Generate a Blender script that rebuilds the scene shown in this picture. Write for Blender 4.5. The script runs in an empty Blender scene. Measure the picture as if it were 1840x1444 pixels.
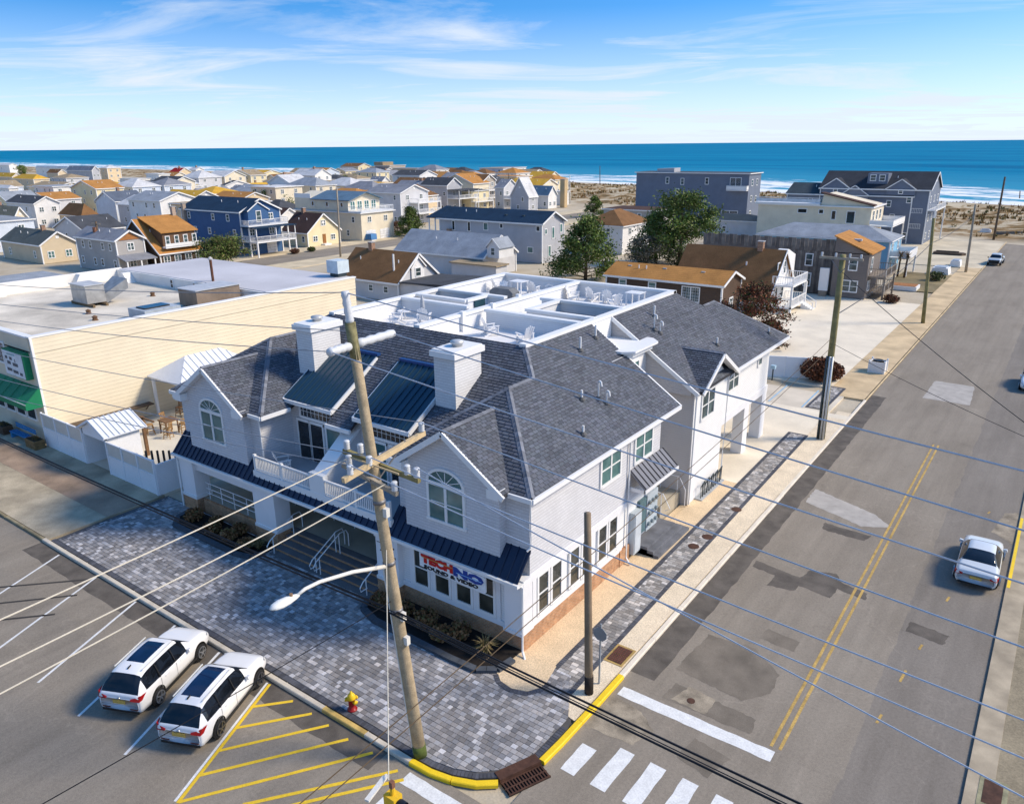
import bpy, math, random
from mathutils import Vector, Matrix
random.seed(11)
R = math.radians
scene = bpy.context.scene
COL = scene.collection

# ---------------------------------------------------------------- camera
CAM_H, FPX, W0, H0 = 20.5, 1375.15, 1840.0, 1444.0
YAW, PITCH, ROLL = R(-36.135), R(18.557), R(-0.611)
FW = Vector((math.sin(YAW)*math.cos(PITCH), math.cos(YAW)*math.cos(PITCH), -math.sin(PITCH)))
_r = Vector((math.cos(YAW), -math.sin(YAW), 0)); _u = _r.cross(FW)
RT = _r*math.cos(ROLL) + _u*math.sin(ROLL)
UP = -_r*math.sin(ROLL) + _u*math.cos(ROLL)
camd = bpy.data.cameras.new('camera'); cam = bpy.data.objects.new('camera', camd); COL.objects.link(cam)
camd.sensor_fit = 'HORIZONTAL'; camd.sensor_width = 36.0; camd.lens = 36.0*FPX/W0
camd.clip_start = 0.5; camd.clip_end = 60000
m = Matrix.Identity(4)
for i in range(3):
    m[i][0] = RT[i]; m[i][1] = UP[i]; m[i][2] = -FW[i]
m[2][3] = CAM_H
cam.matrix_world = m
scene.camera = cam

# ---------------------------------------------------------------- sky, sun, exposure
SUN = Vector((1.0, 0.70, 1.0)).normalized()
world = bpy.data.worlds.new('World'); scene.world = world; world.use_nodes = True
wn = world.node_tree.nodes; wl = world.node_tree.links
for n in list(wn): wn.remove(n)
def WN(t, **k):
    n = wn.new(t)
    for a, b in k.items(): setattr(n, a, b)
    return n
def wmath(op, a, b=None):
    n = WN('ShaderNodeMath', operation=op)
    for i, x in enumerate((a, b)):
        if x is None: continue
        if isinstance(x, (int, float)): n.inputs[i].default_value = x
        else: wl.new(x, n.inputs[i])
    return n.outputs[0]
tc = WN('ShaderNodeTexCoord')
sep = WN('ShaderNodeSeparateXYZ'); wl.new(tc.outputs['Generated'], sep.inputs[0])
# the air of the day is clear: blue is reached at low elevation, so the sky is sampled higher up
zup = wmath('ADD', wmath('MULTIPLY', sep.outputs[2], 2.6), 0.05)
comb = WN('ShaderNodeCombineXYZ')
wl.new(sep.outputs[0], comb.inputs[0]); wl.new(sep.outputs[1], comb.inputs[1]); wl.new(zup, comb.inputs[2])
nrm = WN('ShaderNodeVectorMath', operation='NORMALIZE'); wl.new(comb.outputs[0], nrm.inputs[0])
sky = WN('ShaderNodeTexSky', sky_type='NISHITA')
sky.sun_disc = False; sky.sun_elevation = math.asin(SUN.z); sky.sun_rotation = math.atan2(SUN.x, SUN.y)
sky.altitude = 0; sky.air_density = 1.0; sky.dust_density = 0.6; sky.ozone_density = 1.0
wl.new(nrm.outputs[0], sky.inputs['Vector'])
hs = WN('ShaderNodeHueSaturation'); hs.inputs['Saturation'].default_value = 1.45; hs.inputs['Value'].default_value = 0.88
wl.new(sky.outputs[0], hs.inputs['Color'])
# cirrus: noise on a flat layer far above (direction divided by height)
zc = wmath('MAXIMUM', wmath('ADD', sep.outputs[2], 0.05), 0.01)
px_ = wmath('DIVIDE', sep.outputs[0], zc); py_ = wmath('DIVIDE', sep.outputs[1], zc)
cc = WN('ShaderNodeCombineXYZ')
wl.new(wmath('MULTIPLY', wmath('ADD', px_, wmath('MULTIPLY', py_, 0.35)), 0.42), cc.inputs[0])
wl.new(wmath('MULTIPLY', wmath('SUBTRACT', py_, wmath('MULTIPLY', px_, 0.5)), 0.62), cc.inputs[1])
cn = WN('ShaderNodeTexNoise'); cn.inputs['Scale'].default_value = 0.8; cn.inputs['Detail'].default_value = 9
cn.inputs['Roughness'].default_value = 0.62; cn.inputs['Distortion'].default_value = 0.9
wl.new(cc.outputs[0], cn.inputs['Vector'])
cr = WN('ShaderNodeValToRGB'); cr.color_ramp.elements[0].position = 0.49; cr.color_ramp.elements[1].position = 0.72
cr.color_ramp.elements[1].color = (0.85, 0.85, 0.85, 1)
wl.new(cn.outputs['Fac'], cr.inputs[0])
# thin veil towards the horizon
veil = wmath('MULTIPLY', wmath('POWER', wmath('MAXIMUM', wmath('SUBTRACT', 1.0, wmath('MULTIPLY', wmath('ABSOLUTE', sep.outputs[2]), 6.6)), 0.0), 1.15), 0.95)
cf = wmath('MINIMUM', wmath('ADD', wmath('MULTIPLY', cr.outputs[0], 0.86), veil), 0.97)
mx = WN('ShaderNodeMixRGB'); mx.inputs['Color2'].default_value = (2.75, 3.05, 3.45, 1)
wl.new(cf, mx.inputs['Fac']); wl.new(hs.outputs[0], mx.inputs['Color1'])
bg = WN('ShaderNodeBackground'); bg.inputs['Strength'].default_value = 0.15
wl.new(mx.outputs[0], bg.inputs['Color'])
wo = WN('ShaderNodeOutputWorld'); wl.new(bg.outputs[0], wo.inputs['Surface'])

sund = bpy.data.lights.new('sun', 'SUN'); sun = bpy.data.objects.new('sun', sund); COL.objects.link(sun)
sund.energy = 2.35; sund.angle = R(13); sund.color = (1.0, 0.87, 0.69)
sun.rotation_euler = SUN.to_track_quat('Z', 'Y').to_euler(); sun.location = (60, 30, 80)
vs = scene.view_settings
vs.view_transform = 'Standard'; vs.look = 'None'; vs.exposure = 0.96; vs.gamma = 1.0
try: vs.use_curve_mapping = False
except Exception: pass
try:
    scene.cycles.max_bounces = 6; scene.cycles.diffuse_bounces = 3; scene.cycles.glossy_bounces = 3
    scene.cycles.transparent_max_bounces = 8; scene.cycles.caustics_reflective = False; scene.cycles.caustics_refractive = False
except Exception: pass

# ---------------------------------------------------------------- pixel helpers (photo pixel -> place on a plane)
ORG = Vector((0, 0, CAM_H))
def ray(px, py): return FW + RT*((px-W0/2)/FPX) - UP*((py-H0/2)/FPX)
def gz(px, py, z=0.0):
    d = ray(px, py); return ORG + d*((z-CAM_H)/d.z)
def gy(px, py, y):
    d = ray(px, py); return ORG + d*(y/d.y)
def gx(px, py, x):
    d = ray(px, py); return ORG + d*(x/d.x)
def along(c, axis, px):      # distance from c along axis until it is seen at column px
    q = c - ORG; k = (px-W0/2)/FPX
    return (k*q.dot(FW)-q.dot(RT))/(axis.dot(RT)-k*axis.dot(FW))

# ---------------------------------------------------------------- materials
MATS = {}
def newmat(name):
    mt = bpy.data.materials.new(name); mt.use_nodes = True
    return mt, mt.node_tree.nodes, mt.node_tree.links, mt.node_tree.nodes['Principled BSDF']
def nmath(N, L, op, a, b=None, c=None):
    n = N.new('ShaderNodeMath'); n.operation = op
    for i, x in enumerate((a, b, c)):
        if x is None: continue
        if isinstance(x, (int, float)): n.inputs[i].default_value = x
        else: L.new(x, n.inputs[i])
    return n.outputs[0]
def nmix(N, L, mode, f, a, b):
    n = N.new('ShaderNodeMixRGB'); n.blend_type = mode
    for s, x in (('Fac', f), ('Color1', a), ('Color2', b)):
        if isinstance(x, (int, float)): n.inputs[s].default_value = x
        elif isinstance(x, tuple): n.inputs[s].default_value = (*x, 1)
        else: L.new(x, n.inputs[s])
    return n.outputs[0]
def nnoise(N, L, vec, scale, detail=4, rough=.55, dist=0):
    n = N.new('ShaderNodeTexNoise'); n.inputs['Scale'].default_value = scale; n.inputs['Detail'].default_value = detail
    n.inputs['Roughness'].default_value = rough; n.inputs['Distortion'].default_value = dist
    L.new(vec, n.inputs['Vector']); return n.outputs['Fac']
def nramp(N, L, fac, stops):
    n = N.new('ShaderNodeValToRGB'); e = n.color_ramp.elements
    e[0].position, e[0].color = stops[0][0], (*stops[0][1], 1)
    e[1].position, e[1].color = stops[-1][0], (*stops[-1][1], 1)
    for p, c in stops[1:-1]:
        x = e.new(p); x.color = (*c, 1)
    L.new(fac, n.inputs[0]); return n.outputs[0]
def nbump(N, L, B, h, dist=.02, st=.5):
    n = N.new('ShaderNodeBump'); n.inputs['Strength'].default_value = st; n.inputs['Distance'].default_value = dist
    L.new(h, n.inputs['Height']); L.new(n.outputs[0], B.inputs['Normal'])
def wpos(N): return N.new('ShaderNodeNewGeometry').outputs['Position']
def grey(a): return (a, a, a)
def setspec(B, s):
    for k in ('Specular IOR Level', 'Specular'):
        if k in B.inputs: B.inputs[k].default_value = s; return
def M(name, col=(.5,.5,.5), rough=.75, var=.18, scale=1.5, bump=0.0, bscale=60, metal=0, spec=.3, fine=.10, attr=False):
    if name in MATS: return MATS[name]
    mt, N, L, B = newmat(name); P = wpos(N)
    n1 = nnoise(N, L, P, scale, 5); n2 = nnoise(N, L, P, bscale*.5, 3)
    f = nramp(N, L, n1, [(.3, grey(1-var)), (.7, grey(1+var*.6))])
    f2 = nramp(N, L, n2, [(.3, grey(1-fine)), (.7, grey(1+fine))])
    c = nmix(N, L, 'MULTIPLY', 1.0, col, f); c = nmix(N, L, 'MULTIPLY', 1.0, c, f2)
    if attr:
        a = N.new('ShaderNodeVertexColor'); a.layer_name = 'tone'
        c = nmix(N, L, 'MULTIPLY', 1.0, c, a.outputs[0])
    L.new(c, B.inputs['Base Color']); B.inputs['Roughness'].default_value = rough; B.inputs['Metallic'].default_value = metal; setspec(B, spec)
    if bump: nbump(N, L, B, nnoise(N, L, P, bscale, 4), .02, bump)
    MATS[name] = mt; return mt
def siding(name, col=(.5,.5,.5), pitch=.13, shake=False, var=.06, line=.70):
    key = name
    if key in MATS: return MATS[key]
    mt, N, L, B = newmat(name); P = wpos(N)
    s = N.new('ShaderNodeSeparateXYZ'); L.new(P, s.inputs[0])
    fr = nmath(N, L, 'FRACT', nmath(N, L, 'DIVIDE', s.outputs[2], pitch))
    lnode = nramp(N, L, fr, [(0.0, grey(line)), (.16, grey(.96 if line < .8 else .99)), (1.0, grey(1.0))])
    f = nramp(N, L, nnoise(N, L, P, .6, 5), [(.3, grey(1-var)), (.7, grey(1+var*.5))])
    c = nmix(N, L, 'MULTIPLY', 1.0, col, f); c = nmix(N, L, 'MULTIPLY', 1.0, c, lnode)
    h = nmath(N, L, 'SUBTRACT', 1.0, fr)
    if shake:
        br = N.new('ShaderNodeTexBrick'); cb = N.new('ShaderNodeCombineXYZ')
        L.new(nmath(N, L, 'ADD', s.outputs[0], s.outputs[1]), cb.inputs[0]); L.new(s.outputs[2], cb.inputs[1]); L.new(cb.outputs[0], br.inputs['Vector'])
        br.inputs['Scale'].default_value = 1; br.inputs['Brick Width'].default_value = .22; br.inputs['Row Height'].default_value = pitch
        br.inputs['Mortar Size'].default_value = .006; br.inputs['Color1'].default_value = (1,1,1,1); br.inputs['Color2'].default_value = (.93,.93,.93,1); br.inputs['Mortar'].default_value = (.8,.8,.8,1)
        c = nmix(N, L, 'MULTIPLY', 1.0, c, br.outputs['Color'])
    L.new(c, B.inputs['Base Color']); B.inputs['Roughness'].default_value = .6; setspec(B, .25)
    nbump(N, L, B, h, pitch*.12, .7)
    MATS[key] = mt; return mt
def shinglemat(name, col, row=.16, tab=.32, var=.22):
    """roofing for roofs too far off to show single tabs"""
    if name in MATS: return MATS[name]
    mt, N, L, B = newmat(name); P = wpos(N)
    s = N.new('ShaderNodeSeparateXYZ'); L.new(P, s.inputs[0])
    f = nramp(N, L, nnoise(N, L, P, .5, 6, .6), [(.3, grey(1-var)), (.7, grey(1+var*.6))])
    f2 = nramp(N, L, nnoise(N, L, P, 9, 3), [(.35, grey(.86)), (.65, grey(1.12))])
    fr = nmath(N, L, 'FRACT', nmath(N, L, 'DIVIDE', s.outputs[2], row))
    ln = nramp(N, L, fr, [(0.0, grey(.72)), (.2, grey(1.0)), (1.0, grey(1.03))])
    c = nmix(N, L, 'MULTIPLY', 1.0, col, f); c = nmix(N, L, 'MULTIPLY', 1.0, c, f2); c = nmix(N, L, 'MULTIPLY', .8, c, ln)
    L.new(c, B.inputs['Base Color']); B.inputs['Roughness'].default_value = .9; setspec(B, .15)
    nbump(N, L, B, nmath(N, L, 'ADD', nmath(N, L, 'MULTIPLY', fr, -1.0), nnoise(N, L, P, 30, 2)), .02, .5)
    MATS[name] = mt; return mt
def brickmat(name, c1, c2, mortar):
    if name in MATS: return MATS[name]
    mt, N, L, B = newmat(name); P = wpos(N)
    s = N.new('ShaderNodeSeparateXYZ'); L.new(P, s.inputs[0])
    br = N.new('ShaderNodeTexBrick'); cb = N.new('ShaderNodeCombineXYZ')
    L.new(nmath(N, L, 'ADD', s.outputs[0], s.outputs[1]), cb.inputs[0]); L.new(s.outputs[2], cb.inputs[1]); L.new(cb.outputs[0], br.inputs['Vector'])
    br.inputs['Scale'].default_value = 1; br.inputs['Brick Width'].default_value = .21; br.inputs['Row Height'].default_value = .075
    br.inputs['Mortar Size'].default_value = .011; br.inputs['Color1'].default_value = (*c1, 1); br.inputs['Color2'].default_value = (*c2, 1); br.inputs['Mortar'].default_value = (*mortar, 1)
    f = nramp(N, L, nnoise(N, L, P, 4, 4), [(.3, grey(.75)), (.7, grey(1.2))])
    L.new(nmix(N, L, 'MULTIPLY', 1.0, br.outputs['Color'], f), B.inputs['Base Color']); B.inputs['Roughness'].default_value = .85; setspec(B, .2)
    nbump(N, L, B, br.outputs['Fac'], -.012, .8)
    MATS[name] = mt; return mt
def glassmat(name, col=(.02,.035,.04), rough=.06, spec=.6, curtain=None):
    if name in MATS: return MATS[name]
    mt, N, L, B = newmat(name); P = wpos(N)
    c = nmix(N, L, 'MIX', nramp(N, L, nnoise(N, L, P, .9, 2), [(.4, grey(0)), (.62, grey(1))]), col, curtain or tuple(x*2.2 for x in col))
    L.new(c, B.inputs['Base Color']); B.inputs['Roughness'].default_value = rough; setspec(B, spec)
    MATS[name] = mt; return mt

WHITE = M('white_trim', (.80,.80,.79), .45, .04, .8, fine=.02)
GLASS = glassmat('window_glass', (.025,.045,.05), .08, .55, (.09,.14,.15))
GLASSD = glassmat('dark_glass', (.012,.015,.018), .08, .5)
GLASST = glassmat('teal_blind_glass', (.05,.13,.13), .12, .5, (.11,.22,.21))

# ---------------------------------------------------------------- mesh builder
class MB:
    def __init__(s): s.v = []; s.f = []; s.t = []
    def poly(s, pts, tone=None):
        b = len(s.v); s.v += [tuple(p) for p in pts]; s.f.append(tuple(range(b, b+len(pts)))); s.t.append(tone); return s
    def box(s, x0, x1, y0, y1, z0, z1, tone=None):
        if x0 > x1: x0, x1 = x1, x0
        if y0 > y1: y0, y1 = y1, y0
        if z0 > z1: z0, z1 = z1, z0
        b = len(s.v)
        s.v += [(x0,y0,z0),(x1,y0,z0),(x1,y1,z0),(x0,y1,z0),(x0,y0,z1),(x1,y0,z1),(x1,y1,z1),(x0,y1,z1)]
        for q in ((3,2,1,0),(4,5,6,7),(0,1,5,4),(1,2,6,5),(2,3,7,6),(3,0,4,7)): s.f.append(tuple(b+i for i in q)); s.t.append(tone)
        return s
    def prism(s, pts, off):
        """closed solid: polygon pts swept by off"""
        pts = [Vector(p) for p in pts]; off = Vector(off); n = len(pts); b = len(s.v)
        nn = Vector((0,0,0))
        for i in range(n): nn += pts[i].cross(pts[(i+1) % n])
        if nn.dot(off) > 0: pts = pts[::-1]
        s.v += [tuple(p) for p in pts] + [tuple(p+off) for p in pts]
        s.f.append(tuple(b+i for i in range(n))); s.t.append(None)
        s.f.append(tuple(b+n+i for i in reversed(range(n)))); s.t.append(None)
        for i in range(n):
            j = (i+1) % n; s.f.append((b+j, b+i, b+n+i, b+n+j)); s.t.append(None)
        return s
    def beam(s, a, b, w, h, up=(0,0,1)):
        """box bar from a to b, w across, h along up"""
        a = Vector(a); b = Vector(b); d = (b-a).normalized(); u = Vector(up)
        x = d.cross(u)
        if x.length < 1e-4: x = d.cross(Vector((1,0,0)))
        x.normalize(); y = x.cross(d)
        q = [x*(w/2)*i + y*(h/2)*j for i, j in ((-1,-1),(1,-1),(1,1),(-1,1))]
        return s.prism([a+k for k in q], b-a)
    def tube(s, pts, r, n=6, r2=None, cap=True):
        pts = [Vector(p) for p in pts]; m_ = len(pts); b = len(s.v)
        ref = Vector((0,0,1))
        for i, p in enumerate(pts):
            d = (pts[min(i+1, m_-1)]-pts[max(i-1, 0)]).normalized()
            x = d.cross(ref)
            if x.length < .05: x = d.cross(Vector((1,0,0)))
            x.normalize(); y = d.cross(x)
            rr = r if r2 is None else r+(r2-r)*i/(m_-1)
            if isinstance(r, (list, tuple)): rr = r[i]
            for k in range(n):
                a = 2*math.pi*k/n; s.v.append(tuple(p+x*(rr*math.cos(a))+y*(rr*math.sin(a))))
        for i in range(m_-1):
            for k in range(n):
                k2 = (k+1) % n
                s.f.append((b+i*n+k, b+i*n+k2, b+(i+1)*n+k2, b+(i+1)*n+k)); s.t.append(None)
        if cap:
            s.f.append(tuple(b+k for k in reversed(range(n)))); s.t.append(None)
            s.f.append(tuple(b+(m_-1)*n+k for k in range(n))); s.t.append(None)
        return s
    def cyl(s, x, y, z0, z1, r, n=12, r2=None):
        return s.tube([(x,y,z0),(x,y,z1)], r, n, r if r2 is None else r2)
    def lathe(s, prof, c=(0,0,0), n=14):
        c = Vector(c); b = len(s.v); m_ = len(prof)
        for (r, z) in prof:
            for k in range(n):
                a = 2*math.pi*k/n; s.v.append((c.x+r*math.cos(a), c.y+r*math.sin(a), c.z+z))
        for i in range(m_-1):
            for k in range(n):
                k2 = (k+1) % n; s.f.append((b+i*n+k, b+i*n+k2, b+(i+1)*n+k2, b+(i+1)*n+k)); s.t.append(None)
        s.f.append(tuple(b+k for k in reversed(range(n)))); s.t.append(None)
        s.f.append(tuple(b+(m_-1)*n+k for k in range(n))); s.t.append(None)
        return s
    def mesh(s, name, mat, off=None, smooth=False):
        v = s.v if off is None else [(a-off[0], b-off[1], c-off[2]) for a, b, c in s.v]
        me = bpy.data.meshes.new(name); me.from_pydata(v, [], s.f)
        if any(t is not None for t in s.t):
            ca = me.color_attributes.new('tone', 'FLOAT_COLOR', 'CORNER'); buf = []
            for f, t in zip(s.f, s.t):
                t = t if t is not None else (1,1,1)
                buf += [t[0], t[1], t[2], 1.0]*len(f)
            ca.data.foreach_set('color', buf)
        if mat is not None: me.materials.append(mat)
        if smooth: me.polygons.foreach_set('use_smooth', [True]*len(me.polygons))
        me.update(); return me
    def build(s, name, mat, parent=None, smooth=False):
        off = worldloc(parent) if parent is not None else None
        o = bpy.data.objects.new(name, s.mesh(name, mat, off, smooth)); COL.objects.link(o)
        if parent is not None: o.parent = parent
        return o
def worldloc(o):
    l = Vector((0,0,0))
    while o is not None: l += o.location; o = o.parent
    return l
def tag(o, label=None, cat=None, group=None, kind=None):
    if label: o['label'] = label
    if cat: o['category'] = cat
    if group: o['group'] = group
    if kind: o['kind'] = kind
    return o
def thing(name, label, cat, loc=(0,0,0), group=None, rz=0):
    o = bpy.data.objects.new(name, None); COL.objects.link(o); o.location = loc; o.rotation_euler = (0,0,rz)
    o.empty_display_size = .3
    return tag(o, label, cat, group)
def struct(name, mb, mat, smooth=False, parent=None):
    o = mb.build(name, mat, parent, smooth)
    if parent is None: o['kind'] = 'structure'
    return o
def copy_tree(o, parent=None, label=None):
    c = o.copy(); COL.objects.link(c); c.parent = parent
    for ch in list(o.children): copy_tree(ch, c)
    if label: c['label'] = label
    return c
def inst(name, mesh, parent, loc, rz=0):
    """object sharing a mesh, placed at world loc under parent"""
    o = bpy.data.objects.new(name, mesh); COL.objects.link(o); o.parent = parent
    o.location = Vector(loc)-worldloc(parent); o.rotation_euler = (0,0,rz); return o

# windows: cached meshes, local x across, z up (centre), outward is -y
WINC = {}
def window(parent, X, Y, Z, w, h, face='f', style='dh', glass=None, frame=None, name='window'):
    glass = glass or GLASS; frame = frame or WHITE
    key = (round(w,2), round(h,2), style, glass.name, frame.name)
    if key not in WINC:
        t = min(.11, w*.14); g_ = MB().box(-w/2+t*.6, w/2-t*.6, -.035, .03, -h/2+t*.6, h/2-t*.6)
        f = MB()
        f.box(-w/2-.02, -w/2+t, -.075, .02, -h/2-.02, h/2+.02).box(w/2-t, w/2+.02, -.075, .02, -h/2-.02, h/2+.02)
        f.box(-w/2+t, w/2-t, -.072, .02, h/2-t, h/2+.02).box(-w/2+t, w/2-t, -.085, .02, -h/2-.04, -h/2+t)
        if 'p' in style:   # pair
            f.box(-t*.55, t*.55, -.07, .02, -h/2+t, h/2-t)
        if 'd' in style:
            f.box(-w/2+t, w/2-t, -.062, .02, -.03, .03)
        if 'g' in style:
            nx = max(2, int(w/.3)); nz = max(2, int(h/.32))
            for i in range(1, nx):
                x = -w/2+w*i/nx; f.box(x-.012, x+.012, -.052, .02, -h/2+t, h/2-t)
            for i in range(1, nz):
                z = -h/2+h*i/nz; f.box(-w/2+t, w/2-t, -.05, .02, z-.012, z+.012)
        WINC[key] = (g_.mesh('pane', glass), f.mesh('frame', frame))
    gm, fm = WINC[key]
    o = inst(name, gm, parent, (X, Y, Z), R(90) if face == 'r' else 0)
    fo = bpy.data.objects.new('frame', fm); COL.objects.link(fo); fo.parent = o
    return o

def clip(poly, cv):
    """Sutherland-Hodgman: 2D poly against convex CCW cv"""
    out = poly
    for i in range(len(cv)):
        ax, ay = cv[i]; bx, by = cv[(i+1) % len(cv)]; inp = out; out = []
        if not inp: return []
        side = [(bx-ax)*(p[1]-ay)-(by-ay)*(p[0]-ax) for p in inp]
        for k in range(len(inp)):
            p, q = inp[k], inp[(k+1) % len(inp)]; sp, sq = side[k], side[(k+1) % len(inp)]
            if sp >= 0: out.append(p)
            if (sp >= 0) != (sq >= 0):
                t = sp/(sp-sq); out.append((p[0]+(q[0]-p[0])*t, p[1]+(q[1]-p[1])*t))
    return out
def area2(p): return sum(p[i][0]*p[(i+1) % len(p)][1]-p[(i+1) % len(p)][0]*p[i][1] for i in range(len(p)))/2
def shingle_mb(mb, poly, course=.17, tab=.34, gap=.028, lift=.03, tones=None):
    P = [Vector(p) for p in poly]; n = Vector((0,0,0))
    for i in range(len(P)): n += (P[i]-P[0]).cross(P[(i+1) % len(P)]-P[0])
    n.normalize()
    if n.z < 0: n = -n
    u = Vector((0,0,1)).cross(n).normalized(); v = n.cross(u)
    o = P[0]; cv = [((p-o).dot(u), (p-o).dot(v)) for p in P]
    if area2(cv) < 0: cv = cv[::-1]
    u0, u1 = min(c[0] for c in cv), max(c[0] for c in cv); v0, v1 = min(c[1] for c in cv), max(c[1] for c in cv)
    r = 0; y = v0
    while y < v1:
        x = u0-tab*(.5 if r % 2 else 0)-random.random()*.06
        while x < u1:
            w = tab*random.uniform(.93, 1.07)
            q = clip([(x+gap/2, y+.012), (x+w-gap/2, y+.012), (x+w-gap/2, y+course+.02), (x+gap/2, y+course+.02)], cv)
            if len(q) >= 3 and abs(area2(q)) > .002:
                k = random.choice((.74,.86,.95,1,1,1.05,1.12,1.22)); tn = (k*random.uniform(.97,1.03), k, k*random.uniform(.97,1.04))
                pts = [o+u*a+v*b+n*(lift*(1-(b-y)/(course+.02))*.8+.006) for a, b in q]
                mb.poly(pts, tn)
                lo = min(b for a, b in q); e = [a for a, b in q if b < lo+.001]
                if len(e) == 2:
                    a0, a1 = min(e), max(e)
                    mb.poly([o+u*a0+v*lo-n*.01, o+u*a1+v*lo-n*.01, o+u*a1+v*lo+n*(lift*.8+.006), o+u*a0+v*lo+n*(lift*.8+.006)], (.35,.35,.35))
            x += w
        y += course; r += 1

def text_mesh(s, size, mat, name='lettering', ext=.012, bold=0.0):
    cu = bpy.data.curves.new('t', 'FONT'); cu.body = s; cu.size = size; cu.extrude = ext; cu.offset = bold; cu.resolution_u = 2
    cu.align_x = 'CENTER'; cu.align_y = 'CENTER'
    ob = bpy.data.objects.new('t', cu); COL.objects.link(ob)
    dg = bpy.context.evaluated_depsgraph_get(); me = bpy.data.meshes.new_from_object(ob.evaluated_get(dg)); me.name = name
    bpy.data.objects.remove(ob); me.materials.clear(); me.materials.append(mat); return me
# ================================================================ SETTING
from mathutils import noise as mnoise
def yshore(x): return min(333-.38*x, 403-.1*x)
def nshore(N, L, s):
    return nmath(N, L, 'SUBTRACT', s.outputs[1], nmath(N, L, 'MINIMUM', nmath(N, L, 'ADD', nmath(N, L, 'MULTIPLY', s.outputs[0], -.38), 333), nmath(N, L, 'ADD', nmath(N, L, 'MULTIPLY', s.outputs[0], -.1), 403)))
# --- materials of the ground
def sandmat():
    mt, N, L, B = newmat('sand_ground'); P = wpos(N)
    s = N.new('ShaderNodeSeparateXYZ'); L.new(P, s.inputs[0])
    u = nshore(N, L, s)
    base = nramp(N, L, nnoise(N, L, P, .12, 6, .6), [(.3, (.40,.33,.235)), (.5, (.50,.43,.32)), (.72, (.57,.51,.40))])
    scrub = nramp(N, L, nnoise(N, L, P, .16, 8, .68, .6), [(.36, (.11,.085,.04)), (.47, (.27,.17,.075)), (.55, (.50,.42,.29)), (.75, (.60,.53,.40))])
    mask = nmath(N, L, 'MULTIPLY', nramp(N, L, nmath(N, L, 'DIVIDE', nmath(N, L, 'ADD', u, 145), 110), [(0, grey(0)), (.06, grey(1)), (.80, grey(1)), (1, grey(0))]), 1.0)
    c = nmix(N, L, 'MIX', mask, base, scrub)
    wet = nramp(N, L, nmath(N, L, 'DIVIDE', nmath(N, L, 'ADD', u, 22), 20), [(0, grey(1)), (1, grey(.55))])
    c = nmix(N, L, 'MULTIPLY', 1.0, c, wet)
    f2 = nramp(N, L, nnoise(N, L, P, 14, 4), [(.3, grey(.88)), (.7, grey(1.08))]); c = nmix(N, L, 'MULTIPLY', 1.0, c, f2)
    L.new(c, B.inputs['Base Color']); B.inputs['Roughness'].default_value = .95; setspec(B, .1)
    nbump(N, L, B, nnoise(N, L, P, 3, 6), .1, .4)
    return mt
SAND = sandmat()
us = [-900, -500, -320, -240, -190, -160] + [-148+3*i for i in range(49)] + [20, 60, 200]
xs = [-6000, -4000, -2600, -1800, -1400, -1100, -900, -760] + [-680+6*i for i in range(124)] + [90, 140, 220, 400, 700]
g_ = MB(); idx = {}
for i, x in enumerate(xs):
    for j, u in enumerate(us):
        y = yshore(x)+u; z = -.06
        k = max(0.0, min(1.0, (u+148)/14))*max(0.0, min(1.0, (-38-u)/16))
        if k > 0: z += k*(.55+1.5*max(0, mnoise.noise((x*.045, y*.06, 1.3))+.25)+.6*mnoise.noise((x*.17, y*.17, 4)))
        if u > -40: z -= min(6.0, (u+40)*.055)
        idx[i, j] = len(g_.v); g_.v.append((x, y, z))
for i in range(len(xs)-1):
    for j in range(len(us)-1):
        g_.f.append((idx[i,j], idx[i+1,j], idx[i+1,j+1], idx[i,j+1])); g_.t.append(None)
ground = struct('ground', g_, SAND, True)

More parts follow.
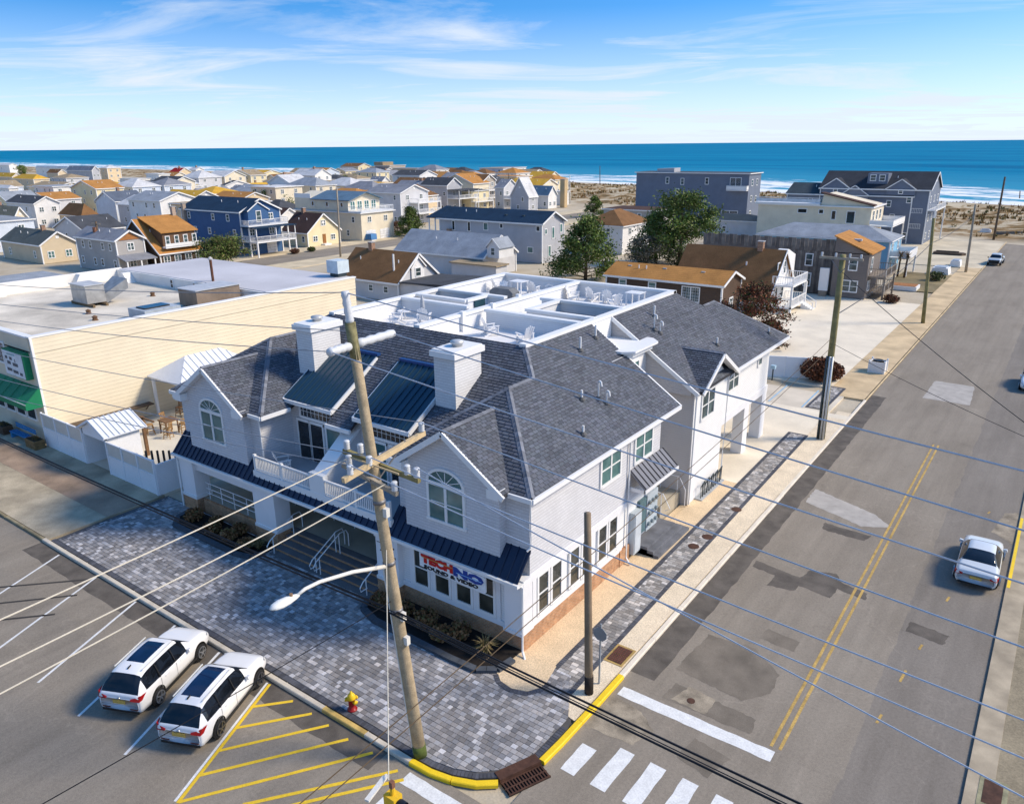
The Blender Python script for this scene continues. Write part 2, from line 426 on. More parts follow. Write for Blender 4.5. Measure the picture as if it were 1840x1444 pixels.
def seamat():
    mt, N, L, B = newmat('sea_water'); P = wpos(N)
    s = N.new('ShaderNodeSeparateXYZ'); L.new(P, s.inputs[0])
    u = nshore(N, L, s)
    cb = N.new('ShaderNodeCombineXYZ'); L.new(nmath(N, L, 'MULTIPLY', s.outputs[0], .012), cb.inputs[0]); L.new(nmath(N, L, 'MULTIPLY', u, .05), cb.inputs[1])
    cb2 = N.new('ShaderNodeCombineXYZ'); L.new(nmath(N, L, 'MULTIPLY', s.outputs[0], .0022), cb2.inputs[0]); L.new(nmath(N, L, 'MULTIPLY', u, .010), cb2.inputs[1])
    cb3 = N.new('ShaderNodeCombineXYZ'); L.new(nmath(N, L, 'MULTIPLY', s.outputs[0], .06), cb3.inputs[0]); L.new(nmath(N, L, 'MULTIPLY', u, .16), cb3.inputs[1])
    deep = nramp(N, L, nnoise(N, L, cb2.outputs[0], 1.2, 7, .62, .4), [(.34, (.0,.130,.265)), (.52, (.002,.185,.335)), (.70, (.012,.240,.385))])
    shal = nramp(N, L, nmath(N, L, 'DIVIDE', u, 330), [(0, grey(1)), (.30, grey(.72)), (1, grey(0))])
    c = nmix(N, L, 'MIX', shal, deep, (.05,.30,.44))
    rows = nnoise(N, L, cb.outputs[0], 1.0, 4, .6, .5); fine = nnoise(N, L, cb3.outputs[0], 1.0, 7, .7)
    f = nmath(N, L, 'ADD', nmath(N, L, 'MULTIPLY', rows, .55), nmath(N, L, 'MULTIPLY', fine, .45))
    near = nramp(N, L, nmath(N, L, 'DIVIDE', u, 190), [(0, grey(.60)), (.12, grey(.34)), (.22, grey(.41)), (.55, grey(.37)), (.8, grey(.15)), (1, grey(0))])
    foam = nramp(N, L, nmath(N, L, 'SUBTRACT', nmath(N, L, 'ADD', f, near), .3), [(.555, grey(0)), (.61, grey(1))])
    c = nmix(N, L, 'MIX', foam, c, (.80,.82,.82))
    L.new(c, B.inputs['Base Color']); B.inputs['Roughness'].default_value = .6; setspec(B, .02)
    nbump(N, L, B, fine, .8, .5)
    return mt
sw = MB(); pts = [(-60000, -30), (60000, -30), (60000, 55000), (-60000, 55000)]
ys = [-30, 60, 250, 900, 4000, 16000, 52000]
for a, b in zip(ys, ys[1:]):
    for x0, x1 in ((-60000, -4000), (-4000, -250), (-250, 2000), (2000, 60000)):
        sw.poly([(x0, yshore(x0)+a, -2.1), (x1, yshore(x1)+a, -2.1), (x1, yshore(x1)+b, -2.1), (x0, yshore(x0)+b, -2.1)])
struct('sea', sw, seamat())

def asphaltmat():
    mt, N, L, B = newmat('asphalt'); P = wpos(N)
    s = N.new('ShaderNodeSeparateXYZ'); L.new(P, s.inputs[0])
    st = N.new('ShaderNodeCombineXYZ'); L.new(s.outputs[0], st.inputs[0]); L.new(nmath(N, L, 'MULTIPLY', s.outputs[1], .35), st.inputs[1])
    c = nramp(N, L, nnoise(N, L, st.outputs[0], .35, 7, .65), [(.25, (.215,.184,.144)), (.5, (.262,.226,.180)), (.75, (.300,.262,.210))])
    blot = nramp(N, L, nnoise(N, L, P, 1.1, 6, .7, .8), [(.26, grey(.84)), (.42, grey(1.0)), (.8, grey(1.04))])
    fine = nramp(N, L, nnoise(N, L, P, 34, 3), [(.3, grey(.80)), (.7, grey(1.20))])
    mid = nramp(N, L, nnoise(N, L, P, 9, 4, .7), [(.3, grey(.86)), (.7, grey(1.13))])
    stk = N.new('ShaderNodeCombineXYZ'); L.new(nmath(N, L, 'MULTIPLY', s.outputs[0], 1.6), stk.inputs[0]); L.new(nmath(N, L, 'MULTIPLY', s.outputs[1], .06), stk.inputs[1])
    wear = nramp(N, L, nnoise(N, L, stk.outputs[0], 1.0, 4, .6), [(.3, grey(.90)), (.7, grey(1.08))])
    # the lane beyond x=-3.2 was paved at another time
    lane = nramp(N, L, nmath(N, L, 'ADD', nmath(N, L, 'ADD', s.outputs[0], 3.2), nmath(N, L, 'MULTIPLY', nnoise(N, L, P, .8, 3), .4)), [(.18, (1,1,1)), (.21, (.84,.86,.91))])
    vo = N.new('ShaderNodeTexVoronoi'); vo.feature = 'DISTANCE_TO_EDGE'; vo.inputs['Scale'].default_value = .10
    wv = N.new('ShaderNodeVectorMath'); wv.operation = 'ADD'; nz = N.new('ShaderNodeTexNoise'); nz.inputs['Scale'].default_value = .9; nz.inputs['Detail'].default_value = 5
    L.new(P, nz.inputs['Vector']); L.new(P, wv.inputs[0])
    sc = N.new('ShaderNodeVectorMath'); sc.operation = 'SCALE'; L.new(nz.outputs['Color'], sc.inputs[0]); sc.inputs['Scale'].default_value = 2.2; L.new(sc.outputs[0], wv.inputs[1]); L.new(wv.outputs[0], vo.inputs['Vector'])
    crack = nramp(N, L, vo.outputs['Distance'], [(0.0, grey(1.14)), (.006, grey(1.0))])
    for k in (blot, fine, lane, crack, mid, wear): c = nmix(N, L, 'MULTIPLY', 1.0, c, k)
    L.new(c, B.inputs['Base Color']); B.inputs['Roughness'].default_value = .88; setspec(B, .18)
    nbump(N, L, B, nnoise(N, L, P, 45, 3), .012, .5)
    return mt
ASPH = asphaltmat()
rd = MB()
rd.poly([(-420,-90,0),(260,-90,0),(260,15.2,0),(.25,15.2,0),(-11.72,15.2,0),(-420,15.2,0)])
rd.poly([(-11.72,15.2,0),(.25,15.2,0),(.25,196,0),(-11.72,196,0)])
rd.poly([(-128.5,60,.0),(-119,60,.0),(-119,310,.0),(-128.5,310,.0)])
road = struct('road', rd, ASPH)

PWHITE = M('road_paint_white', (.74,.74,.72), .7, .12, 3, fine=.12, bscale=30)
PYEL = M('road_paint_yellow', (.78,.52,.035), .65, .10, 2, fine=.12, bscale=30)
PYELF = M('road_paint_worn_yellow', (.50,.33,.10), .75, .30, 2, fine=.25, bscale=30)
KYEL = M('kerb_paint_yellow', (.85,.58,.02), .55, .08, 2)
CONC = M('kerb_concrete', (.62,.55,.44), .85, .18, 1.4, .3, 50)
def sheet(name, a, b, w, z, mat, parent=None, rag=False):
    a = Vector((a[0], a[1], z)); b = Vector((b[0], b[1], z)); d = (b-a).normalized(); n = Vector((-d.y, d.x, 0))*(w/2)
    mb = MB()
    if rag:      # worn edges
        k = max(2, int((b-a).length/.35)); top = []; bot = []
        for i in range(k+1):
            p = a+(b-a)*(i/k); top.append(p+n*random.uniform(.9,1.04)); bot.append(p-n*random.uniform(.9,1.04))
        mb.poly(bot+top[::-1])
    else: mb.poly([a-n, b-n, b+n, a+n])
    return mb.build(name, mat, parent)
# white bay lines, angled
def bay(x0, y0=9.5, y1=14.95): return (x0, y0), (x0-.436*(y1-y0), y1)
for x0 in (-38.6, -34.7, -30.93, -27.6, -24.23): sheet('bay_line', *bay(x0), .12, .006, PWHITE, road, True)
sheet('bay_line', (-20.86, 9.38), (-23.28, 14.9), .10, .006, PWHITE, road)
sheet('hatch_border', (-20.72, 9.4), (-23.12, 14.9), .13, .008, PYEL, road)
for (x0, y0), (x1, y1) in (((-22.63,13.62),(-21.55,14.8)),((-22.14,12.58),(-20.4,14.76)),((-21.62,11.59),(-19.39,14.72)),((-21.17,10.52),(-18.26,14.65)),((-20.72,9.45),(-17.05,14.7)),((-18.9,10.6),(-15.74,14.62)),((-18.35,10.5),(-15.3,14.45))):
    sheet('hatch_line', (x0,y0), (x1,y1), .14, .010, PYEL, road, True)
for (x0, y0), (x1, y1) in (((-40.2,11.6),(-37.2,14.6)),((-38.9,10.7),(-36.2,13.6)),((-37.6,9.9),(-35.4,12.2))):
    sheet('old_hatch_line', (x0,y0), (x1,y1), .14, .006, M('old_black_paint', (.05,.045,.04), .8), road, True)
for x in (-7.03, -6.72): sheet('centre_line', (x+1.42,23.2), (x+1.42,58.5), .12, .006, PYELF, road, True)
for i in range(10):
    x = -10.93+1.2*i; sheet('crosswalk_bar', (x,17.95), (x+.05,20.02+(-.6 if i == 0 else 0)), .60, .006, PWHITE, road, True)
sheet('stop_line', (-11.42,22.72), (-5.4,22.72), .58, .006, PWHITE, road, True)
for i in range(5): sheet('crosswalk_bar', (-15.35,14.55-1.2*i), (-12.5,14.55-1.2*i), .55, .006, PWHITE, road, True)
for x, y, l in ((-1.9,37.0,.5),(-2.3,32.3,.45),(-2.55,29.6,.9),(-2.8,26.6,.6),(-1.6,44.3,.4),(-1.3,48.4,.35)): sheet('survey_mark', (x,y), (x+.06,y+l), .10, .006, PYELF, road, True)
sheet('far_stop_line', (-5.6,176), (.1,176), .5, .006, PWHITE, road)
# darker repair strips and patches
DKA = M('fresh_asphalt', (.125,.108,.090), .9, .35, 1.2, .4, 60, fine=.2)
LTP = M('concrete_patch', (.42,.39,.35), .9, .18, 1.5, .3, 60)
PZ = [.0035]
def patch(name, pts, mat, z=None):
    PZ[0] += .00012; z = PZ[0]
    return patch_(name, pts, mat, z)
def patch_(name, pts, mat, z):
    if len(pts) < 30:
        q = []
        for (x0,y0),(x1,y1) in zip(pts, pts[1:]+pts[:1]):
            n = max(1, int(math.hypot(x1-x0,y1-y0)/.18))
            q += [(x0+(x1-x0)*i/n+random.uniform(-.05,.05), y0+(y1-y0)*i/n+random.uniform(-.05,.05)) for i in range(n)]
        pts = q
    return MB().poly([(x,y,z) for x, y in pts]).build(name, mat, road)
def rough_strip(name, x0, x1, y0, y1, mat, horiz=False):
    n = int((x1-x0 if horiz else y1-y0)/.6); A = []; B_ = []
    for i in range(n+1):
        t = i/n; j = random.uniform(-.05,.05)
        if horiz: A.append((x0+(x1-x0)*t, y0+j)); B_.append((x0+(x1-x0)*t, y1))
        else: A.append((x0, y0+(y1-y0)*t)); B_.append((x1+j, y0+(y1-y0)*t))
    patch(name, A+B_[::-1] if horiz else (B_+A[::-1]), mat)
rough_strip('asphalt_strip', -11.7, -10.55, 24.0, 68, DKA)
rough_strip('asphalt_strip', -43.2, -16.6, 14.05, 15.08, DKA, True)
for pts in ([(-9.2,33.6),(-8.0,33.8),(-7.9,34.4),(-6.4,34.2),(-6.3,35.2),(-5.0,34.9),(-5.05,35.6),(-6.3,35.9),(-6.7,36.6),(-7.9,36.2),(-8.1,35.2),(-10.4,35.6),(-10.4,34.9),(-9.2,34.7)],
            [(-8.6,41.0),(-6.4,40.9),(-6.2,41.7),(-8.7,41.9)], [(-3.0,33.4),(-1.5,33.2),(-1.4,34.1),(-3.0,34.3)]):
    patch('tar_patch', pts, DKA)
DK2 = M('stained_asphalt', (.195,.166,.130), .9, .30, .9, .4, 60, fine=.2)
for pts in ([(-10.2,25.2),(-7.3,24.9),(-6.5,26.0),(-6.6,27.2),(-8.0,28.4),(-10.0,28.2)], [(-9.9,23.3),(-6.4,23.3),(-6.5,24.2),(-9.8,24.4)], [(-8.1,29.2),(-6.6,29.1),(-6.6,29.9),(-8.0,30.1)], [(-8.2,20.8),(-6.9,20.5),(-6.6,21.8),(-8.0,22.0)]):
    patch('stained_patch', pts, DK2)
for pts in ([(-10.35,44.0),(-6.9,42.6),(-5.5,43.4),(-6.6,44.6),(-10.4,46.2)], [(-8.1,69.6),(-4.6,69.6),(-4.9,75.5),(-8.0,75.6)]):
    patch('concrete_patch', pts, LTP)
for pts in ([(-11.6,20.2),(-9.7,20.4),(-9.3,21.4),(-10.2,22.1),(-11.6,22.3)], [(-.9,46),(.2,45),(.2,49.5),(-.5,49)], [(-9.6,23.4),(-8.2,23.35),(-8.1,24.3),(-9.3,24.5)]):
    patch('sand_stain', pts, M('sandy_asphalt', (.32,.27,.20), .95, .45, 1.6, fine=.25))

# ---- side walks
SW_TAN = M('worn_sidewalk', (.44,.37,.26), .9, .40, .55, .3, 40, fine=.15)
SW_BRN = M('brown_sidewalk_band', (.33,.24,.17), .9, .35, .6, .3, 40, fine=.15)
PALE = M('pale_concrete', (.78,.69,.54), .9, .16, .35, .2, 50)
GRAV = M('pebble_gravel', (.72,.55,.35), .95, .12, 1.0, .7, 38, fine=.26)
GRAV2 = M('light_pebble_gravel', (.74,.62,.45), .95, .12, 1.0, .7, 38, fine=.26)
struct('sidewalk_left', MB().box(-400, -43.0, 15.35, 22.2, -.1, .12), SW_TAN)
o = struct('sidewalk_band', MB().box(-400, -43.05, 18.6, 20.6, .1, .126), SW_BRN)
struct('patio_floor', MB().box(-58, -43.2, 22.2, 40, -.1, .10), M('patio_concrete', (.68,.62,.50), .9, .10, .6))
struct('gravel_verge', MB().poly([(-15.9,22.2,.115),(-16.0,20.5,.115),(-15.3,20.05,.115),(-14.3,20.5,.115),(-13.95,21.3,.115),(-14.25,23,.115),(-14.6,44,.115),(-15.9,44,.115)][::1]).box(-16.3,-13.0,20.0,44.2,-.1,.06), GRAV)
struct('kerb_gravel', MB().poly([(-12.85,20.3,.118),(-11.95,20.1,.118),(-11.9,60,.118),(-13.5,60,.118),(-12.95,23,.118)]).box(-13.0,-11.9,20.2,62,-.1,.06), GRAV2)
struct('driveway', MB().box(-34, -11.85, 44.0, 61.0, -.1, .10), PALE)
struct('driveway', MB().box(-34, -13.5, 61.0, 66.0, -.1, .095), M('parking_pad', (.66,.58,.46), .9, .2, .35))
struct('side_yard', MB().box(-40, -15.0, 68.0, 112, -.1, .085), M('white_yard_gravel', (.78,.69,.54), .95, .14, .3, .3, 30))
struct('sidewalk_far', MB().box(-15.0, -11.85, 66.0, 150, -.1, .11), M('tan_walk', (.62,.47,.28), .95, .28, .4, .3, 30))
struct('far_verge', MB().box(-30, -11.85, 150, 200, -.1, .06), M('far_verge_sand', (.60,.52,.38), .95, .25, .2))
sr = MB().box(.25, 1.05, 20, 190, -.1, .10); struct('kerb_right', sr, M('stained_kerb', (.42,.35,.25), .9, .35, .8))
struct('verge_right', MB().box(1.05, 60, 20, 190, -.1, .09), M('dirt_verge', (.27,.225,.15), .95, .45, .5, .4, 30, fine=.2))
sheet('kerb_paint', (.34,39.8), (.34,48.6), .14, .106, KYEL, bpy.data.objects['kerb_right'])
# ---- kerb stones
path = [(-43.25,15.22)] + [(-43.25+2.31*i,15.21-.006*i) for i in range(1, 12)] + [(-15.6,15.13)]
arc = [(-15.6,15.13),(-14.7,15.16),(-13.9,15.32),(-13.1,15.66),(-12.52,16.12)]
arc2 = [(-11.86,17.75),(-11.80,18.9),(-11.78,20.2),(-11.76,21.6),(-11.76,23.4)]
kb = MB()
for pts in (path, arc, arc2): kb.tube([(x,y,-.02) for x, y in pts], .03, 4)
kerb = struct('kerb', kb, CONC)
def kerbstone(pts, mat, w=.24, h=.155, gap=.012, name='kerb_stone'):
    mb = MB(); L_ = []; R_ = []
    P = [Vector((x,y,0)) for x, y in pts]
    P[0] = P[0]+(P[1]-P[0]).normalized()*gap
    for i, p in enumerate(P):
        d = (P[min(i+1,len(P)-1)]-P[max(i-1,0)]).normalized(); n = Vector((-d.y,d.x,0))
        L_.append(p+n*w/2); R_.append(p-n*w/2)
    U = Vector((0,0,h)); c = .03
    for i in range(len(P)-1):
        a, b, a2, b2 = R_[i], R_[i+1], L_[i], L_[i+1]
        n0 = (L_[i]-R_[i]).normalized()*c; n1 = (L_[i+1]-R_[i+1]).normalized()*c; Uc = Vector((0,0,h-c))
        mb.poly([a,b,b+Uc,a+Uc]); mb.poly([a+Uc,b+Uc,b+U+n1,a+U+n0]); mb.poly([a+U+n0,b+U+n1,b2+U-n1,a2+U-n0]); mb.poly([a2+U-n0,b2+U-n1,b2,a2])
    mb.poly([L_[0],R_[0],R_[0]+Vector((0,0,h-c)),R_[0]+U+n0*0+(L_[0]-R_[0]).normalized()*c,L_[0]+U])
    mb.poly([R_[-1],L_[-1],L_[-1]+U,R_[-1]+U+(L_[-1]-R_[-1]).normalized()*c,R_[-1]+Vector((0,0,h-c))])
    return mb.build(name, mat, kerb)
WORN = M('kerb_faded_yellow', (.62,.42,.13), .8, .35, 2)
for i in range(len(path)-1): kerbstone(path[i:i+2], WORN if i in (10,) else CONC)
for pts in (arc[:3], arc[2:5]): kerbstone(pts, KYEL, .26)
for pts in (arc2[:3], arc2[2:4], arc2[3:5]): kerbstone(pts, KYEL, .26)
for i in range(7): kerbstone([(-11.78,23.42+2.95*i),(-11.79,23.42+2.95*(i+1))], M('pale_kerb', (.74,.66,.54), .85, .1, 1.5), .24, .13)
kerbstone([(-11.80,44.1),(-11.84,66)], M('pale_kerb'), .22, .11); kerbstone([(-11.84,66),(-11.86,195)], M('tan_kerb', (.55,.43,.26), .9, .3, .6), .2, .11)
for i in range(9): kerbstone([(-45.6-2.4*i,15.24),(-43.25-2.4*i,15.23)], M('mossy_kerb', (.33,.27,.16), .95, .45, 1.2), .2, .135)
# ---- paver plaza: single blocks
plaza = [(-42.75,15.36),(-15.6,15.30),(-14.8,15.32),(-14.0,15.47),(-13.25,15.78),(-12.62,16.3),(-12.15,17.1),(-11.98,18.0),(-11.93,19.6),(-12.1,20.15),(-12.9,20.25),(-13.3,22.3),(-42.75,22.3)]
plaza_ob = struct('paver_plaza', MB().prism([(x,y,-.1) for x, y in plaza], (0,0,.2)), M('paver_joint_sand', (.10,.095,.09), .95))
PAV = M('paver_stone', (.255,.25,.255), .85, .14, .7, .3, 60, fine=.12, attr=True)
def ptone():
    r = random.random()
    if r < .10: k = random.uniform(1.9, 2.3)
    elif r < .42: k = random.uniform(1.2, 1.6)
    elif r < .75: k = random.uniform(.85, 1.2)
    else: k = random.uniform(.68, .85)
    w = random.uniform(-.03, .06); return (k*(1+w), k*(1+w*.3), k*(1-w*.6))
def pavers(mb, singles, cv, bw=.25, bh=.21, z0=.10, z1=.135, jt=.013, limit=0):
    x0, x1 = min(p[0] for p in cv), max(p[0] for p in cv); y0, y1 = min(p[1] for p in cv), max(p[1] for p in cv)
    y = y0; r = 0
    while y < y1:
        x = x0-random.random()*bw
        while x < x1:
            w = bw*random.choice((.68, 1, 1, 1.02)); q0 = [(x+jt/2,y+jt/2),(x+w-jt/2,y+jt/2),(x+w-jt/2,y+bh-jt/2),(x+jt/2,y+bh-jt/2)]
            q = clip(q0, cv)
            if len(q) >= 3 and abs(area2(q)) > .004:
                dz = random.uniform(-.004,.004); T = ptone()
                if area2(q) < 0: q = q[::-1]
                item = (q, z1+dz, T)
                if singles is not None and len(q) == 4 and abs(area2(q)-area2(q0)) < 1e-6: singles.append(item)
                else: add_paver(mb, item, z0)
            x += w
        y += bh; r += 1
def add_paver(mb, item, z0):
    q, z, T = item; n = len(q); cx = sum(p[0] for p in q)/n; cy = sum(p[1] for p in q)/n
    top = [(p[0]+(cx-p[0])*.04, p[1]+(cy-p[1])*.04, z) for p in q]; low = [(p[0], p[1], z0) for p in q]
    mb.poly(top, T)
    for i in range(n): mb.poly([low[i], low[(i+1) % n], top[(i+1) % n], top[i]], T)
inner = [(-42.5,15.62),(-15.6,15.56),(-14.9,15.58),(-14.1,15.74),(-13.4,16.05),(-12.85,16.55),(-12.42,17.25),(-12.26,18.0),(-12.22,20.1),(-13.4,22.2),(-42.5,22.2)]
allp = []; rest = MB(); pavers(rest, allp, inner)
def camd2(it):
    q = it[0]; return q[0][0]**2+q[0][1]**2
allp.sort(key=camd2)
for it in allp[300:]: add_paver(rest, it, .1)
for it in allp[:300]:
    mb = MB(); add_paver(mb, it, .1); mb.build('paver', PAV, plaza_ob)
tag(rest.build('paver_field', PAV, plaza_ob), kind='stuff')
# dark soldier course round the plaza
DARKP = M('charcoal_paver', (.085,.088,.10), .85, .18, 1.2, .3, 60, attr=True)
def course(mb, pts, w, bl=.13, z0=.1, z1=.137):
    for (xa, ya), (xb, yb) in zip(pts, pts[1:]):
        a = Vector((xa,ya,0)); d = Vector((xb-xa,yb-ya,0)); l = d.length; d.normalize(); n = Vector((-d.y,d.x,0)); k = max(1, round(l/bl))
        for i in range(k):
            p = a+d*(l*i/k+.006); q = a+d*(l*(i+1)/k-.006); t = random.uniform(.75,1.25)
            add_paver(mb, ([(p.x,p.y),(q.x,q.y),(q.x+n.x*w,q.y+n.y*w),(p.x+n.x*w,p.y+n.y*w)], z1+random.uniform(-.002,.002), (t,t,t*1.03)), z0)
cb_ = MB(); course(cb_, [(-42.75,15.36),(-15.6,15.30),(-14.8,15.33),(-14.0,15.48),(-13.25,15.79),(-12.62,16.31),(-12.16,17.1),(-11.99,18.0),(-11.95,19.6)], .24)
course(cb_, [(-42.5,22.2),(-42.5,15.6)], .22)
tag(cb_.build('border_course', DARKP, plaza_ob), kind='stuff')
# paver walk beside the street
def walk(name, a0, b0, a1, b1, y0, y1):
    """left edge x a0->a1, right edge x b0->b1 from y0 to y1"""
    base = struct(name, MB().prism([(a0,y0,-.1),(b0,y0,-.1),(b1,y1,-.1),(a1,y1,-.1)], (0,0,.215)), M('paver_joint_sand'))
    f = MB(); pavers(f, None, [(a0+.22,y0+.2),(b0-.22,y0+.2),(b1-.22,y1-.2),(a1+.22,y1-.2)], .30, .20, .112, .128); tag(f.build('paver_field', M('walk_paver', (.30,.285,.27), .85, .16, .7, .3, 60, fine=.12, attr=True), base), kind='stuff')
    c = MB(); course(c, [(a1,y1),(a0,y0)], .22, .13, .112, .13); course(c, [(b0,y0),(b1,y1)], .22, .13, .112, .13); course(c, [(b1-.2,y1),(a1+.2,y1)], .2, .13, .112, .13)
    tag(c.build('border_course', DARKP, base), kind='stuff')
walk('paver_walk', -14.25, -12.78, -14.75, -13.3, 21.2, 55.0)
walk('paver_walk', -15.4, -13.9, -15.4, -13.9, 61.4, 68.4)
struct('gravel_corner', MB().prism([(-15.9,22.35,.10),(-16.02,21.2,.10),(-15.95,20.6,.10),(-15.55,20.3,.10),(-14.9,20.18,.10),(-14.3,20.4,.10),(-14.0,20.9,.10),(-13.98,21.3,.10),(-14.2,22.35,.10)],(0,0,.045)), GRAV)
bl_ = MB(); course(bl_, [(-16.0,20.42),(-15.6,20.08),(-14.95,19.95),(-14.2,20.15),(-13.8,20.75),(-13.75,21.3)], .21, .13, .118, .152); tag(bl_.build('border_course', DARKP, plaza_ob), kind='stuff')
# blue bay lines on the pad
for x in (-21.5,-18.3,-15.6): sheet('pad_line', (x,61.2), (x-.1,66.5), .12, .112, M('blue_line', (.30,.50,.66), .7), bpy.data.objects['driveway.001'])
# dune grass
tuft = MB()
for i in range(5200):
    x = random.uniform(-330, 70); u = random.uniform(-140, -44); y = yshore(x)+u
    if mnoise.noise((x*.05, y*.07, 9)) < -.05: continue
    q = Vector((x, y, 0))-Vector((0,0,CAM_H))
    if q.dot(FW) < 0 or abs(q.dot(RT)/q.dot(FW)) > .75: continue
    k = max(0.0, min(1.0, (u+148)/14))*max(0.0, min(1.0, (-38-u)/16))
    z = -.06+k*(.55+1.5*max(0, mnoise.noise((x*.045, y*.06, 1.3))+.25)+.6*mnoise.noise((x*.17, y*.17, 4)))
    t = random.choice(((.9,.62,.30),(1.1,.8,.42),(.6,.5,.28),(.75,.45,.2),(.45,.5,.2)))
    for j in range(6):
        a = random.random()*6.28; h = random.uniform(.5,1.15); r = random.uniform(.2,.6); c, s_ = math.cos(a), math.sin(a)
        bx, by = x+random.uniform(-.4,.4), y+random.uniform(-.4,.4)
        tuft.poly([(bx-s_*.16,by+c*.16,z-.05),(bx+s_*.16,by-c*.16,z-.05),(bx+c*r,by+s_*r,z+h)], t)
tag(tuft.build('dune_grass', M('dune_grass', (.30,.26,.18), .9, .2, .3, attr=True)), 'dry brown dune grass covering the dunes beyond the street end', 'grass', kind='stuff')
# ================================================================ MAIN CORNER BUILDING
SHAKE = siding('grey_shake_siding', (.66,.66,.68), .15, True)
LAP = siding('grey_lap_siding', (.64,.65,.67), .11)
TANLAP = siding('greige_lap_siding', (.50,.48,.47), .13)
WLAP = siding('white_lap_siding', (.82,.82,.81), .12)
BRICK = brickmat('brown_brick', (.42,.19,.085), (.54,.27,.125), (.46,.36,.26))
PANEL = M('white_panel', (.78,.78,.79), .5, .04, .8, fine=.02)
SHIN = M('slate_shingle', (.112,.122,.145), .92, .10, .35, .4, 50, fine=.2, attr=True)
UNDER = M('roof_underlay', (.045,.047,.055), .95)
NAVY = M('navy_standing_seam', (.010,.022,.055), .42, .10, .7, spec=.4)
NAVY2 = M('blue_standing_seam', (.016,.050,.085), .36, .10, .7, spec=.45)
GREYM = M('grey_standing_seam', (.17,.175,.20), .4, .08, .7, spec=.4)
B = thing('shop_building', 'large grey and white corner building with slate roof and white roof decks', 'building', (-28.25, 38, 0))
xm = lambda x: -56.5-x           # the front is symmetrical
ZE = 7.25; S = .67
# ---- walls
w = MB()
w.box(-23.2,-15.9, 22.9,35.0, 3.45,7.2); w.box(-40.6,-33.3, 22.9,35.0, 3.45,7.2); w.box(-33.35,-23.15, 25.0,35.0, 3.3,7.6)
w.build('upper_wall', SHAKE, B)
for s in (0, 1):
    f = (lambda x: x) if not s else xm
    xa, xb, xc = f(-22.4), f(-17.1), f(-19.75)
    gb = MB().prism([(xa,22.45,4.0),(xb,22.45,4.0),(xb,22.45,7.35),(xc,22.45,9.12),(xa,22.45,7.35)], (0,.6,0)); gb.build('gable_bay', SHAKE, B)
# ground floor, shop side
MB().box(-22.85,-15.92, 22.42,34.9, .9,3.5).build('shop_wall', WLAP, B)
bb = MB().box(-22.9,-15.84, 22.33,31.7, 0,.95).box(-16.35,-15.80,30.75,31.75,0,1.0); bb.build('brick_base', BRICK, B)
MB().box(-40.5,-22.86, 26.0,34.9, .0,3.5).build('porch_wall', WLAP, B)
MB().box(-40.5,-22.9, 23.25,25.98, .0,.90).box(-40.5,-33.0,22.5,23.25,0,.895).build('porch_floor', M('bluestone_floor', (.40,.37,.29), .8, .2, .8), B)
MB().box(-38.9,-33.4,22.36,22.49,0,.93).build('brick_apron', BRICK, B)
MB().box(-40.5,-22.9,22.5,26,3.36,3.44).build('porch_ceiling', PANEL, B)
st = M('bluestone_tread', (.14,.14,.145), .85, .2, 1)
for i in range(5):
    y0 = 21.4+.37*i; z = .18*(i+1); stp = MB().box(-31.6,-24.15, y0,23.26, z-.18+.001*i,z-.04).build('step', BRICK, B); MB().box(-31.6,-24.15, y0-.03,y0+.36, z-.04,z).build('tread', st, stp)
for (x0, x1) in ((-40.45,-39.1),(-33.5,-31.72),(-24.15,-22.75)):
    c = MB().box(x0,x1,22.08,23.05,.95,3.42).build('column', PANEL, B)
    MB().box(x0-.05,x1+.05,22.03,23.1,.95,1.12).build('column_trim', WHITE, c); MB().box(x0-.05,x1+.05,22.03,23.1,3.2,3.41).build('column_trim', WHITE, c)
    MB().box(x0-.03,x1+.03,22.05,23.08,0,.948).build('column_plinth', BRICK, c)
MB().box(-39.1,-33.5,22.3,22.9,2.75,3.42).build('porch_beam', PANEL, B)
MB().box(-31.7,-24.2,22.4,22.8,3.0,3.42).build('porch_beam', PANEL, B)
# corner post and frieze of the shop
cp = MB().box(-16.72,-15.84,22.2,23.0,.95,3.45).box(-16.78,-15.80,22.16,23.05,.95,1.12)
cp.build('corner_post', PANEL, B)
MB().box(-16.42,-15.83,22.35,31.7,3.22,3.52).box(-16.4,-15.845,22.95,31.0,.955,1.20).build('frieze', PANEL, B)
MB().box(-22.8,-16.7,22.34,22.5,3.2,3.5).box(-22.8,-16.7,22.34,22.5,.955,1.2).build('frieze', PANEL, B)
DIM = glassmat('shop_glass', (.03,.033,.028), .06, .5, (.075,.075,.06))
for i in range(4): window(B, -21.55+1.25*i, 22.40, 2.22, 1.0, 1.95, 'f', 'd', DIM)
for i in range(7): MB().box(-22.16+1.25*i-.11*(i<5)-0, -22.16+1.25*i+.11, 22.352,22.41, 1.2,3.2).build('mullion_post', PANEL, B) if i < 5 else None
for i in range(3):
    y = 23.85+2.55*i
    for k in (0, 1): window(B, -15.90, y+1.05*k, 2.30, .92, 1.95, 'r', 'd', DIM)
for y in (23.2, 25.55, 28.1, 30.6): MB().box(-15.93,-15.855,y-.14,y+.14,1.2,3.22).build('mullion_post', PANEL, B)
# upper windows on the street side
for y in (29.6, 33.0): window(B, -15.9, y, 6.1, 2.0, 1.62, 'r', 'pd', GLASST)
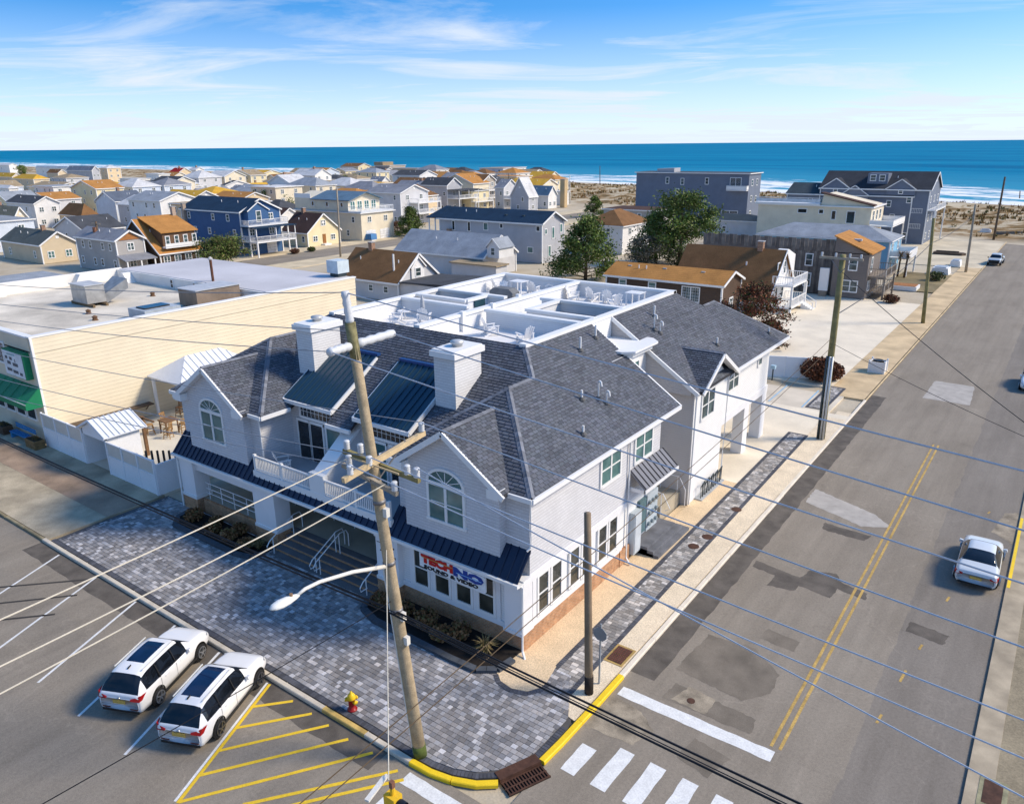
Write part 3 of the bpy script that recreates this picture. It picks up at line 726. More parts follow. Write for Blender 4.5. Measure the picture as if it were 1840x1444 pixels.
# arched windows in the gables
def arched(xc, y, zb, w, h, rise):
    n = 12; a = [(xc+math.cos(math.pi*(1-i/n))*w/2, zb+h+math.sin(math.pi*i/n)*rise) for i in range(n+1)]
    g = MB().prism([(xc-w/2,y,zb),(xc+w/2,y,zb)]+[(p[0],y,p[1]) for p in a[::-1]], (0,-.03,0)).build('window', GLASST, B)
    f = MB(); t = .13
    o_ = [(xc+(p[0]-xc)*(1+2*t/w), zb+h+(p[1]-zb-h)*(1+t/rise)) for p in a]
    for i in range(n): f.prism([(a[i][0],y-.07,a[i][1]),(a[i+1][0],y-.07,a[i+1][1]),(o_[i+1][0],y-.07,o_[i+1][1]),(o_[i][0],y-.07,o_[i][1])], (0,.07,0))
    f.box(xc-w/2-t,xc-w/2,y-.07,y,zb,zb+h).box(xc+w/2,xc+w/2+t,y-.07,y,zb,zb+h).box(xc-w/2-t-.05,xc+w/2+t+.05,y-.09,y,zb-.13,zb)
    f.box(xc-w/2,xc+w/2,y-.075,y,zb+h-.13,zb+h+.05).box(xc-.07,xc+.07,y-.072,y,zb,zb+h-.13)
    f.build('frame', WHITE, g)
    for i in range(1, 6): MB().beam((xc,y-.045,zb+h+.02),(xc+math.cos(math.pi*i/6)*w*.48,y-.045,zb+h+math.sin(math.pi*i/6)*rise*.94),.02,.03).build('glazing_bar', WHITE, g)
    for sx in (-1,1):
        MB().box(xc+sx*w/4-w/4+.08,xc+sx*w/4+w/4-.08,y-.05,y-.03,zb+h*.47,zb+h*.47+.045).build('glazing_bar', WHITE, g)
for s in (0,1): arched((-19.95 if not s else -36.95), 22.45, 5.0, 1.9, 1.75, .62)
# ---- pent roof of seamed metal across the front
PZ0, PY0, PY1, PZ1 = 3.62, 21.95, 22.95, 4.75
pr = MB()
def pent(x0, x1, y1):
    z1 = PZ0+(PZ1-PZ0)*(y1-PY0)/(PY1-PY0); pr.prism([(x0,PY0,PZ0),(x0,y1,z1),(x0,y1,z1-.12),(x0,PY0,PZ0-.06)], (x1-x0,0,0)); return z1
zb = pent(-22.4,-17.1,22.46); pent(-39.4,-34.1,22.46)
for a, b in ((-40.75,-39.4),(-34.1,-33.2),(-23.3,-22.4),(-17.1,-15.85)): pent(a, b, 22.92)
pent(-33.2,-23.3,22.32)
pent_ob = pr.build('pent_roof', NAVY, B)
x = -40.6
while x < -15.9:
    y1 = 22.44 if (-39.4 < x < -34.1 or -22.4 < x < -17.1) else (22.3 if -33.2 < x < -23.3 else 22.9)
    z1 = PZ0+(PZ1-PZ0)*(y1-PY0)/(PY1-PY0)
    MB().beam((x,PY0,PZ0+.03),(x,y1,z1+.03),.045,.055,(0,-1,1)).build('seam', NAVY, pent_ob); x += .41
MB().box(-40.8,-15.78,PY0-.12,PY0+.02,PZ0-.17,PZ0-.03).box(-40.8,-15.8,PY0,22.4,PZ0-.21,PZ0-.16).build('gutter', WHITE, B)
# ---- balcony
bal = MB().box(-33.3,-23.2,22.35,25.0,3.95,4.12).build('balcony_floor', M('balcony_board', (.42,.43,.45), .7, .1, 1), B)
MB().box(-33.35,-23.15,22.18,22.36,3.86,4.22).build('balcony_fascia', WHITE, bal)
rl = MB().box(-33.25,-28.75,22.24,22.34,4.98,5.06).box(-27.8,-23.25,22.24,22.34,4.98,5.06).box(-33.25,-28.75,22.26,22.32,4.28,4.34).box(-27.8,-23.25,22.26,22.32,4.28,4.34)
rl.build('rail', WHITE, bal)
bmesh_ = MB().box(-.022,.022,-.022,.022,0,.66).mesh('baluster', WHITE)
for x0, x1 in ((-33.15,-28.85),(-27.7,-23.35)):
    n = 33
    for i in range(n+1): inst('baluster', bmesh_, bal, (x0+(x1-x0)*i/n, 22.29, 4.33))
pm = MB().box(-.07,.07,-.07,.07,0,.95).mesh('rail_post', WHITE)
for x in (-33.2,-31.0,-28.7,-27.75,-25.5,-23.3): inst('rail_post', pm, bal, (x, 22.29, 4.18))
# sloping white party wall between the two balconies
pw = MB().prism([(-28.6,22.25,4.1),(-28.6,25.0,4.1),(-28.6,25.0,6.9),(-28.6,22.7,5.2),(-28.6,22.25,5.1)], (.75,0,0)); pw.build('party_wall', LAP, B)
MB().beam((-28.22,22.55,5.2),(-28.22,25.05,7.02),.92,.14).box(-28.75,-27.7,22.2,22.5,4.1,5.25).build('party_wall_cap', WHITE, B)
# doors and transoms under the metal dormers
for s in (0,1):
    f = (lambda x: x) if not s else xm
    for (xc, w_) in ((-26.6,1.05),(-25.25,.95),(-24.2,.9)):
        xx = f(xc); is_door = abs(xc+25.25) > .5
        dd = MB().box(xx-w_/2,xx+w_/2,24.955,25.03,4.18,6.35).build('balcony_door', GLASSD if xc != -26.6 else GLASST, B)
        MB().box(xx-w_/2-.09,xx-w_/2,24.92,25.03,4.12,6.45).box(xx+w_/2,xx+w_/2+.09,24.92,25.03,4.12,6.45).box(xx-w_/2-.09,xx+w_/2+.09,24.915,25.03,6.35,6.50).build('frame', WHITE, dd)
    window(B, f(-25.75), 24.94, 7.02, 3.4, .8, 'f', 'g', GLASSD)
    dw = MB().prism([(f(-27.6),24.95,6.55),(f(-23.9),24.95,6.55),(f(-23.9),24.95,7.55),(f(-27.6),24.95,7.55)], (0,2.8,0)); dw.build('dormer_wall', LAP, B)
# ---- slate roof
polys = []
def add(*P): polys.append(P)
for s in (0,1):
    f = (lambda x: x) if not s else xm
    V = lambda x, y, z: (f(x), y, z)
    e, r_, d = -15.55, -19.7, -21.2; zr = ZE+S*(e-r_); zd = ZE+S*(e-d)
    add(V(e,22.55,ZE), V(e,36.5,ZE), V(r_,36.5,zr), V(r_,26.7,zr)); add(V(r_,28.65,zr), V(r_,36.5,zr), V(d,36.5,zd), V(d,30.15,zd))
    add(V(e,38.9,ZE), V(e,55.15,ZE), V(r_,51.0,zr), V(r_,38.9,zr)); add(V(r_,38.9,zr), V(r_,49.05,zr), V(d,47.55,zd), V(d,38.9,zd))
    add(V(e,22.55,ZE), V(r_,26.7,zr), V(-23.85,22.55,ZE))
    add(V(r_,26.7,zr), V(r_,28.65,zr), V(-23.85,24.5,ZE), V(-23.85,22.55,ZE))
    add(V(e,55.15,ZE), V(r_,51.0,zr), V(-23.85,55.15,ZE)); add(V(r_,51.0,zr), V(r_,49.05,zr), V(-23.85,53.2,ZE), V(-23.85,55.15,ZE))
    for sg in (-1, 1):      # front gable roofs
        add(V(-19.75,22.08,9.36), V(-19.75,25.68,9.36), V(-19.75+sg*3.1,22.55,7.27), V(-19.75+sg*3.1,22.08,7.27))
    if s == 0:
        for sg in (-1, 1):  # side gable over the rear block
            add((-15.35,42.0,8.92), (-18.05,42.0,8.92), (-15.55,42.0+sg*2.75,7.24), (-15.35,42.0+sg*2.75,7.24))
zf0, zf1 = 7.0, ZE+S*5.65
zv = ZE; zfe = ZE-S*.3
YB = 25.02; zb2 = ZE+S*(YB-24.5); k_ = YB-24.5
add((-27.75,24.2,zfe),(-29.45,24.2,zfe),(-29.45,YB,zb2),(-27.75,YB,zb2))      # eave between the two metal dormers
add((-23.85,24.5,zv),(-23.95,24.4,zv-S*.1),(-23.95,YB,zb2),(-23.85+k_,YB,zb2))
add((-32.65,24.5,zv),(-32.65-k_,YB,zb2),(-32.6,YB,zb2))
add((-32.65-k_,YB,zb2),(-36.8,28.65,ZE+S*4.15),(-35.3,30.15,zf1),(-21.2,30.15,zf1),(-19.7,28.65,ZE+S*4.15),(-23.85+k_,YB,zb2))
rb = MB()
for P in polys:
    P = [Vector(p) for p in P]; n = (P[1]-P[0]).cross(P[2]-P[0])
    if n.z < 0: P = P[::-1]
    rb.prism(P, (0,0,-.16))
rb.prism([(-23.85,53.2,ZE),(-32.65,53.2,ZE),(-36.8,49.05,ZE+S*4.15),(-35.3,47.55,zf1),(-21.2,47.55,zf1),(-19.7,49.05,ZE+S*4.15)],(0,0,-.16))
roof = rb.build('roof', UNDER, B)
sm = MB()
for i, P in enumerate(polys): shingle_mb(sm, P)
tag(sm.build('shingles', SHIN, roof), kind='stuff')
# ridge and hip caps
hc = MB()
def caps(a, b):
    a = Vector(a); b = Vector(b); d = b-a; n = max(1, int(d.length/.28))
    for i in range(n):
        t = random.uniform(.85,1.5); p = a+d*(i/n); q = a+d*((i+1.08)/n); x = d.normalized().cross(Vector((0,0,1))).normalized()*.14; up = Vector((0,0,.055)); dn = Vector((0,0,-.035))
        hc.poly([p+dn-x,q+dn-x+up*.3,q+up,p+up*1.3], (t,t,t)); hc.poly([p+up*1.3,q+up,q+dn+x+up*.3,p+dn+x], (t,t,t))
zr = ZE+S*4.15
for s in (0,1):
    f = (lambda x: x) if not s else xm
    V = lambda x, y, z: (f(x), y, z)
    caps(V(-15.55,22.55,ZE), V(-19.7,26.7,zr)); caps(V(-19.7,26.7,zr), V(-19.7,28.65,zr)); caps(V(-19.7,28.65,zr), V(-21.2,30.15,zf1)); caps(V(-23.85,22.55,ZE), V(-19.7,26.7,zr)); caps(V(-19.75,22.08,9.36), V(-19.75,25.68,9.36))
    caps(V(-15.55,55.15,ZE), V(-19.7,51,zr)); caps(V(-19.7,51,zr), V(-19.7,49.05,zr))
caps((-15.35,42,8.92), (-18.05,42,8.92))
tag(hc.build('hip_caps', M('slate_cap', (.15,.16,.185), .92, .14, .5, attr=True), roof), kind='stuff')
# eaves, gutters, rakes
def eave(a, b, dz=0): MB().beam(Vector(a)+Vector((0,0,-.10+dz)), Vector(b)+Vector((0,0,-.10+dz)), .14, .2).build('gutter', WHITE, roof)
eave((-15.50,22.5,ZE),(-15.50,36.5,ZE)); eave((-15.50,44.75,ZE),(-15.50,55.15,ZE)); eave((-15.5,22.5,ZE),(-16.7,22.5,ZE)); eave((-22.8,22.5,ZE),(-23.9,22.5,ZE)); eave((-23.9,22.5,ZE),(-23.9,24.4,ZE))
eave((-41.0,22.5,ZE),(-39.8,22.5,ZE)); eave((-33.7,22.5,ZE),(-32.6,22.5,ZE)); eave((-32.6,22.5,ZE),(-32.6,24.4,ZE)); eave((-41.0,22.5,ZE),(-41,55,ZE)); eave((-29.5,24.15,zf0+.05),(-27.7,24.15,zf0+.05))
eave((-15.5,55.15,ZE),(-41,55.15,ZE)); eave((-15.5,36.48,ZE),(-15.5,36.5,ZE))
def rkb(*a): MB().beam(*a).build('rake_board', WHITE, roof)
for xc in (-19.75, -36.75):
    for sg in (-1, 1):
        rkb((xc+sg*3.15,22.06,7.12),(xc,22.06,9.24),.10,.24,(0,0,1)); rkb((xc+sg*3.0,22.26,7.12),(xc,22.26,9.12),.34,.06)
        MB().box(xc+sg*2.65-.3,xc+sg*2.65+.3,22.0,22.5,7.02,7.42).build('cornice_return', WHITE, roof)
for sg in (-1, 1):
    rkb((-15.33,42+sg*2.8,7.10),(-15.33,42,8.80),.10,.22); rkb((-15.55,42+sg*2.7,7.10),(-15.55,42,8.70),.34,.06)
rkb((-15.5,36.52,ZE-.12),(-21.2,36.52,zf1-.12),.10,.22); rkb((-15.5,38.86,ZE-.12),(-21.2,38.86,zf1-.12),.10,.22)
for pts in ([(-15.75,22.62,7.1),(-15.78,22.80,6.85),(-15.80,22.82,4.9),(-15.9,22.7,4.75)],[(-15.74,22.15,3.4),(-15.74,22.12,.35),(-15.5,21.95,.12)],[(-15.72,31.35,7.1),(-15.8,31.4,6.9),(-15.8,31.4,.4),(-15.45,31.2,.15)],[(-15.72,39.2,7.1),(-15.80,39.28,.2)],
            [(-15.62,44.55,7.0),(-15.78,44.3,6.7),(-15.78,44.2,.2)],[(-33.0,22.7,7.1),(-33.2,22.8,6.9),(-33.2,22.85,4.3)],[(-40.5,22.0,3.4),(-40.5,21.98,.2)]):
    MB().tube(pts,.05,6).build('downspout', WHITE, B)
# ---- metal dormer roofs
for s in (0,1):
    x0, x1 = ((-27.75,-24.0) if not s else (-33.2,-29.45))
    sh = MB().prism([(x0,24.55,7.68),(x0,28.1,9.80),(x0,28.1,9.62),(x0,24.55,7.5)], (x1-x0,0,0)).build('dormer_roof', NAVY2, B)
    n = 9
    for i in range(n+1):
        x = x0+.03+(x1-x0-.06)*i/n; MB().beam((x,24.56,7.71),(x,28.05,9.80),.05,.06).build('seam', NAVY2, sh)
    MB().box(x0-.05,x1+.05,28.0,28.25,9.76,9.9).build('ridge_flashing', M('bright_blue_flashing', (.02,.07,.22), .35), sh)
    MB().box(x0-.06,x1+.06,24.44,24.56,7.44,7.64).beam((x1+.03,24.5,7.55),(x1+.03,28.0,9.64),.1,.22).beam((x0-.03,24.5,7.55),(x0-.03,28.0,9.64),.1,.22).build('fascia', WHITE, sh)
# ---- chimneys
for x0, x1 in ((-23.85,-22.55),(-33.95,-32.65)):
    ch = MB().box(x0,x1,26.35,28.35,8.0,11.15).build('chimney', siding('chimney_siding', (.74,.74,.74), .14, True), B)
    MB().box(x0-.14,x1+.14,26.2,28.5,11.0,11.28).box(x0-.05,x1+.05,26.3,28.4,11.28,11.36).build('chimney_cap', WHITE, ch)
    MB().lathe([(.26,0),(.26,.14),(.34,.16),(.34,.26),(.1,.32)], ((x0+x1)/2,27.35,11.36), 10).build('flue_cap', M('grey_flue', (.55,.56,.56), .4, metal=.3), ch, True)
# ---- roof vents
PVC = M('white_pipe', (.78,.78,.77), .4, .03)
def slope_z(x): return ZE+S*(-15.55-x)
for (x, y, h, hook) in ((-20.0,33.5,.75,0),(-20.3,35.6,.75,0),(-17.9,30.2,.5,0),(-17.6,31.3,.85,1),(-17.25,31.5,.6,1),(-16.6,28.2,.45,0),(-20.2,42.6,.7,0),(-19.5,41.2,.85,1),(-19.2,41.4,.65,1),(-17.2,45.6,.5,0),(-16.3,53.0,.4,0)):
    z = slope_z(x); v_ = MB()
    if hook: v_.tube([(x,y,z-.1),(x,y,z+h),(x+.08,y-.06,z+h+.1),(x+.2,y-.12,z+h+.08),(x+.24,y-.14,z+h-.12)],.055,6)
    else: v_.cyl(x,y,z-.1,z+h,.06,8)
    vo = v_.build('roof_vent', PVC, B); MB().lathe([(.2,0),(.13,.08),(.07,.14)],(x,y,z+.02),10).build('vent_flashing', M('vent_boot', (.10,.10,.10), .7), vo)
# ---- rear block over the carport
MB().box(-30,-16.2, 39.6,53.3, 3.75,7.2).build('rear_upper_wall', WLAP, B)
MB().box(-30,-16.18, 39.6,44.0, 0,3.75).build('rear_lower_wall', WLAP, B)
MB().prism([(-15.9,39.35,0.05),(-15.9,44.0,0.05),(-15.9,44.0,7.2),(-15.9,42.0,8.72),(-15.9,39.35,7.2)],(-.4,0,0)).build('gable_bay', WLAP, B)
MB().box(-30,-15.95,39.33,39.62,0,7.2).build('rear_front_wall', TANLAP, B)
MB().box(-16.75,-16.14,44.0,53.4,3.45,3.95).build('carport_beam', PANEL, B)
MB().box(-29,-16.4,44.05,53.2,3.65,3.76).build('carport_ceiling', PANEL, B)
for y in (49.3, 52.9): MB().box(-16.9,-16.15,y-.45,y+.45,0.05,3.5).build('pillar', PANEL, B)
MB().box(-27.2,-27,44,53.3,0,3.7).build('carport_back_wall', TANLAP, B)
window(B, -15.9, 41.35, 5.95, 2.0, 1.75, 'r', 'pd', GLASS); window(B, -16.2, 46.2, 6.2, 1.9, 1.55, 'r', 'pd', GLASS); window(B, -16.2, 51.2, 6.4, .85, 1.1, 'r', 'd', GLASS)
MB().prism([(-15.95,38.94,7.0),(-21.2,38.94,7.0),(-21.2,38.94,10.85),(-15.95,38.94,7.3)],(0,.35,0)).build('rear_gable_wall', TANLAP, B)
MB().prism([(-15.95,36.0,6.9),(-21.2,36.0,6.9),(-21.2,36.0,10.85),(-15.95,36.0,7.3)],(0,.42,0)).build('front_gable_wall', TANLAP, B)
# passage between the blocks, roofed by a white canopy
MB().box(-30,-18.85,34.9,39.4,0,9.5).build('passage_wall', WLAP, B); window(B, -18.85, 37.6, 8.4, .9, 1.2, 'r', 'd', GLASST)
cn_ = MB().prism([(-21.15,36.0,9.78),(-18.9,36.0,9.78),(-18.3,36.5,9.78),(-18.3,39.3,9.78),(-18.9,39.9,9.78),(-21.15,39.9,9.78)],(0,0,-.12)).prism([(-21.1,36.2,9.66),(-19.1,36.2,9.66),(-18.55,36.7,9.66),(-18.55,39.1,9.66),(-19.1,39.7,9.66),(-21.1,39.7,9.66)],(0,0,-.3))
cn_.build('canopy_roof', WHITE, B)
MB().box(-21.6,-21.11,36.56,38.82,9.3,10.96).build('passage_parapet', WLAP, B)
# meter wall, grey awning, landing
MB().box(-19,-16.1,31.72,34.95,0,3.5).build('meter_wall', LAP, B); MB().box(-19,-16.05,31.75,34.98,0,.55).build('brick_base', BRICK, B)
aw = MB().prism([(-15.85,31.55,5.15),(-14.95,31.55,4.35),(-14.95,31.55,4.25),(-15.85,31.55,5.0)],(0,3.75,0)).build('side_awning', GREYM, B)
for i in range(10):
    y = 31.6+3.65*i/9; MB().beam((-15.86,y,5.17),(-14.94,y,4.36),.05,.05).build('seam', M('seam_dark', (.02,.022,.03), .5), aw)
MB().box(-15.0,-14.9,31.5,35.35,4.14,4.3).box(-15.9,-14.95,31.5,31.56,4.1,4.3).build('fascia', WHITE, aw)
# ---- roof decks
DKW = siding('deck_wall_siding', (.76,.77,.78), .12)
dk = MB().box(-35.2,-21.3,30.2,47.5,9.3,10.10).build('deck_floor', M('deck_floor_grey', (.76,.75,.74), .7, .08, 1), B)
walls = [(-35.35,-35.1,30.15,47.55),(-21.4,-21.15,30.15,47.55),(-35.35,-21.15,30.1,30.35),(-35.35,-21.15,47.35,47.6),(-28.68,-28.42,30.35,47.35),(-35.1,-29.6,35.9,36.1),(-28.0,-21.4,35.8,36.0),
         (-35.1,-30.9,37.3,37.5),(-35.1,-29.5,39.6,39.8),(-31.0,-30.8,37.5,39.6),(-26.0,-21.4,37.2,37.4),(-27.2,-21.4,40.6,40.8),(-26.0,-25.8,37.4,40.6)]
for i, (x0, x1, y0, y1) in enumerate(walls):
    front = i == 2
    wl_ = MB().box(x0,x1,y0,y1,9.9,10.98 if not front else 10.6).build('parapet', DKW, B)
    zz = 10.98 if not front else 10.6
    MB().box(x0-.09,x1+.09,y0-.09,y1+.09,zz+.002*i,zz+.17+.002*i).build('parapet_cap', WHITE, wl_)
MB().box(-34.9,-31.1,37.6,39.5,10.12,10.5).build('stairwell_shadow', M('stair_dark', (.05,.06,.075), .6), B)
MB().box(-25.7,-21.5,37.5,40.5,10.12,10.45).build('stairwell_shade', M('stair_dark'), B)  # dark boxes stand in for the shade inside both stairwells
for x, y in ((-28.75,40.2),(-28.35,36.9),(-28.35,34.0)): MB().box(x-.13,x+.13,y-.13,y+.13,10.1,11.3).build('parapet_post', WHITE, B)
MB().box(-30.78,-30.72,38.1,39.2,10.1,11.0).build('stair_door', M('dark_teal_door', (.02,.06,.08), .4), B)
# ---- rails at porch and steps
PIPE = M('white_pipe_rail', (.80,.80,.80), .4, .03)
def rails(name, pts, lab):
    t = thing(name, lab, 'handrail', pts[0]); return t
def handrail(lab, x, y0=21.3, y1=23.35, dbl=False, grp='white pipe handrails of the front steps'):
    t = thing('handrail', lab, 'handrail', (x, y0, .13), grp); m_ = MB()
    z0, z1 = .98, 1.85
    m_.tube([(x,y0+.25,.55),(x,y0-.15,.55),(x,y0-.2,.75),(x,y0,z0),(x,y1-.4,z1),(x,y1,z1),(x,y1+.12,z1-.25),(x,y1+.12,.9)],.028,6)
    m_.build('rail', PIPE, t); MB().tube([(x,y0+.2,.12),(x,y0+.2,z0+.08)],.028,6).build('post', PIPE, t); MB().tube([(x,y1-.5,.7),(x,y1-.5,z1)],.028,6).build('post', PIPE, t)
handrail('white pipe handrail on the front steps beside the brick-footed white column', -31.35)
handrail('white pipe handrail standing free in the middle of the front steps', -28.0); handrail('white pipe handrail in the middle of the front steps, inner one of the pair', -27.7)
handrail('white pipe handrail on the front steps beside the shop front', -24.4)
t = thing('porch_railing', 'white pipe railing of the ramp on the front porch', 'railing', (-36.3,22.6,.9)); m_ = MB()
for z in (1.25, 1.55, 1.9): m_.tube([(-38.9,22.62,z),(-33.5,22.62,z)],.022,5)
m_.build('rail', PIPE, t)
for i in range(5): MB().tube([(-38.6+1.2*i,22.62,.9),(-38.6+1.2*i,22.62,1.9)],.025,5).build('post', PIPE, t)
t = thing('porch_railing', 'white pipe railing along the porch back wall above the steps', 'railing', (-30,24.9,.9)); m_ = MB()
for z in (1.2,1.45,1.7,1.95): m_.tube([(-34,24.95,z),(-27.0,24.95,z)],.02,5)
m_.build('rail', PIPE, t)
for i in range(5): MB().tube([(-33.8+1.65*i,24.95,.9),(-33.8+1.65*i,24.95,1.95)],.025,5).build('post', PIPE, t)
for i in range(5):
    x = -33.5+1.9*i; window(B, x, 26.0, 2.0, 1.3, 1.9, 'f', 'dp', GLASSD)
# ---- meters and boxes on the side wall
ME = M('meter_grey', (.46,.52,.56), .5, .1, 1)
t = thing('electric_cabinet', 'tall pale blue-grey electric cabinet on the side wall beneath the metal awning', 'electric box', (-15.9,32.1,.5)); MB().box(-16.1,-15.6,31.85,32.6,.35,2.7).build('cabinet', ME, t); MB().box(-15.6,-15.57,31.9,32.55,.45,2.6).build('cabinet_door', M('meter_grey_light', (.56,.61,.65), .5), t)
t = thing('meter_bank', 'bank of electric meters on grey panels beneath the metal awning', 'electric meters', (-15.9,33.7,.6))
MB().box(-16.1,-15.75,32.68,33.4,1.1,3.0).build('panel', M('panel_dark_teal', (.10,.17,.19), .5), t); MB().box(-16.1,-15.72,33.45,34.7,1.0,3.1).build('panel', ME, t)
mm = MB().tube([(0,0,0),(.14,0,0)],.12,10).mesh('meter', M('meter_glass', (.25,.3,.32), .2))
for j in range(3):
    for i in range(3): inst('meter', mm, t, (-15.73, 33.65+.4*i, 1.4+.62*j))
# entrance landing on the street side
LAND = thing('side_entrance_steps', 'charcoal paver landing with two low steps beside the meter wall', 'steps', (-15.2,34.5,.1))
for i, (x1, z) in enumerate(((-14.55,.28),(-14.85,.44),(-15.2,.6))): MB().box(-17.6,x1,32.6+.0*i,36.5-.25*i,.11,z).build('step', M('landing_paver', (.16,.165,.18), .85, .3, 1.5), LAND)
MB().box(-18.8,-16.4,36.6,39.3,0,.9).build('stoop', M('stoop_concrete', (.42,.37,.28), .9), LAND)
t = thing('handrail', 'white pipe handrail of the stoop between the two blocks', 'handrail', (-16.6,38,.3)); m_ = MB()
m_.tube([(-17.6,39.1,.9),(-17.6,39.1,1.9),(-16.4,39.1,1.9),(-15.95,39.0,1.2),(-15.95,39.0,.2)],.026,6).tube([(-17.5,36.8,.9),(-17.5,36.8,1.85),(-16.3,36.7,1.75),(-15.8,36.6,1.0),(-16.1,36.6,.8)],.026,6).build('rail', PIPE, t)
MB().tube([(-16.5,39.1,.5),(-16.5,39.1,1.85)],.026,6).tube([(-16.4,36.7,.5),(-16.4,36.7,1.75)],.026,6).build('post', PIPE, t)
t = thing('bike_rack', 'dark rack of upright hoops on the white wall of the rear block', 'bike rack', (-15.6,42.1,.1)); DKM = M('dark_metal', (.05,.07,.08), .5, metal=.3)
MB().box(-15.85,-15.4,40.3,43.9,.12,.2).build('base_rail', M('grey_metal', (.4,.42,.43), .5), t)
hp = MB().tube([(0,-.14,0),(0,-.16,.75),(.05,-.08,.95),(.05,.08,.95),(0,.16,.75),(0,.14,0)],.03,6).mesh('hoop', DKM, None, True)
for i in range(10): inst('hoop', hp, t, (-15.55-.05*(i % 2), 40.6+.34*i, .2))

# ---- shop sign
SG = thing('shop_sign', 'white shop sign with red and blue name and black line SOUND & VIDEO', 'sign', (-19.4,21.9,3.1))
sb = MB().prism([(-21.15,21.85,2.74),(-17.55,21.85,2.60),(-17.45,21.85,2.66),(-17.45,21.85,3.34),(-17.55,21.85,3.40),(-21.15,21.85,3.42)],(0,.09,0)).build('board', M('sign_white', (.82,.83,.84), .4), SG)
RED = M('sign_red', (.55,.015,.012), .4, .05); BLU = M('sign_blue', (.012,.05,.28), .4, .1); BLK = M('sign_black', (.012,.012,.014), .5)
def sgn(s, size, mat, x, z, bold=.012, sx=1.0, y=21.835):
    o = inst('lettering', text_mesh(s, size, mat, bold=bold), SG, (x, y, z)); o.rotation_euler = (R(90), 0, 0); o.scale = (sx,1,1); return o
sgn('TECH', .50, RED, -20.10, 3.17, sx=1.42, bold=.036); sgn('NO', .52, BLU, -18.36, 3.13, sx=1.95, bold=.036)
MB().box(-21.0,-19.2,21.812,21.818,3.25,3.28).build('gold_stripe', M('sign_gold', (.6,.36,.1), .4), SG); MB().box(-19.0,-17.62,21.812,21.818,3.11,3.14).build('pale_stripe', M('sign_pale_blue', (.25,.5,.85), .4), SG)
sgn('SOUND & VIDEO', .23, BLK, -19.35, 2.80, sx=1.75, bold=.009)
# scattered script on the column beside the steps
t = thing('column_lettering', 'faint dark script lettering on the white column beside the steps', 'lettering', (-23.5,22.0,1.5))
for (x, z, a, b) in ((-23.9,2.95,.3,.02),(-23.75,2.55,.25,.05),(-23.3,2.45,.03,.12),(-23.7,2.15,.05,.07),(-23.55,1.95,.16,.10),(-23.1,2.0,.14,.14),(-22.95,2.35,.1,.12),(-23.0,2.85,.08,.08)):
    MB().box(x-a/2,x+a/2,22.055,22.079,z-b/2,z+b/2).build('stroke', BLK, t)
# ================================================================ BEIGE BUILDING AND PATIO
BEI = siding('beige_siding', (.76,.67,.50), .30, line=.90)
BEIF = M('beige_front', (.70,.62,.48), .7, .10, .5)
PARA = M('white_stucco', (.82,.80,.76), .8, .14, .35)
G = thing('warehouse_building', 'long beige sided flat roofed building with green awning and white parapets', 'building', (-71,37,0))
MB().box(-84.4,-58.05,22.4,52.9,0,6.9).build('wall', BEI, G)
MB().box(-84.4,-58.0,22.3,22.42,.0,7.0).build('front_wall', BEIF, G)
MB().box(-58.35,-58.0,22.35,52.9,6.9,8.0).build('parapet', BEI, G); MB().box(-84.2,-58.36,22.3,22.65,6.9,7.95).build('parapet', BEIF, G)
MB().box(-58.45,-57.95,22.25,53.0,8.0,8.12).build('coping', WHITE, G); MB().box(-84.4,-58.46,22.25,22.75,7.95,8.08).build('coping', WHITE, G)
MB().box(-58.08,-57.94,22.27,22.43,0,8.0).build('corner_trim', WHITE, G)
MB().box(-84.2,-58.3,22.6,42.4,6.9,7.02).build('flat_roof', M('stained_flat_roof', (.66,.60,.50), .9, .35, .25, fine=.15), G)
# the taller rear part and the left parapet wall, with buttresses
MB().box(-84.2,-58.2,42.4,52.88,6.0,8.06).build('rear_block', PARA, G)
MB().box(-84.0,-58.5,42.6,52.7,8.05,8.12).build('rear_flat_roof', M('grey_membrane_roof', (.55,.54,.56), .85, .18, .12), G)
MB().box(-84.5,-84.2,22.3,43,6.9,8.2).build('left_parapet', PARA, G)
for y in (30.0, 38.2): MB().prism([(-84.19,y-.9,7.0),(-84.19,y+.9,7.0),(-84.19,y+.15,8.15),(-84.19,y-.15,8.15)],(.9,0,0)).build('buttress', PARA, G)
MB().prism([(-82.6,42.39,7.0),(-80.4,42.39,7.0),(-81.3,42.39,8.0),(-81.7,42.39,8.0)],(0,-.9,0)).build('buttress', PARA, G)
for x in (-73.5,-69.5): window(G, x, 42.39, 7.5, .55, .9, 'f', 'd', GLASSD)
# front: windows, awning, sign
for i in range(4): window(G, -60.2-1.75*i, 22.3, 2.35, 1.55, 1.5, 'f', 'x', GLASSD)
GREEN = M('green_awning', (.010,.20,.09), .6, .1, .8)
awn = MB().prism([(-57.9,22.25,4.45),(-57.9,21.1,3.45),(-57.9,21.1,3.02),(-57.9,22.25,3.02)],(-12,0,0)).build('awning', GREEN, G)
MB().box(-69.9,-57.88,21.07,21.1,3.42,3.47).build('awning_piping', WHITE, awn)
for i in range(10): MB().beam((-57.9-1.3*i,22.2,4.46),(-57.9-1.3*i,21.08,3.48),.03,.03).build('awning_rib', GREEN, awn)
window(G, -64.2, 22.3, 6.3, 3.4, 1.7, 'f', 'g', GLASSD)
sgb = thing('notice_sign', 'white lettered notice board with green edge above the green awning', 'sign', (-60.0,22.0,5.9))
MB().box(-61.9,-58.6,21.85,22.28,4.95,6.9).build('case', GREEN, sgb); MB().box(-61.85,-58.78,21.82,21.86,5.0,6.8).build('face', M('sign_face', (.70,.75,.80), .4), sgb)
SMK = M('sign_smudge', (.10,.11,.13), .6, .3, 12)
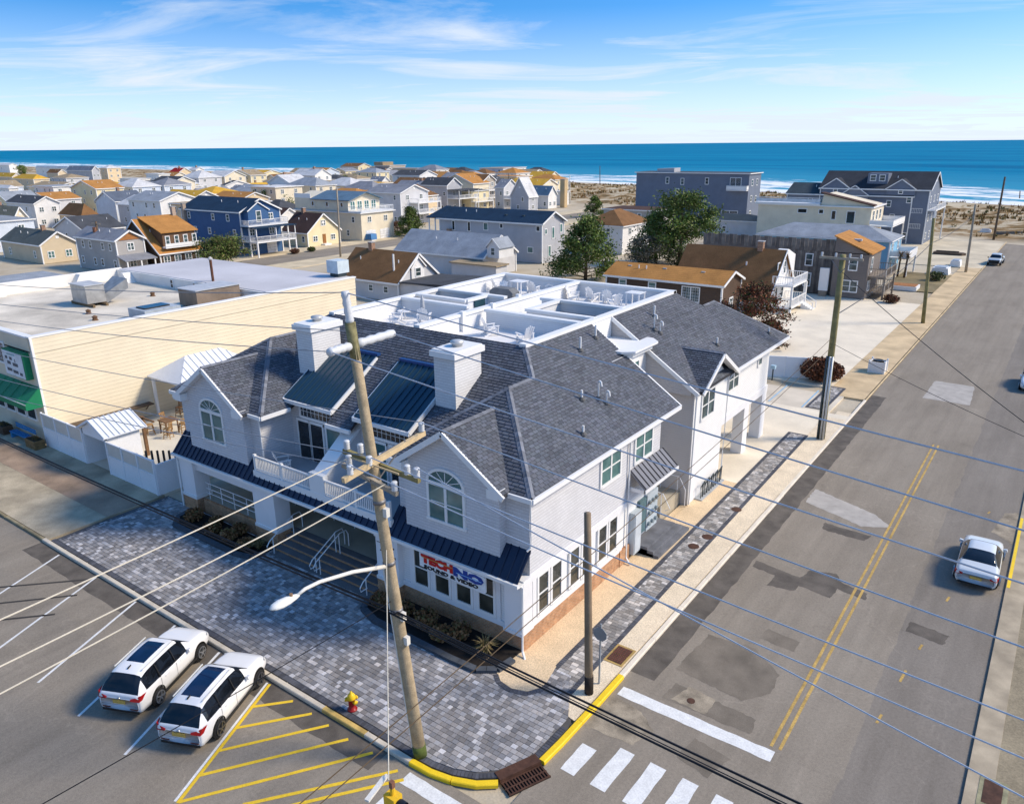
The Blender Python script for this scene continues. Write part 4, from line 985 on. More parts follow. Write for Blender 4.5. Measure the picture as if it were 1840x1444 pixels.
for (x, z, w_, h_) in ((-61.3,6.32,.35,.22),(-60.6,6.3,.38,.22),(-59.95,6.2,.10,.26),(-61.0,5.95,.55,.24),(-60.0,5.9,.8,.24),(-61.1,5.42,.75,.22),(-60.15,5.36,.8,.22),(-59.3,5.3,.4,.2),(-60.5,6.62,1.3,.12)):
    MB().box(x-w_/2,x+w_/2,21.806,21.822,z-h_/2,z+h_/2).build('lettering', SMK if z < 6.6 else M('sign_smudge_teal', (.30,.48,.52), .6), sgb)
# roof machinery
STEEL = M('galvanised_steel', (.42,.42,.41), .45, .25, 1.5, metal=.5)
t = thing('rooftop_unit', 'boxy galvanised air handler with flared intake hood on the beige building roof', 'air conditioner', (-72.2,33.5,7.0))
MB().box(-73.6,-70.9,32.6,34.3,7.3,8.9).build('cabinet', STEEL, t); MB().box(-73.7,-70.8,32.5,34.4,8.9,8.97).build('lid', M('steel_lid', (.5,.51,.52), .5), t)
MB().prism([(-72.5,34.35,8.0),(-71.0,34.35,8.0),(-70.3,36.2,9.2),(-72.8,36.2,9.2)],(0,0,-.9)).build('hood', STEEL, t)
for y in (32.8,34.0): MB().box(-74.2,-70.2,y-.1,y+.1,7.02,7.3).build('skid', M('rusty_skid', (.20,.14,.08), .9, .4, 2), t)
t = thing('rooftop_unit', 'long brown rooftop air unit at the far parapet of the beige building', 'air conditioner', (-63,38.5,7.0)); MB().box(-64.4,-61.6,37.6,42.0,7.15,8.6).build('cabinet', M('brown_unit', (.22,.17,.13), .6, .25, 1), t); MB().box(-64.5,-61.5,37.5,42.1,8.6,8.68).build('lid', M('pale_lid', (.48,.50,.53), .5), t)
t = thing('rooftop_unit', 'low pale blue rooftop unit behind the edge of the beige wall', 'air conditioner', (-62,33.6,7.0)); MB().box(-63.2,-60.6,32.2,35.4,7.05,7.9).build('cabinet', M('paleblue_unit', (.40,.45,.50), .5), t); MB().box(-62.6,-61.2,32.6,34.8,7.9,8.02).build('fan_grille', GLASSD, t)
for i, (x, y) in enumerate(((-68.0,31.2),(-66.5,40.2),(-69.8,41.5),(-71.2,38.9),(-64.9,30.2))):
    t = thing('roof_vent', 'small rust brown vent stub on the stained flat roof', 'vent', (x,y,7.0), 'vent stubs on the stained roof'); MB().lathe([(.28,0),(.2,.1),(.2,.3)],(x,y,7.02),8).build('stub', M('rust_vent', (.16,.09,.05), .9), t); MB().lathe([(.26,0),(.05,.12)],(x,y,7.32),8).build('cap', M('rust_vent'), t)
def stack(lab, x, y, z, h):
    t = thing('flue_pipe', lab, 'flue', (x,y,z)); MB().cyl(x,y,z,z+h,.13,8).build('pipe', M('rust_pipe', (.14,.06,.035), .8, .3, 2), t); MB().lathe([(.2,0),(.24,.12),(.05,.3)],(x,y,z+h),8).build('cap', M('pale_cap', (.55,.53,.5), .6), t)
p = gz(383,505,8.12); stack('rusty flue pipe with pale cap on the grey membrane roof', p.x, p.y, 8.1, 2.1)
p = gz(610,497,8.12); t = thing('roof_box', 'pale blue metal exhaust box at the corner of the grey membrane roof', 'vent', (p.x,p.y,8.12)); MB().box(p.x-1.1,p.x+.5,p.y-.6,p.y+.9,8.5,9.75).build('cabinet', M('paleblue_box', (.55,.63,.68), .45), t); MB().box(p.x-.9,p.x+.3,p.y-.4,p.y+.7,8.1,8.5).build('curb', DKM, t)
# patio fence
FEN = M('white_vinyl', (.80,.81,.83), .5, .05, .8)
def fence(lab, a, b, h, lattice=True, name='patio_fence', wind=False):
    a = Vector((*a, .1)); b = Vector((*b, .1)); t = thing(name, lab, 'fence', a); d = b-a; n = max(1, round(d.length/1.8)); hh = h*(.58 if wind else .96)
    for i in range(n):
        p = a+d*(i/n); q = a+d*((i+1)/n); up = Vector((0,0,1))
        MB().beam(p+up*hh/2, q+up*hh/2, .05, hh).build('panel', FEN, t)
        if wind: MB().beam(p+up*(hh+h)/2, q+up*(hh+h)/2, .012, h-hh-.05).build('screen_pane', M('clear_screen', (.62,.60,.54), .25, .05, spec=.5), t)
    for i in range(n+1):
        p = a+d*(i/n); MB().beam(p, p+Vector((0,0,h+.08)), .12, .12).build('post', FEN, t)
    MB().beam(a+Vector((0,0,h)), b+Vector((0,0,h)), .10, .08).build('top_rail', FEN, t); MB().beam(a+Vector((0,0,hh)), b+Vector((0,0,hh)), .11, .07).build('mid_rail', FEN, t)
fence('white patio fence with clear upper panes between gate hut and beige building', (-57.9,21.98), (-52.1,21.98), 2.5, wind=True)
fence('white patio fence with clear upper panes between gate hut and grey corner building', (-48.9,21.98), (-43.3,21.98), 2.3, wind=True)
fence('short solid white patio fence running back along the grey corner building', (-43.25,22.05), (-43.25,25.6), 2.0)
h = thing('gate_hut', 'small white gatehouse with pitched ribbed roof in the patio fence', 'hut', (-50.5,23,0.1))
MB().box(-52.1,-51.98,22,24.3,.1,2.75).build('side_wall', FEN, h); MB().box(-49.1,-48.95,22,24.3,.1,2.75).build('side_wall', FEN, h)
MB().prism([(-52.1,22.0,2.7),(-48.95,22.0,2.7),(-50.5,22.0,3.5)],(0,.1,0)).box(-52.1,-48.95,22,22.1,2.35,2.7).build('gable', FEN, h)
MB().box(-51.9,-49.2,23.9,24.0,.1,2.6).build('inner_door', siding('hut_boards', (.62,.64,.68), .2), h)
RIB = M('white_ribbed_metal', (.72,.74,.77), .4, .05)
for sg in (-1,1):
    r_ = MB().prism([(-50.5,21.75,3.62),(-50.5+sg*1.85,21.75,2.72),(-50.5+sg*1.85,21.75,2.66),(-50.5,21.75,3.52)],(0,3.0,0)).build('roof', RIB, h)
    for i in range(9): MB().beam((-50.5,21.8+.36*i,3.66),(-50.5+sg*1.85,21.8+.36*i,2.76),.04,.05).build('rib', RIB, r_)
gzb = thing('gazebo', 'patio bar pavilion with hipped white ribbed roof', 'gazebo', (-56.0,33,0))
e_, ap1, ap2 = [(-57.9,30.1,3.4),(-53.2,30.1,3.4),(-53.2,37.5,3.4),(-57.9,37.5,3.4)], (-55.6,32.2,4.9), (-55.6,35.4,4.9)
gr = MB()
for P in ([e_[0],e_[1],ap1],[e_[1],e_[2],ap2,ap1],[e_[2],e_[3],ap2],[e_[3],e_[0],ap1,ap2]): gr.prism(P,(0,0,-.1))
gro = gr.build('roof', RIB, gzb)
for i in range(14):
    y = 30.3+.54*i; tt = min(1, (y-30.1)/2.1, (37.5-y)/2.1); MB().beam((-53.2,y,3.44),(-53.2-2.4*max(.05,tt),y,3.44+1.5*max(.05,tt)),.04,.05).build('rib', RIB, gro)
for x, y in ((-53.5,30.4),(-57.6,30.4),(-53.5,37.2)): MB().box(x-.1,x+.1,y-.1,y+.1,.1,3.4).build('post', FEN, gzb)
MB().box(-57.7,-53.6,34.5,34.8,.1,1.2).build('bar_front', M('bar_tan', (.55,.42,.24), .7), gzb); MB().box(-57.8,-53.4,34.2,34.9,1.2,1.28).build('bar_top', M('bar_dark', (.10,.07,.05), .5), gzb)
# wall counter, stools and tables
BRW = M('brown_resin_wood', (.20,.11,.055), .6, .3, 4); BRL = M('honey_resin_wood', (.38,.22,.09), .6, .3, 4)
t = thing('wall_counter', 'dark counter shelf along the beige patio wall', 'counter', (-57.8,27.5,.1)); MB().box(-58.0,-57.3,23.6,30.0,1.15,1.25).build('top', M('bar_dark'), t)
for i in range(4): MB().beam((-57.95,24.2+1.8*i,.7),(-57.4,24.2+1.8*i,1.14),.06,.06).build('bracket', M('bar_dark'), t)
t = thing('patio_table', 'square high bar table of brown wood on the patio', 'table', (-53.0,28.6,.1)); MB().box(-53.55,-52.45,28.05,29.15,1.1,1.18).build('top', BRW, t)
for sx in (-1,1):
    for sy in (-1,1): MB().box(-53+sx*.45-.04,-53+sx*.45+.04,28.6+sy*.45-.04,28.6+sy*.45+.04,.1,1.1).build('leg', BRW, t)
def stool(mat, lab):
    t = thing('bar_stool', lab, 'stool', (0,0,0), 'wooden bar stools on the patio')
    MB().box(-.22,.22,-.22,.22,.74,.80).build('seat', mat, t)
    for sx in (-1,1):
        for sy in (-1,1): MB().beam((sx*.26,sy*.26,0),(sx*.18,sy*.18,.75),.05,.05).build('leg', mat, t)
    for z in (.3,.5): MB().box(-.24,.24,-.245,-.205,z,z+.04).box(-.24,.24,.205,.245,z,z+.04).box(-.245,-.205,-.204,.204,z,z+.04).box(.205,.245,-.204,.204,z,z+.04).build('stretcher', mat, t)
    for sx in (-1,1): MB().beam((sx*.2,.2,.8),(sx*.22,.3,1.2),.04,.04).build('back_post', mat, t)
    for i in range(5): MB().beam((-.16+.08*i,.21,.82),(-.17+.085*i,.29,1.15),.04,.015).build('back_slat', mat, t)
    MB().beam((-.25,.30,1.18),(.25,.30,1.18),.04,.08).build('back_rail', mat, t)
    return t
sA = stool(BRL, 'honey brown wooden bar stool with slatted back on the patio'); sB = stool(BRW, 'dark brown wooden bar stool with slatted back crowded under the pavilion')
for i, (x, y, a, k) in enumerate(((-56.9,25.9,90,0),(-56.8,27.3,80,0),(-53.9,27.6,160,0),(-52.0,27.9,-60,0),(-52.1,29.2,-100,0),(-54.2,29.0,100,0),(-55.8,31.2,20,1),(-55.0,31.6,10,1),(-54.3,31.3,-20,1),(-53.7,31.9,0,1),(-54.8,32.6,190,1),(-55.6,32.8,170,1))):
    src = sB if k else sA
    o = src if i in (0, 6) else copy_tree(src)
    o.location = (x,y,.1); o.rotation_euler.z = R(a)
t = thing('patio_post', 'dark wooden post on the patio beside the metal pent roof', 'post', (-50.1,25.2,.1)); MB().box(-50.2,-50.0,25.1,25.3,.1,3.0).build('shaft', BRW, t); MB().beam((-51.6,25.2,2.9),(-48.6,25.2,2.9),.1,.12).build('arm', BRW, t)
t = thing('dark_trellis', 'dark trellis panel inside the white patio fence corner', 'trellis', (-44.4,23.6,.1))
for i in range(9): MB().beam((-45.8+.3*i,22.9+.22*i,.2),(-45.8+.3*i,22.9+.22*i,2.2),.12,.08).build('slat', M('dark_weathered', (.06,.055,.05), .9, .3, 3), t)
# pavement things in front of the beige building
t = thing('bench', 'bright blue wooden bench beneath the green awning', 'bench', (-60.6,21.5,.12)); BB = M('blue_bench_paint', (.02,.20,.46), .5, .1)
for y in (21.3,21.48,21.66): MB().box(-62.2,-59.0,y-.07,y+.07,.52,.58).build('seat_slat', BB, t)
for x in (-61.9,-59.3): MB().box(x-.06,x+.06,21.2,21.75,.12,.52).build('leg', BB, t)
for z in (.8,1.0): MB().box(-62.2,-59.0,21.76,21.82,z,z+.13).build('back_slat', BB, t)
def planter(lab, x, y, m1):
    t = thing('planter', lab, 'planter', (x,y,.12))
    for z in (.12,.34,.56): MB().box(x-.75,x+.75,y-.36,y+.36,z,z+.2).build('board', m1, t)
    MB().box(x-.66,x+.66,y-.3,y+.3,.70,.775).build('soil', M('dark_soil', (.03,.025,.02), .95), t)
    f = MB()
    for i in range(60):
        a = random.random()*6.3; r = random.random()*.3; q = Vector((x+random.uniform(-.6,.6), y+random.uniform(-.25,.25), .76)); v = Vector((math.cos(a)*.1, math.sin(a)*.1, random.uniform(.1,.3)))
        f.poly([q+Vector((-.04,0,0)), q+Vector((.04,0,0)), q+v], (.6,.55,.3))
    tag(f.build('plants', M('dry_plant', (.20,.16,.07), .9, attr=True), t), kind='stuff')
planter('brown timber planter with dry plants between blue bench and white fence', -58.3, 21.35, M('brown_timber', (.22,.14,.06), .85, .3, 3)); planter('dark timber planter with dry plants at the far end of the blue bench', -63.6, 21.4, M('dark_timber', (.09,.06,.04), .85, .3, 3))

# ================================================================ PLANTING BEDS
MULCH = M('black_mulch', (.018,.014,.012), .95, .4, 6, .6, 40)
def bed(name, lab, pts, inset, plants):
    t = thing(name, lab, 'flower bed', (sum(p[0] for p in pts)/len(pts), sum(p[1] for p in pts)/len(pts), .13))
    MB().prism([(x,y,.11) for x, y in inset],(0,0,.10)).build('soil', MULCH, t)
    for i in range(len(pts)-1):
        (xa,ya),(xb,yb) = pts[i], pts[i+1]; l = math.hypot(xb-xa,yb-ya); n = max(1, round(l/.45))
        for k in range(n):
            a = Vector((xa+(xb-xa)*k/n, ya+(yb-ya)*k/n, .2)); b_ = Vector((xa+(xb-xa)*(k+.96)/n, ya+(yb-ya)*(k+.96)/n, .2)); MB().beam(a,b_,.30,.16).build('edging_stone', M('dark_edging', (.075,.085,.10), .8, .25, 2), t)
    return t
bed('planting_bed', 'black mulch bed with brown shrubs beside the porch columns', [(-39.6,22.0),(-39.4,20.9),(-38.6,20.25),(-33.0,20.25),(-32.0,20.5),(-31.75,21.2)], [(-39.5,22.05),(-39.3,20.95),(-38.5,20.35),(-33.0,20.35),(-32.1,20.6),(-31.85,21.4),(-31.8,22.05)], 0)
bed('planting_bed', 'black mulch bed with brown shrubs beneath the shop sign', [(-24.1,21.3),(-23.7,20.6),(-22.6,20.25),(-18.0,20.15),(-16.7,20.2),(-16.0,20.7),(-15.85,21.6)], [(-24.0,22.05),(-24.0,21.3),(-23.6,20.65),(-22.6,20.35),(-18,20.25),(-16.75,20.3),(-16.1,20.75),(-15.95,21.6),(-15.95,22.3),(-22.7,22.3)], 0)
def shrub(lab, p, r, h, cols, group=None, n=420, name='shrub', leaf=.09, cat='shrub'):
    x, y, z = p; t = thing(name, lab, cat, (x,y,z), group); s_ = MB()
    for i in range(6):
        a = i*1.05; s_.tube([(x,y,z),(x+math.cos(a)*r*.5,y+math.sin(a)*r*.5,z+h*.7)],.02,4,.008)
    s_.build('stem', M('twig', (.14,.08,.05), .9), t)
    c = MB()
    for i in range(n):
        u_ = random.uniform(-1,1); a = random.random()*6.283; rr = random.random()**.4; q = math.sqrt(1-u_*u_)
        P = Vector((x+r*rr*q*math.cos(a), y+r*rr*q*math.sin(a), z+h*(.52+.48*u_*rr)))
        d1 = Vector((random.gauss(0,1),random.gauss(0,1),random.gauss(0,1))).normalized()*leaf; d2 = d1.cross(Vector((random.gauss(0,1),random.gauss(0,1),random.gauss(0,1)))).normalized()*leaf*.7
        c.poly([P-d1,P+d2,P+d1,P-d2], random.choice(cols))
    c.build('foliage', M('shrub_leaf', (.24,.24,.24), .85, .1, 2, attr=True), t)
    return t
BC = ((1.0,.52,.22),(.8,.40,.16),(.55,.28,.12),(.55,.42,.14),(1.2,.66,.3)); OC = ((.55,.50,.14),(.45,.40,.12),(.8,.6,.2))
for i, (x, y, r, h) in enumerate(((-38.2,21.2,.55,.75),(-36.6,21.6,.4,.6),(-36.0,20.95,.5,.7),(-34.6,21.7,.45,.7),(-34.5,20.95,.5,.7),(-33.0,20.9,.45,.6))):
    shrub('rounded brown-leaved shrub in the bed beside the porch columns', (x,y,.2), r, h, BC, 'brown shrubs by the porch')
for i, (x, y, r, h) in enumerate(((-23.3,21.3,.45,.6),(-21.8,21.2,.6,.8),(-20.4,21.3,.6,.85),(-19.2,20.9,.5,.7),(-18.6,21.4,.55,.8))):
    shrub('rounded brown-leaved shrub in the bed beneath the shop sign', (x,y,.2), r, h, BC, 'brown shrubs by the shop')
def grassclump(lab, x, y, z=.2, h=.9):
    t = thing('ornamental_grass', lab, 'plant', (x,y,z)); c = MB()
    for i in range(110):
        a = random.random()*6.283; r = random.uniform(.1,.7); hh = h*random.uniform(.5,1); p0 = Vector((x+math.cos(a)*.06,y+math.sin(a)*.06,z)); p1 = p0+Vector((math.cos(a)*r*.4,math.sin(a)*r*.4,hh*.8)); p2 = p0+Vector((math.cos(a)*r,math.sin(a)*r,hh*random.uniform(.7,1.05))); w_ = Vector((-math.sin(a),math.cos(a),0))*.02
        k = random.choice(((.9,.75,.45),(.7,.55,.3),(.55,.5,.25))); c.poly([p0-w_,p0+w_,p1+w_,p1-w_],k); c.poly([p1-w_,p1+w_,p2],k)
    c.build('blades', M('dry_grass', (.30,.28,.22), .9, attr=True), t)
grassclump('straw coloured ornamental grass at the corner of the shop bed', -17.0, 21.2); grassclump('straw coloured ornamental grass in the bed beside the front steps', -32.4, 21.3, .2, .7)
# ================================================================ POLES
WOOD = M('pole_wood', (.42,.33,.21), .85, .25, 3, .5, 50, fine=.18); WOODD = M('dark_pole_wood', (.13,.095,.065), .9, .3, 3, .5, 50); WOODN = M('new_timber', (.62,.47,.27), .75, .12, 4); GREYW = M('grey_timber', (.36,.31,.24), .9, .25, 3)
PORC = M('grey_porcelain', (.62,.64,.66), .3, .05); HARD = M('pole_hardware', (.20,.20,.21), .5, .2, metal=.5); MOSSW = M('mossy_pole_wood', (.25,.22,.10), .9, .35, 2, .4, 40); ALU = M('galvanised_arm', (.72,.70,.64), .4, .08)
bx, by = -15.49, 15.52
def pole_at(z): return Vector((bx+(-17.5-bx)*z/16.4, by, z))
PL = thing('utility_pole', 'leaning timber utility pole with crossarms and street lamp at the plaza kerb', 'utility pole', (bx,by,.13))
MB().tube([pole_at(z) for z in (.1,3,6,9,12,15.4)], [.23,.215,.20,.185,.17,.155], 12).build('shaft', WOOD, PL, True)
MB().tube([pole_at(z) for z in (.1,.55)], .245, 12).build('mossy_foot', M('green_moss', (.10,.13,.03), .95, .4, 3), PL, True)
MB().tube([pole_at(14.3), pole_at(15.45)], .165, 10).build('weathered_head', M('lichen_head', (.22,.20,.10), .95, .5, 5), PL, True)
def insul(p, up, l=.34, r=.11, parent=PL, name='insulator'):
    p = Vector(p); up = Vector(up).normalized(); pts = []; rs = []
    for i in range(9): pts.append(p+up*(l*i/8)); rs.append(r*(1.0 if i % 2 else .78))
    return MB().tube(pts, rs, 10).build(name, PORC, parent, True)
insul(pole_at(15.4), pole_at(16)-pole_at(15), 1.0, .14, PL, 'top_insulator')
a0 = pole_at(14.75); insul(a0+Vector((-.05,.15,.0)), (.05,1,.03), 1.55, .15, PL, 'post_insulator'); insul(a0+Vector((0,-.15,0)), (-.0,-1,-.02), .85, .15, PL, 'post_insulator')
c1 = pole_at(11.2); A1, B1 = c1+Vector((.25,-1.45,-.25)), c1+Vector((.25,2.2,.15))
MB().beam(A1, B1, .14, .17).build('crossarm', WOODN, PL)
c2 = pole_at(10.75); A2, B2 = c2+Vector((-1.6,.22,.2)), c2+Vector((1.75,.22,-.02)); MB().beam(A2, B2, .14, .16).build('crossarm', MOSSW, PL)
A3, B3 = c2+Vector((-1.2,-.22,-.05)), c2+Vector((1.2,-.22,-.45)); MB().beam(A3, B3, .13, .15).build('crossarm', GREYW, PL)
for p in (B1+Vector((0,-.12,.08)), A1+Vector((0,.3,.08)), A1+Vector((0,1.1,.1)), B2+Vector((-.1,0,.08)), B2+Vector((-.5,0,.08)), A2+Vector((.15,0,.08)), A2+Vector((.8,0,.1)), B3+Vector((-.1,0,.08)), A3+Vector((.3,0,.08))): insul(p, (0,0,1), .32, .11)
for p, q in ((A1+Vector((0,.7,0)), pole_at(10.2)), (B1+Vector((0,-.9,0)), pole_at(10.3))): MB().beam(p, q, .03, .05).build('brace', HARD, PL)
MB().beam(c2+Vector((-.7,-.3,.35)), c2+Vector((1.4,-.3,.30)), .03, .05).build('brace', WOODN, PL)
for z in (7.45, 5.75, 9.6): MB().tube([pole_at(z), pole_at(z+.12)], .215, 12).build('band', HARD, PL, True)
for z, s in ((4.6,.10),(5.5,.12),(9.2,.1)): q = pole_at(z); MB().box(q.x+.16,q.x+.32,q.y-.08,q.y+.08,z,z+.3).build('terminal_box', ALU, PL)
MB().tube([pole_at(z)+Vector((-.13,-.18,0)) for z in (.2,2.5,5,7.3)], .025, 6).build('ground_wire', ALU, PL)
# the lamp arm reaches out over the parking bays
arm = [pole_at(7.45)+Vector((0,-.15,0)), Vector((-16.36,13.9,7.98)), Vector((-16.33,12.6,8.30)), Vector((-16.3,12.05,8.36)), Vector((-16.3,11.75,8.30))]
MB().tube(arm, [.075,.065,.06,.055,.05], 8).build('lamp_arm', ALU, PL, True)
lh = MB(); prof = [(0,.06,.05),(.15,.11,.09),(.4,.17,.12),(.65,.19,.13),(.85,.15,.10),(.97,.05,.04)]; nn = 12; rows = []
for t_, hw, hh in prof: rows.append([(-16.3+hw*math.cos(2*math.pi*k/nn), 11.8-t_, 8.28+t_*.05+hh*math.sin(2*math.pi*k/nn)*(1 if math.sin(2*math.pi*k/nn) > 0 else .7)) for k in range(nn)])
for r_ in rows: lh.v += r_
for i in range(len(rows)-1):
    for k in range(nn): lh.f.append((i*nn+k, i*nn+(k+1) % nn, (i+1)*nn+(k+1) % nn, (i+1)*nn+k)); lh.t.append(None)
lh.f += [tuple(reversed(range(nn))), tuple((len(rows)-1)*nn+k for k in range(nn))]; lh.t += [None, None]
lho = lh.build('lamp_head', M('lamp_white', (.80,.80,.76), .4, .03), PL, True); MB().cyl(-16.3,11.55,8.36,8.46,.05,8).build('photocell', M('brown_cell', (.25,.15,.08), .6), lho)
def pole(lab, base, top, r0, r1, mat, extra=None, zb=.1):
    t = thing('utility_pole', lab, 'utility pole', (base[0],base[1],zb)); b0 = Vector((base[0],base[1],zb)); b1 = Vector(top)
    MB().tube([b0+(b1-b0)*(i/4) for i in range(5)], [r0+(r1-r0)*i/4 for i in range(5)], 10).build('shaft', mat, t, True); return t
t = pole('short dark timber pole without wires beside the stop sign', (-12.3,21.75), (-12.55,21.75,7.85), .17,.13, M('dark_pole_gradient', (.22,.165,.11), .9, .45, .45, .4, 50)); MB().tube([(-12.3,21.75,.1),(-12.31,21.75,.9)],.18,10).build('tarred_foot', M('tar', (.03,.022,.018), .9), t, True)
t = pole('green stained timber pole with crossarm and metal cable guard beside the driveway', (-12.41,54.94), (-12.48,54.94,13.3), .26,.19, MOSSW)
MB().beam((-13.95,54.8,13.05),(-11.15,54.8,13.05),.13,.16).build('crossarm', GREYW, t)
for x in (-13.8,-12.9,-12.0,-11.3): insul((x,54.8,13.13),(0,0,1),.26,.08,t)
for x in (-13.2,-11.8): MB().beam((x,54.78,13.0),(-12.46,54.72,12.1),.03,.05).build('brace', HARD, t)
for dx in (-.17,.02,.2): MB().tube([(-12.43+dx,54.66,.15),(-12.45+dx,54.68,6.3)],.075,8).build('cable_guard', M('riser_grey', (.60,.62,.63), .35, .1, metal=.3) if dx > -.1 else DKM, t, True)
pole('slim green-tinged timber pole beside the dark weathered house', (-12.89,99.94), (-13.5,99.94,12.15), .22,.16, MOSSW)
pole('plain brown timber pole beside the parked pickup', (-13.65,144.46), (-13.94,144.46,10.8), .22,.16, GREYW)
pole('dark tarred timber pole at the end of the street by the dunes', (-14.4,195.7), (-14.43,195.7,13.1), .24,.18, WOODD)
p = gz(612,462); pole('timber pole with lamp across the next street before the cream house', (p.x,p.y), gy(605,338,p.y), .20,.15, GREYW)
p = gz(186,482); t = pole('dark timber pole with transformer before the tan cottages', (p.x,p.y), gy(172,398,p.y), .22,.17, WOODD); q = gy(173,413,p.y); MB().lathe([(.3,-.5),(.33,-.45),(.33,.45),(.2,.55)],(q.x+.2,q.y-.4,q.z),10).build('transformer', M('rusty_can', (.22,.10,.06), .7), t, True); q = gy(172,402,p.y); MB().beam((q.x-1.5,q.y,q.z),(q.x+1.5,q.y,q.z),.12,.14).build('crossarm', GREYW, t)
for (px_, py_, tx, ty, lab) in ((915,368,914,312,'distant dark pole behind the grey gabled beach houses'),(867,366,867,318,'distant dark pole before the brown roofed beach house'),(1078,338,1078,298,'distant dark pole standing at the dune edge'),(1024,366,1024,315,'distant pale lamp pole beside the white low house'),(581,330,581,300,'distant pole at the beach end of the next street'),(595,330,595,306,'distant thin pole beside the hedge of pines'),(288,358,286,328,'distant dark pole among the white houses'),(1832,357,1833,343,'distant short post on the open beach')):
    p = gz(px_,py_); pole(lab, (p.x,p.y), gy(tx,ty,p.y), .2, .15, WOODD if 'pale' not in lab else ALU)
# ---------------------------------------------------------------- wires
WIRE = M('bare_wire', (.50,.53,.58), .4, .1, metal=.4); WHW = M('weathered_cable', (.66,.60,.48), .6, .1); BLKW = M('black_cable', (.010,.010,.012), .5); BRNW = M('brown_cable', (.11,.075,.04), .6)
def wire(lab, a, b, r, mat, sag=.3, group=None, ext=0, n=14, name='overhead_wire'):
    a = Vector(a); b = Vector(b); b = a+(b-a)*(1+ext); L_ = 1.0
    pts = [a+(b-a)*(i/n)-Vector((0,0,4*sag*(i/n)*(1-i/n))) for i in range(n+1)]
    return tag(MB().tube(pts, r, 5).build(name, mat), lab, 'wire', group)
ends = [(pole_at(16.35),835,505,'the very top of the leaning pole'),(a0+Vector((-.0,1.65,.05)),942,540,'the building-side post insulator of the leaning pole'),(a0+Vector((0,-.95,0)),1038,570,'the road-side post insulator of the leaning pole'),(B1+Vector((0,-.12,.4)),1153,625,'the building-side end of the new timber crossarm'),(A1+Vector((0,1.1,.4)),1284,675,'the middle of the new timber crossarm'),(A1+Vector((0,.3,.4)),1353,705,'the road-side end of the new timber crossarm'),(B2+Vector((-.1,0,.4)),1423,None,'the end of the mossy crossarm')]
for p, y, yl, w_ in ends:
    wire('silver wire crossing the side street from '+w_, p, gy(1840,y,15.3), .020, WIRE, .12, 'bare wires crossing the side street from the leaning pole', .6)
    if yl: wire('dark wire past the beige building from '+w_, p, gy(0,yl,15.3), .016, M('grey_wire', (.26,.28,.31), .5), .25, 'wires running past the beige building', .35)
for p, y in ((A3+Vector((.3,0,.3)),1106),(c2+Vector((0,-.3,-.3)),1190),(B3+Vector((-.5,0,.2)),1239)): wire('pale cable running out over the parking bays from the leaning pole', p, gx(0,y,-17), .018, WHW, .1, 'pale cables over the parking bays', .5)
wire('thin dark cable passing above the white cars', pole_at(6.2), gx(62,1444,-16.6), .014, BLKW, .12, None, .5)
c0 = pole_at(5.75)+Vector((0,-.22,0))
for k, (dy, dz) in enumerate(((0,0),(.09,.09),(-.05,.16))): wire(('thick','thick','thin')[k]+' black telephone cable from the leaning pole across the crosswalk', c0+Vector((0,dy,dz)), gy(1408,1444,15.4)+Vector((0,dy*2,dz*1.2)), .034 if k < 2 else .016, BLKW, .05, 'black cables over the crosswalk', .6); wire(('thick','thick','thin')[k]+' black telephone cable along the shop front from the leaning pole', c0+Vector((0,dy,dz)), gy(0,788,15.3)+Vector((0,dy,dz)), .030 if k < 2 else .015, BLKW, .2, 'black cables along the shop front', .3)
for k, (p0, p1) in enumerate(((gx(600,1365,-12.6), (-12.5,54.85,7.6)), (gx(600,1396,-12.6), (-12.5,54.85,6.9)))): wire('dark brown service wire along the side street to the green stained pole', p1, p0, .016, BRNW, .55, 'service wires along the side street', .35)
wire('dark cable slung from the green stained pole across the side street', (-12.46,54.9,12.2), gy(1840,752,46), .022, BLKW, .3, None, .2); wire('thin dark cable slung lower from the green stained pole across the street', (-12.44,54.9,7.2), gy(1840,780,46), .016, BLKW, .2, None, .2)
for dx in (-.15,.1): wire('dark line strung along the street between timber poles', (-12.45+dx,54.94,9.2+dx), (-13.3+dx,99.94,9.4+dx), .018, BLKW, .5, 'lines strung between the timber poles'); wire('dark line strung along the street between timber poles', (-13.3+dx,99.94,9.4+dx), (-13.8+dx,144.46,9.3), .018, BLKW, .5, 'lines strung between the timber poles')
# ---------------------------------------------------------------- signal over the crossing
sp0 = gz(706,1432,6.0); sx_, sy_ = sp0.x, sp0.y
TS = thing('traffic_signal', 'yellow traffic signal head hanging over the crossing on a pale cable', 'traffic light', (sx_,sy_,6.0)); SY = M('signal_yellow', (.80,.50,.03), .45, .1)
MB().box(sx_-.17,sx_+.17,sy_-.14,sy_+.14,5.0,6.1).build('housing', SY, TS)
for i in range(3):
    z = 5.2+.35*i; MB().tube([(sx_+.17,sy_,z),(sx_+.36,sy_,z-.02)],.14,10,.15,False).build('visor', M('signal_black', (.012,.014,.02), .35), TS, True)
MB().tube([(sx_,sy_,6.1),(sx_,sy_,6.3)],.06,8).build('hanger_cap', SY, TS); MB().box(sx_-.05,sx_+.05,sy_-.05,sy_+.05,6.3,6.48).build('clamp', M('rusty_can'), TS)
MB().beam((sx_-.32,sy_+.1,6.35),(sx_-.2,sy_-.62,6.3),.12,.06).beam((sx_-.32,sy_+.1,6.35),(sx_-.3,sy_+.16,6.35),.1,.05).build('side_arm', ALU, TS)
wire('pale span cable from the leaning pole to the yellow traffic signal', pole_at(8.1), (sx_-.1,sy_,6.45), .016, WHW, .05, None, .0)
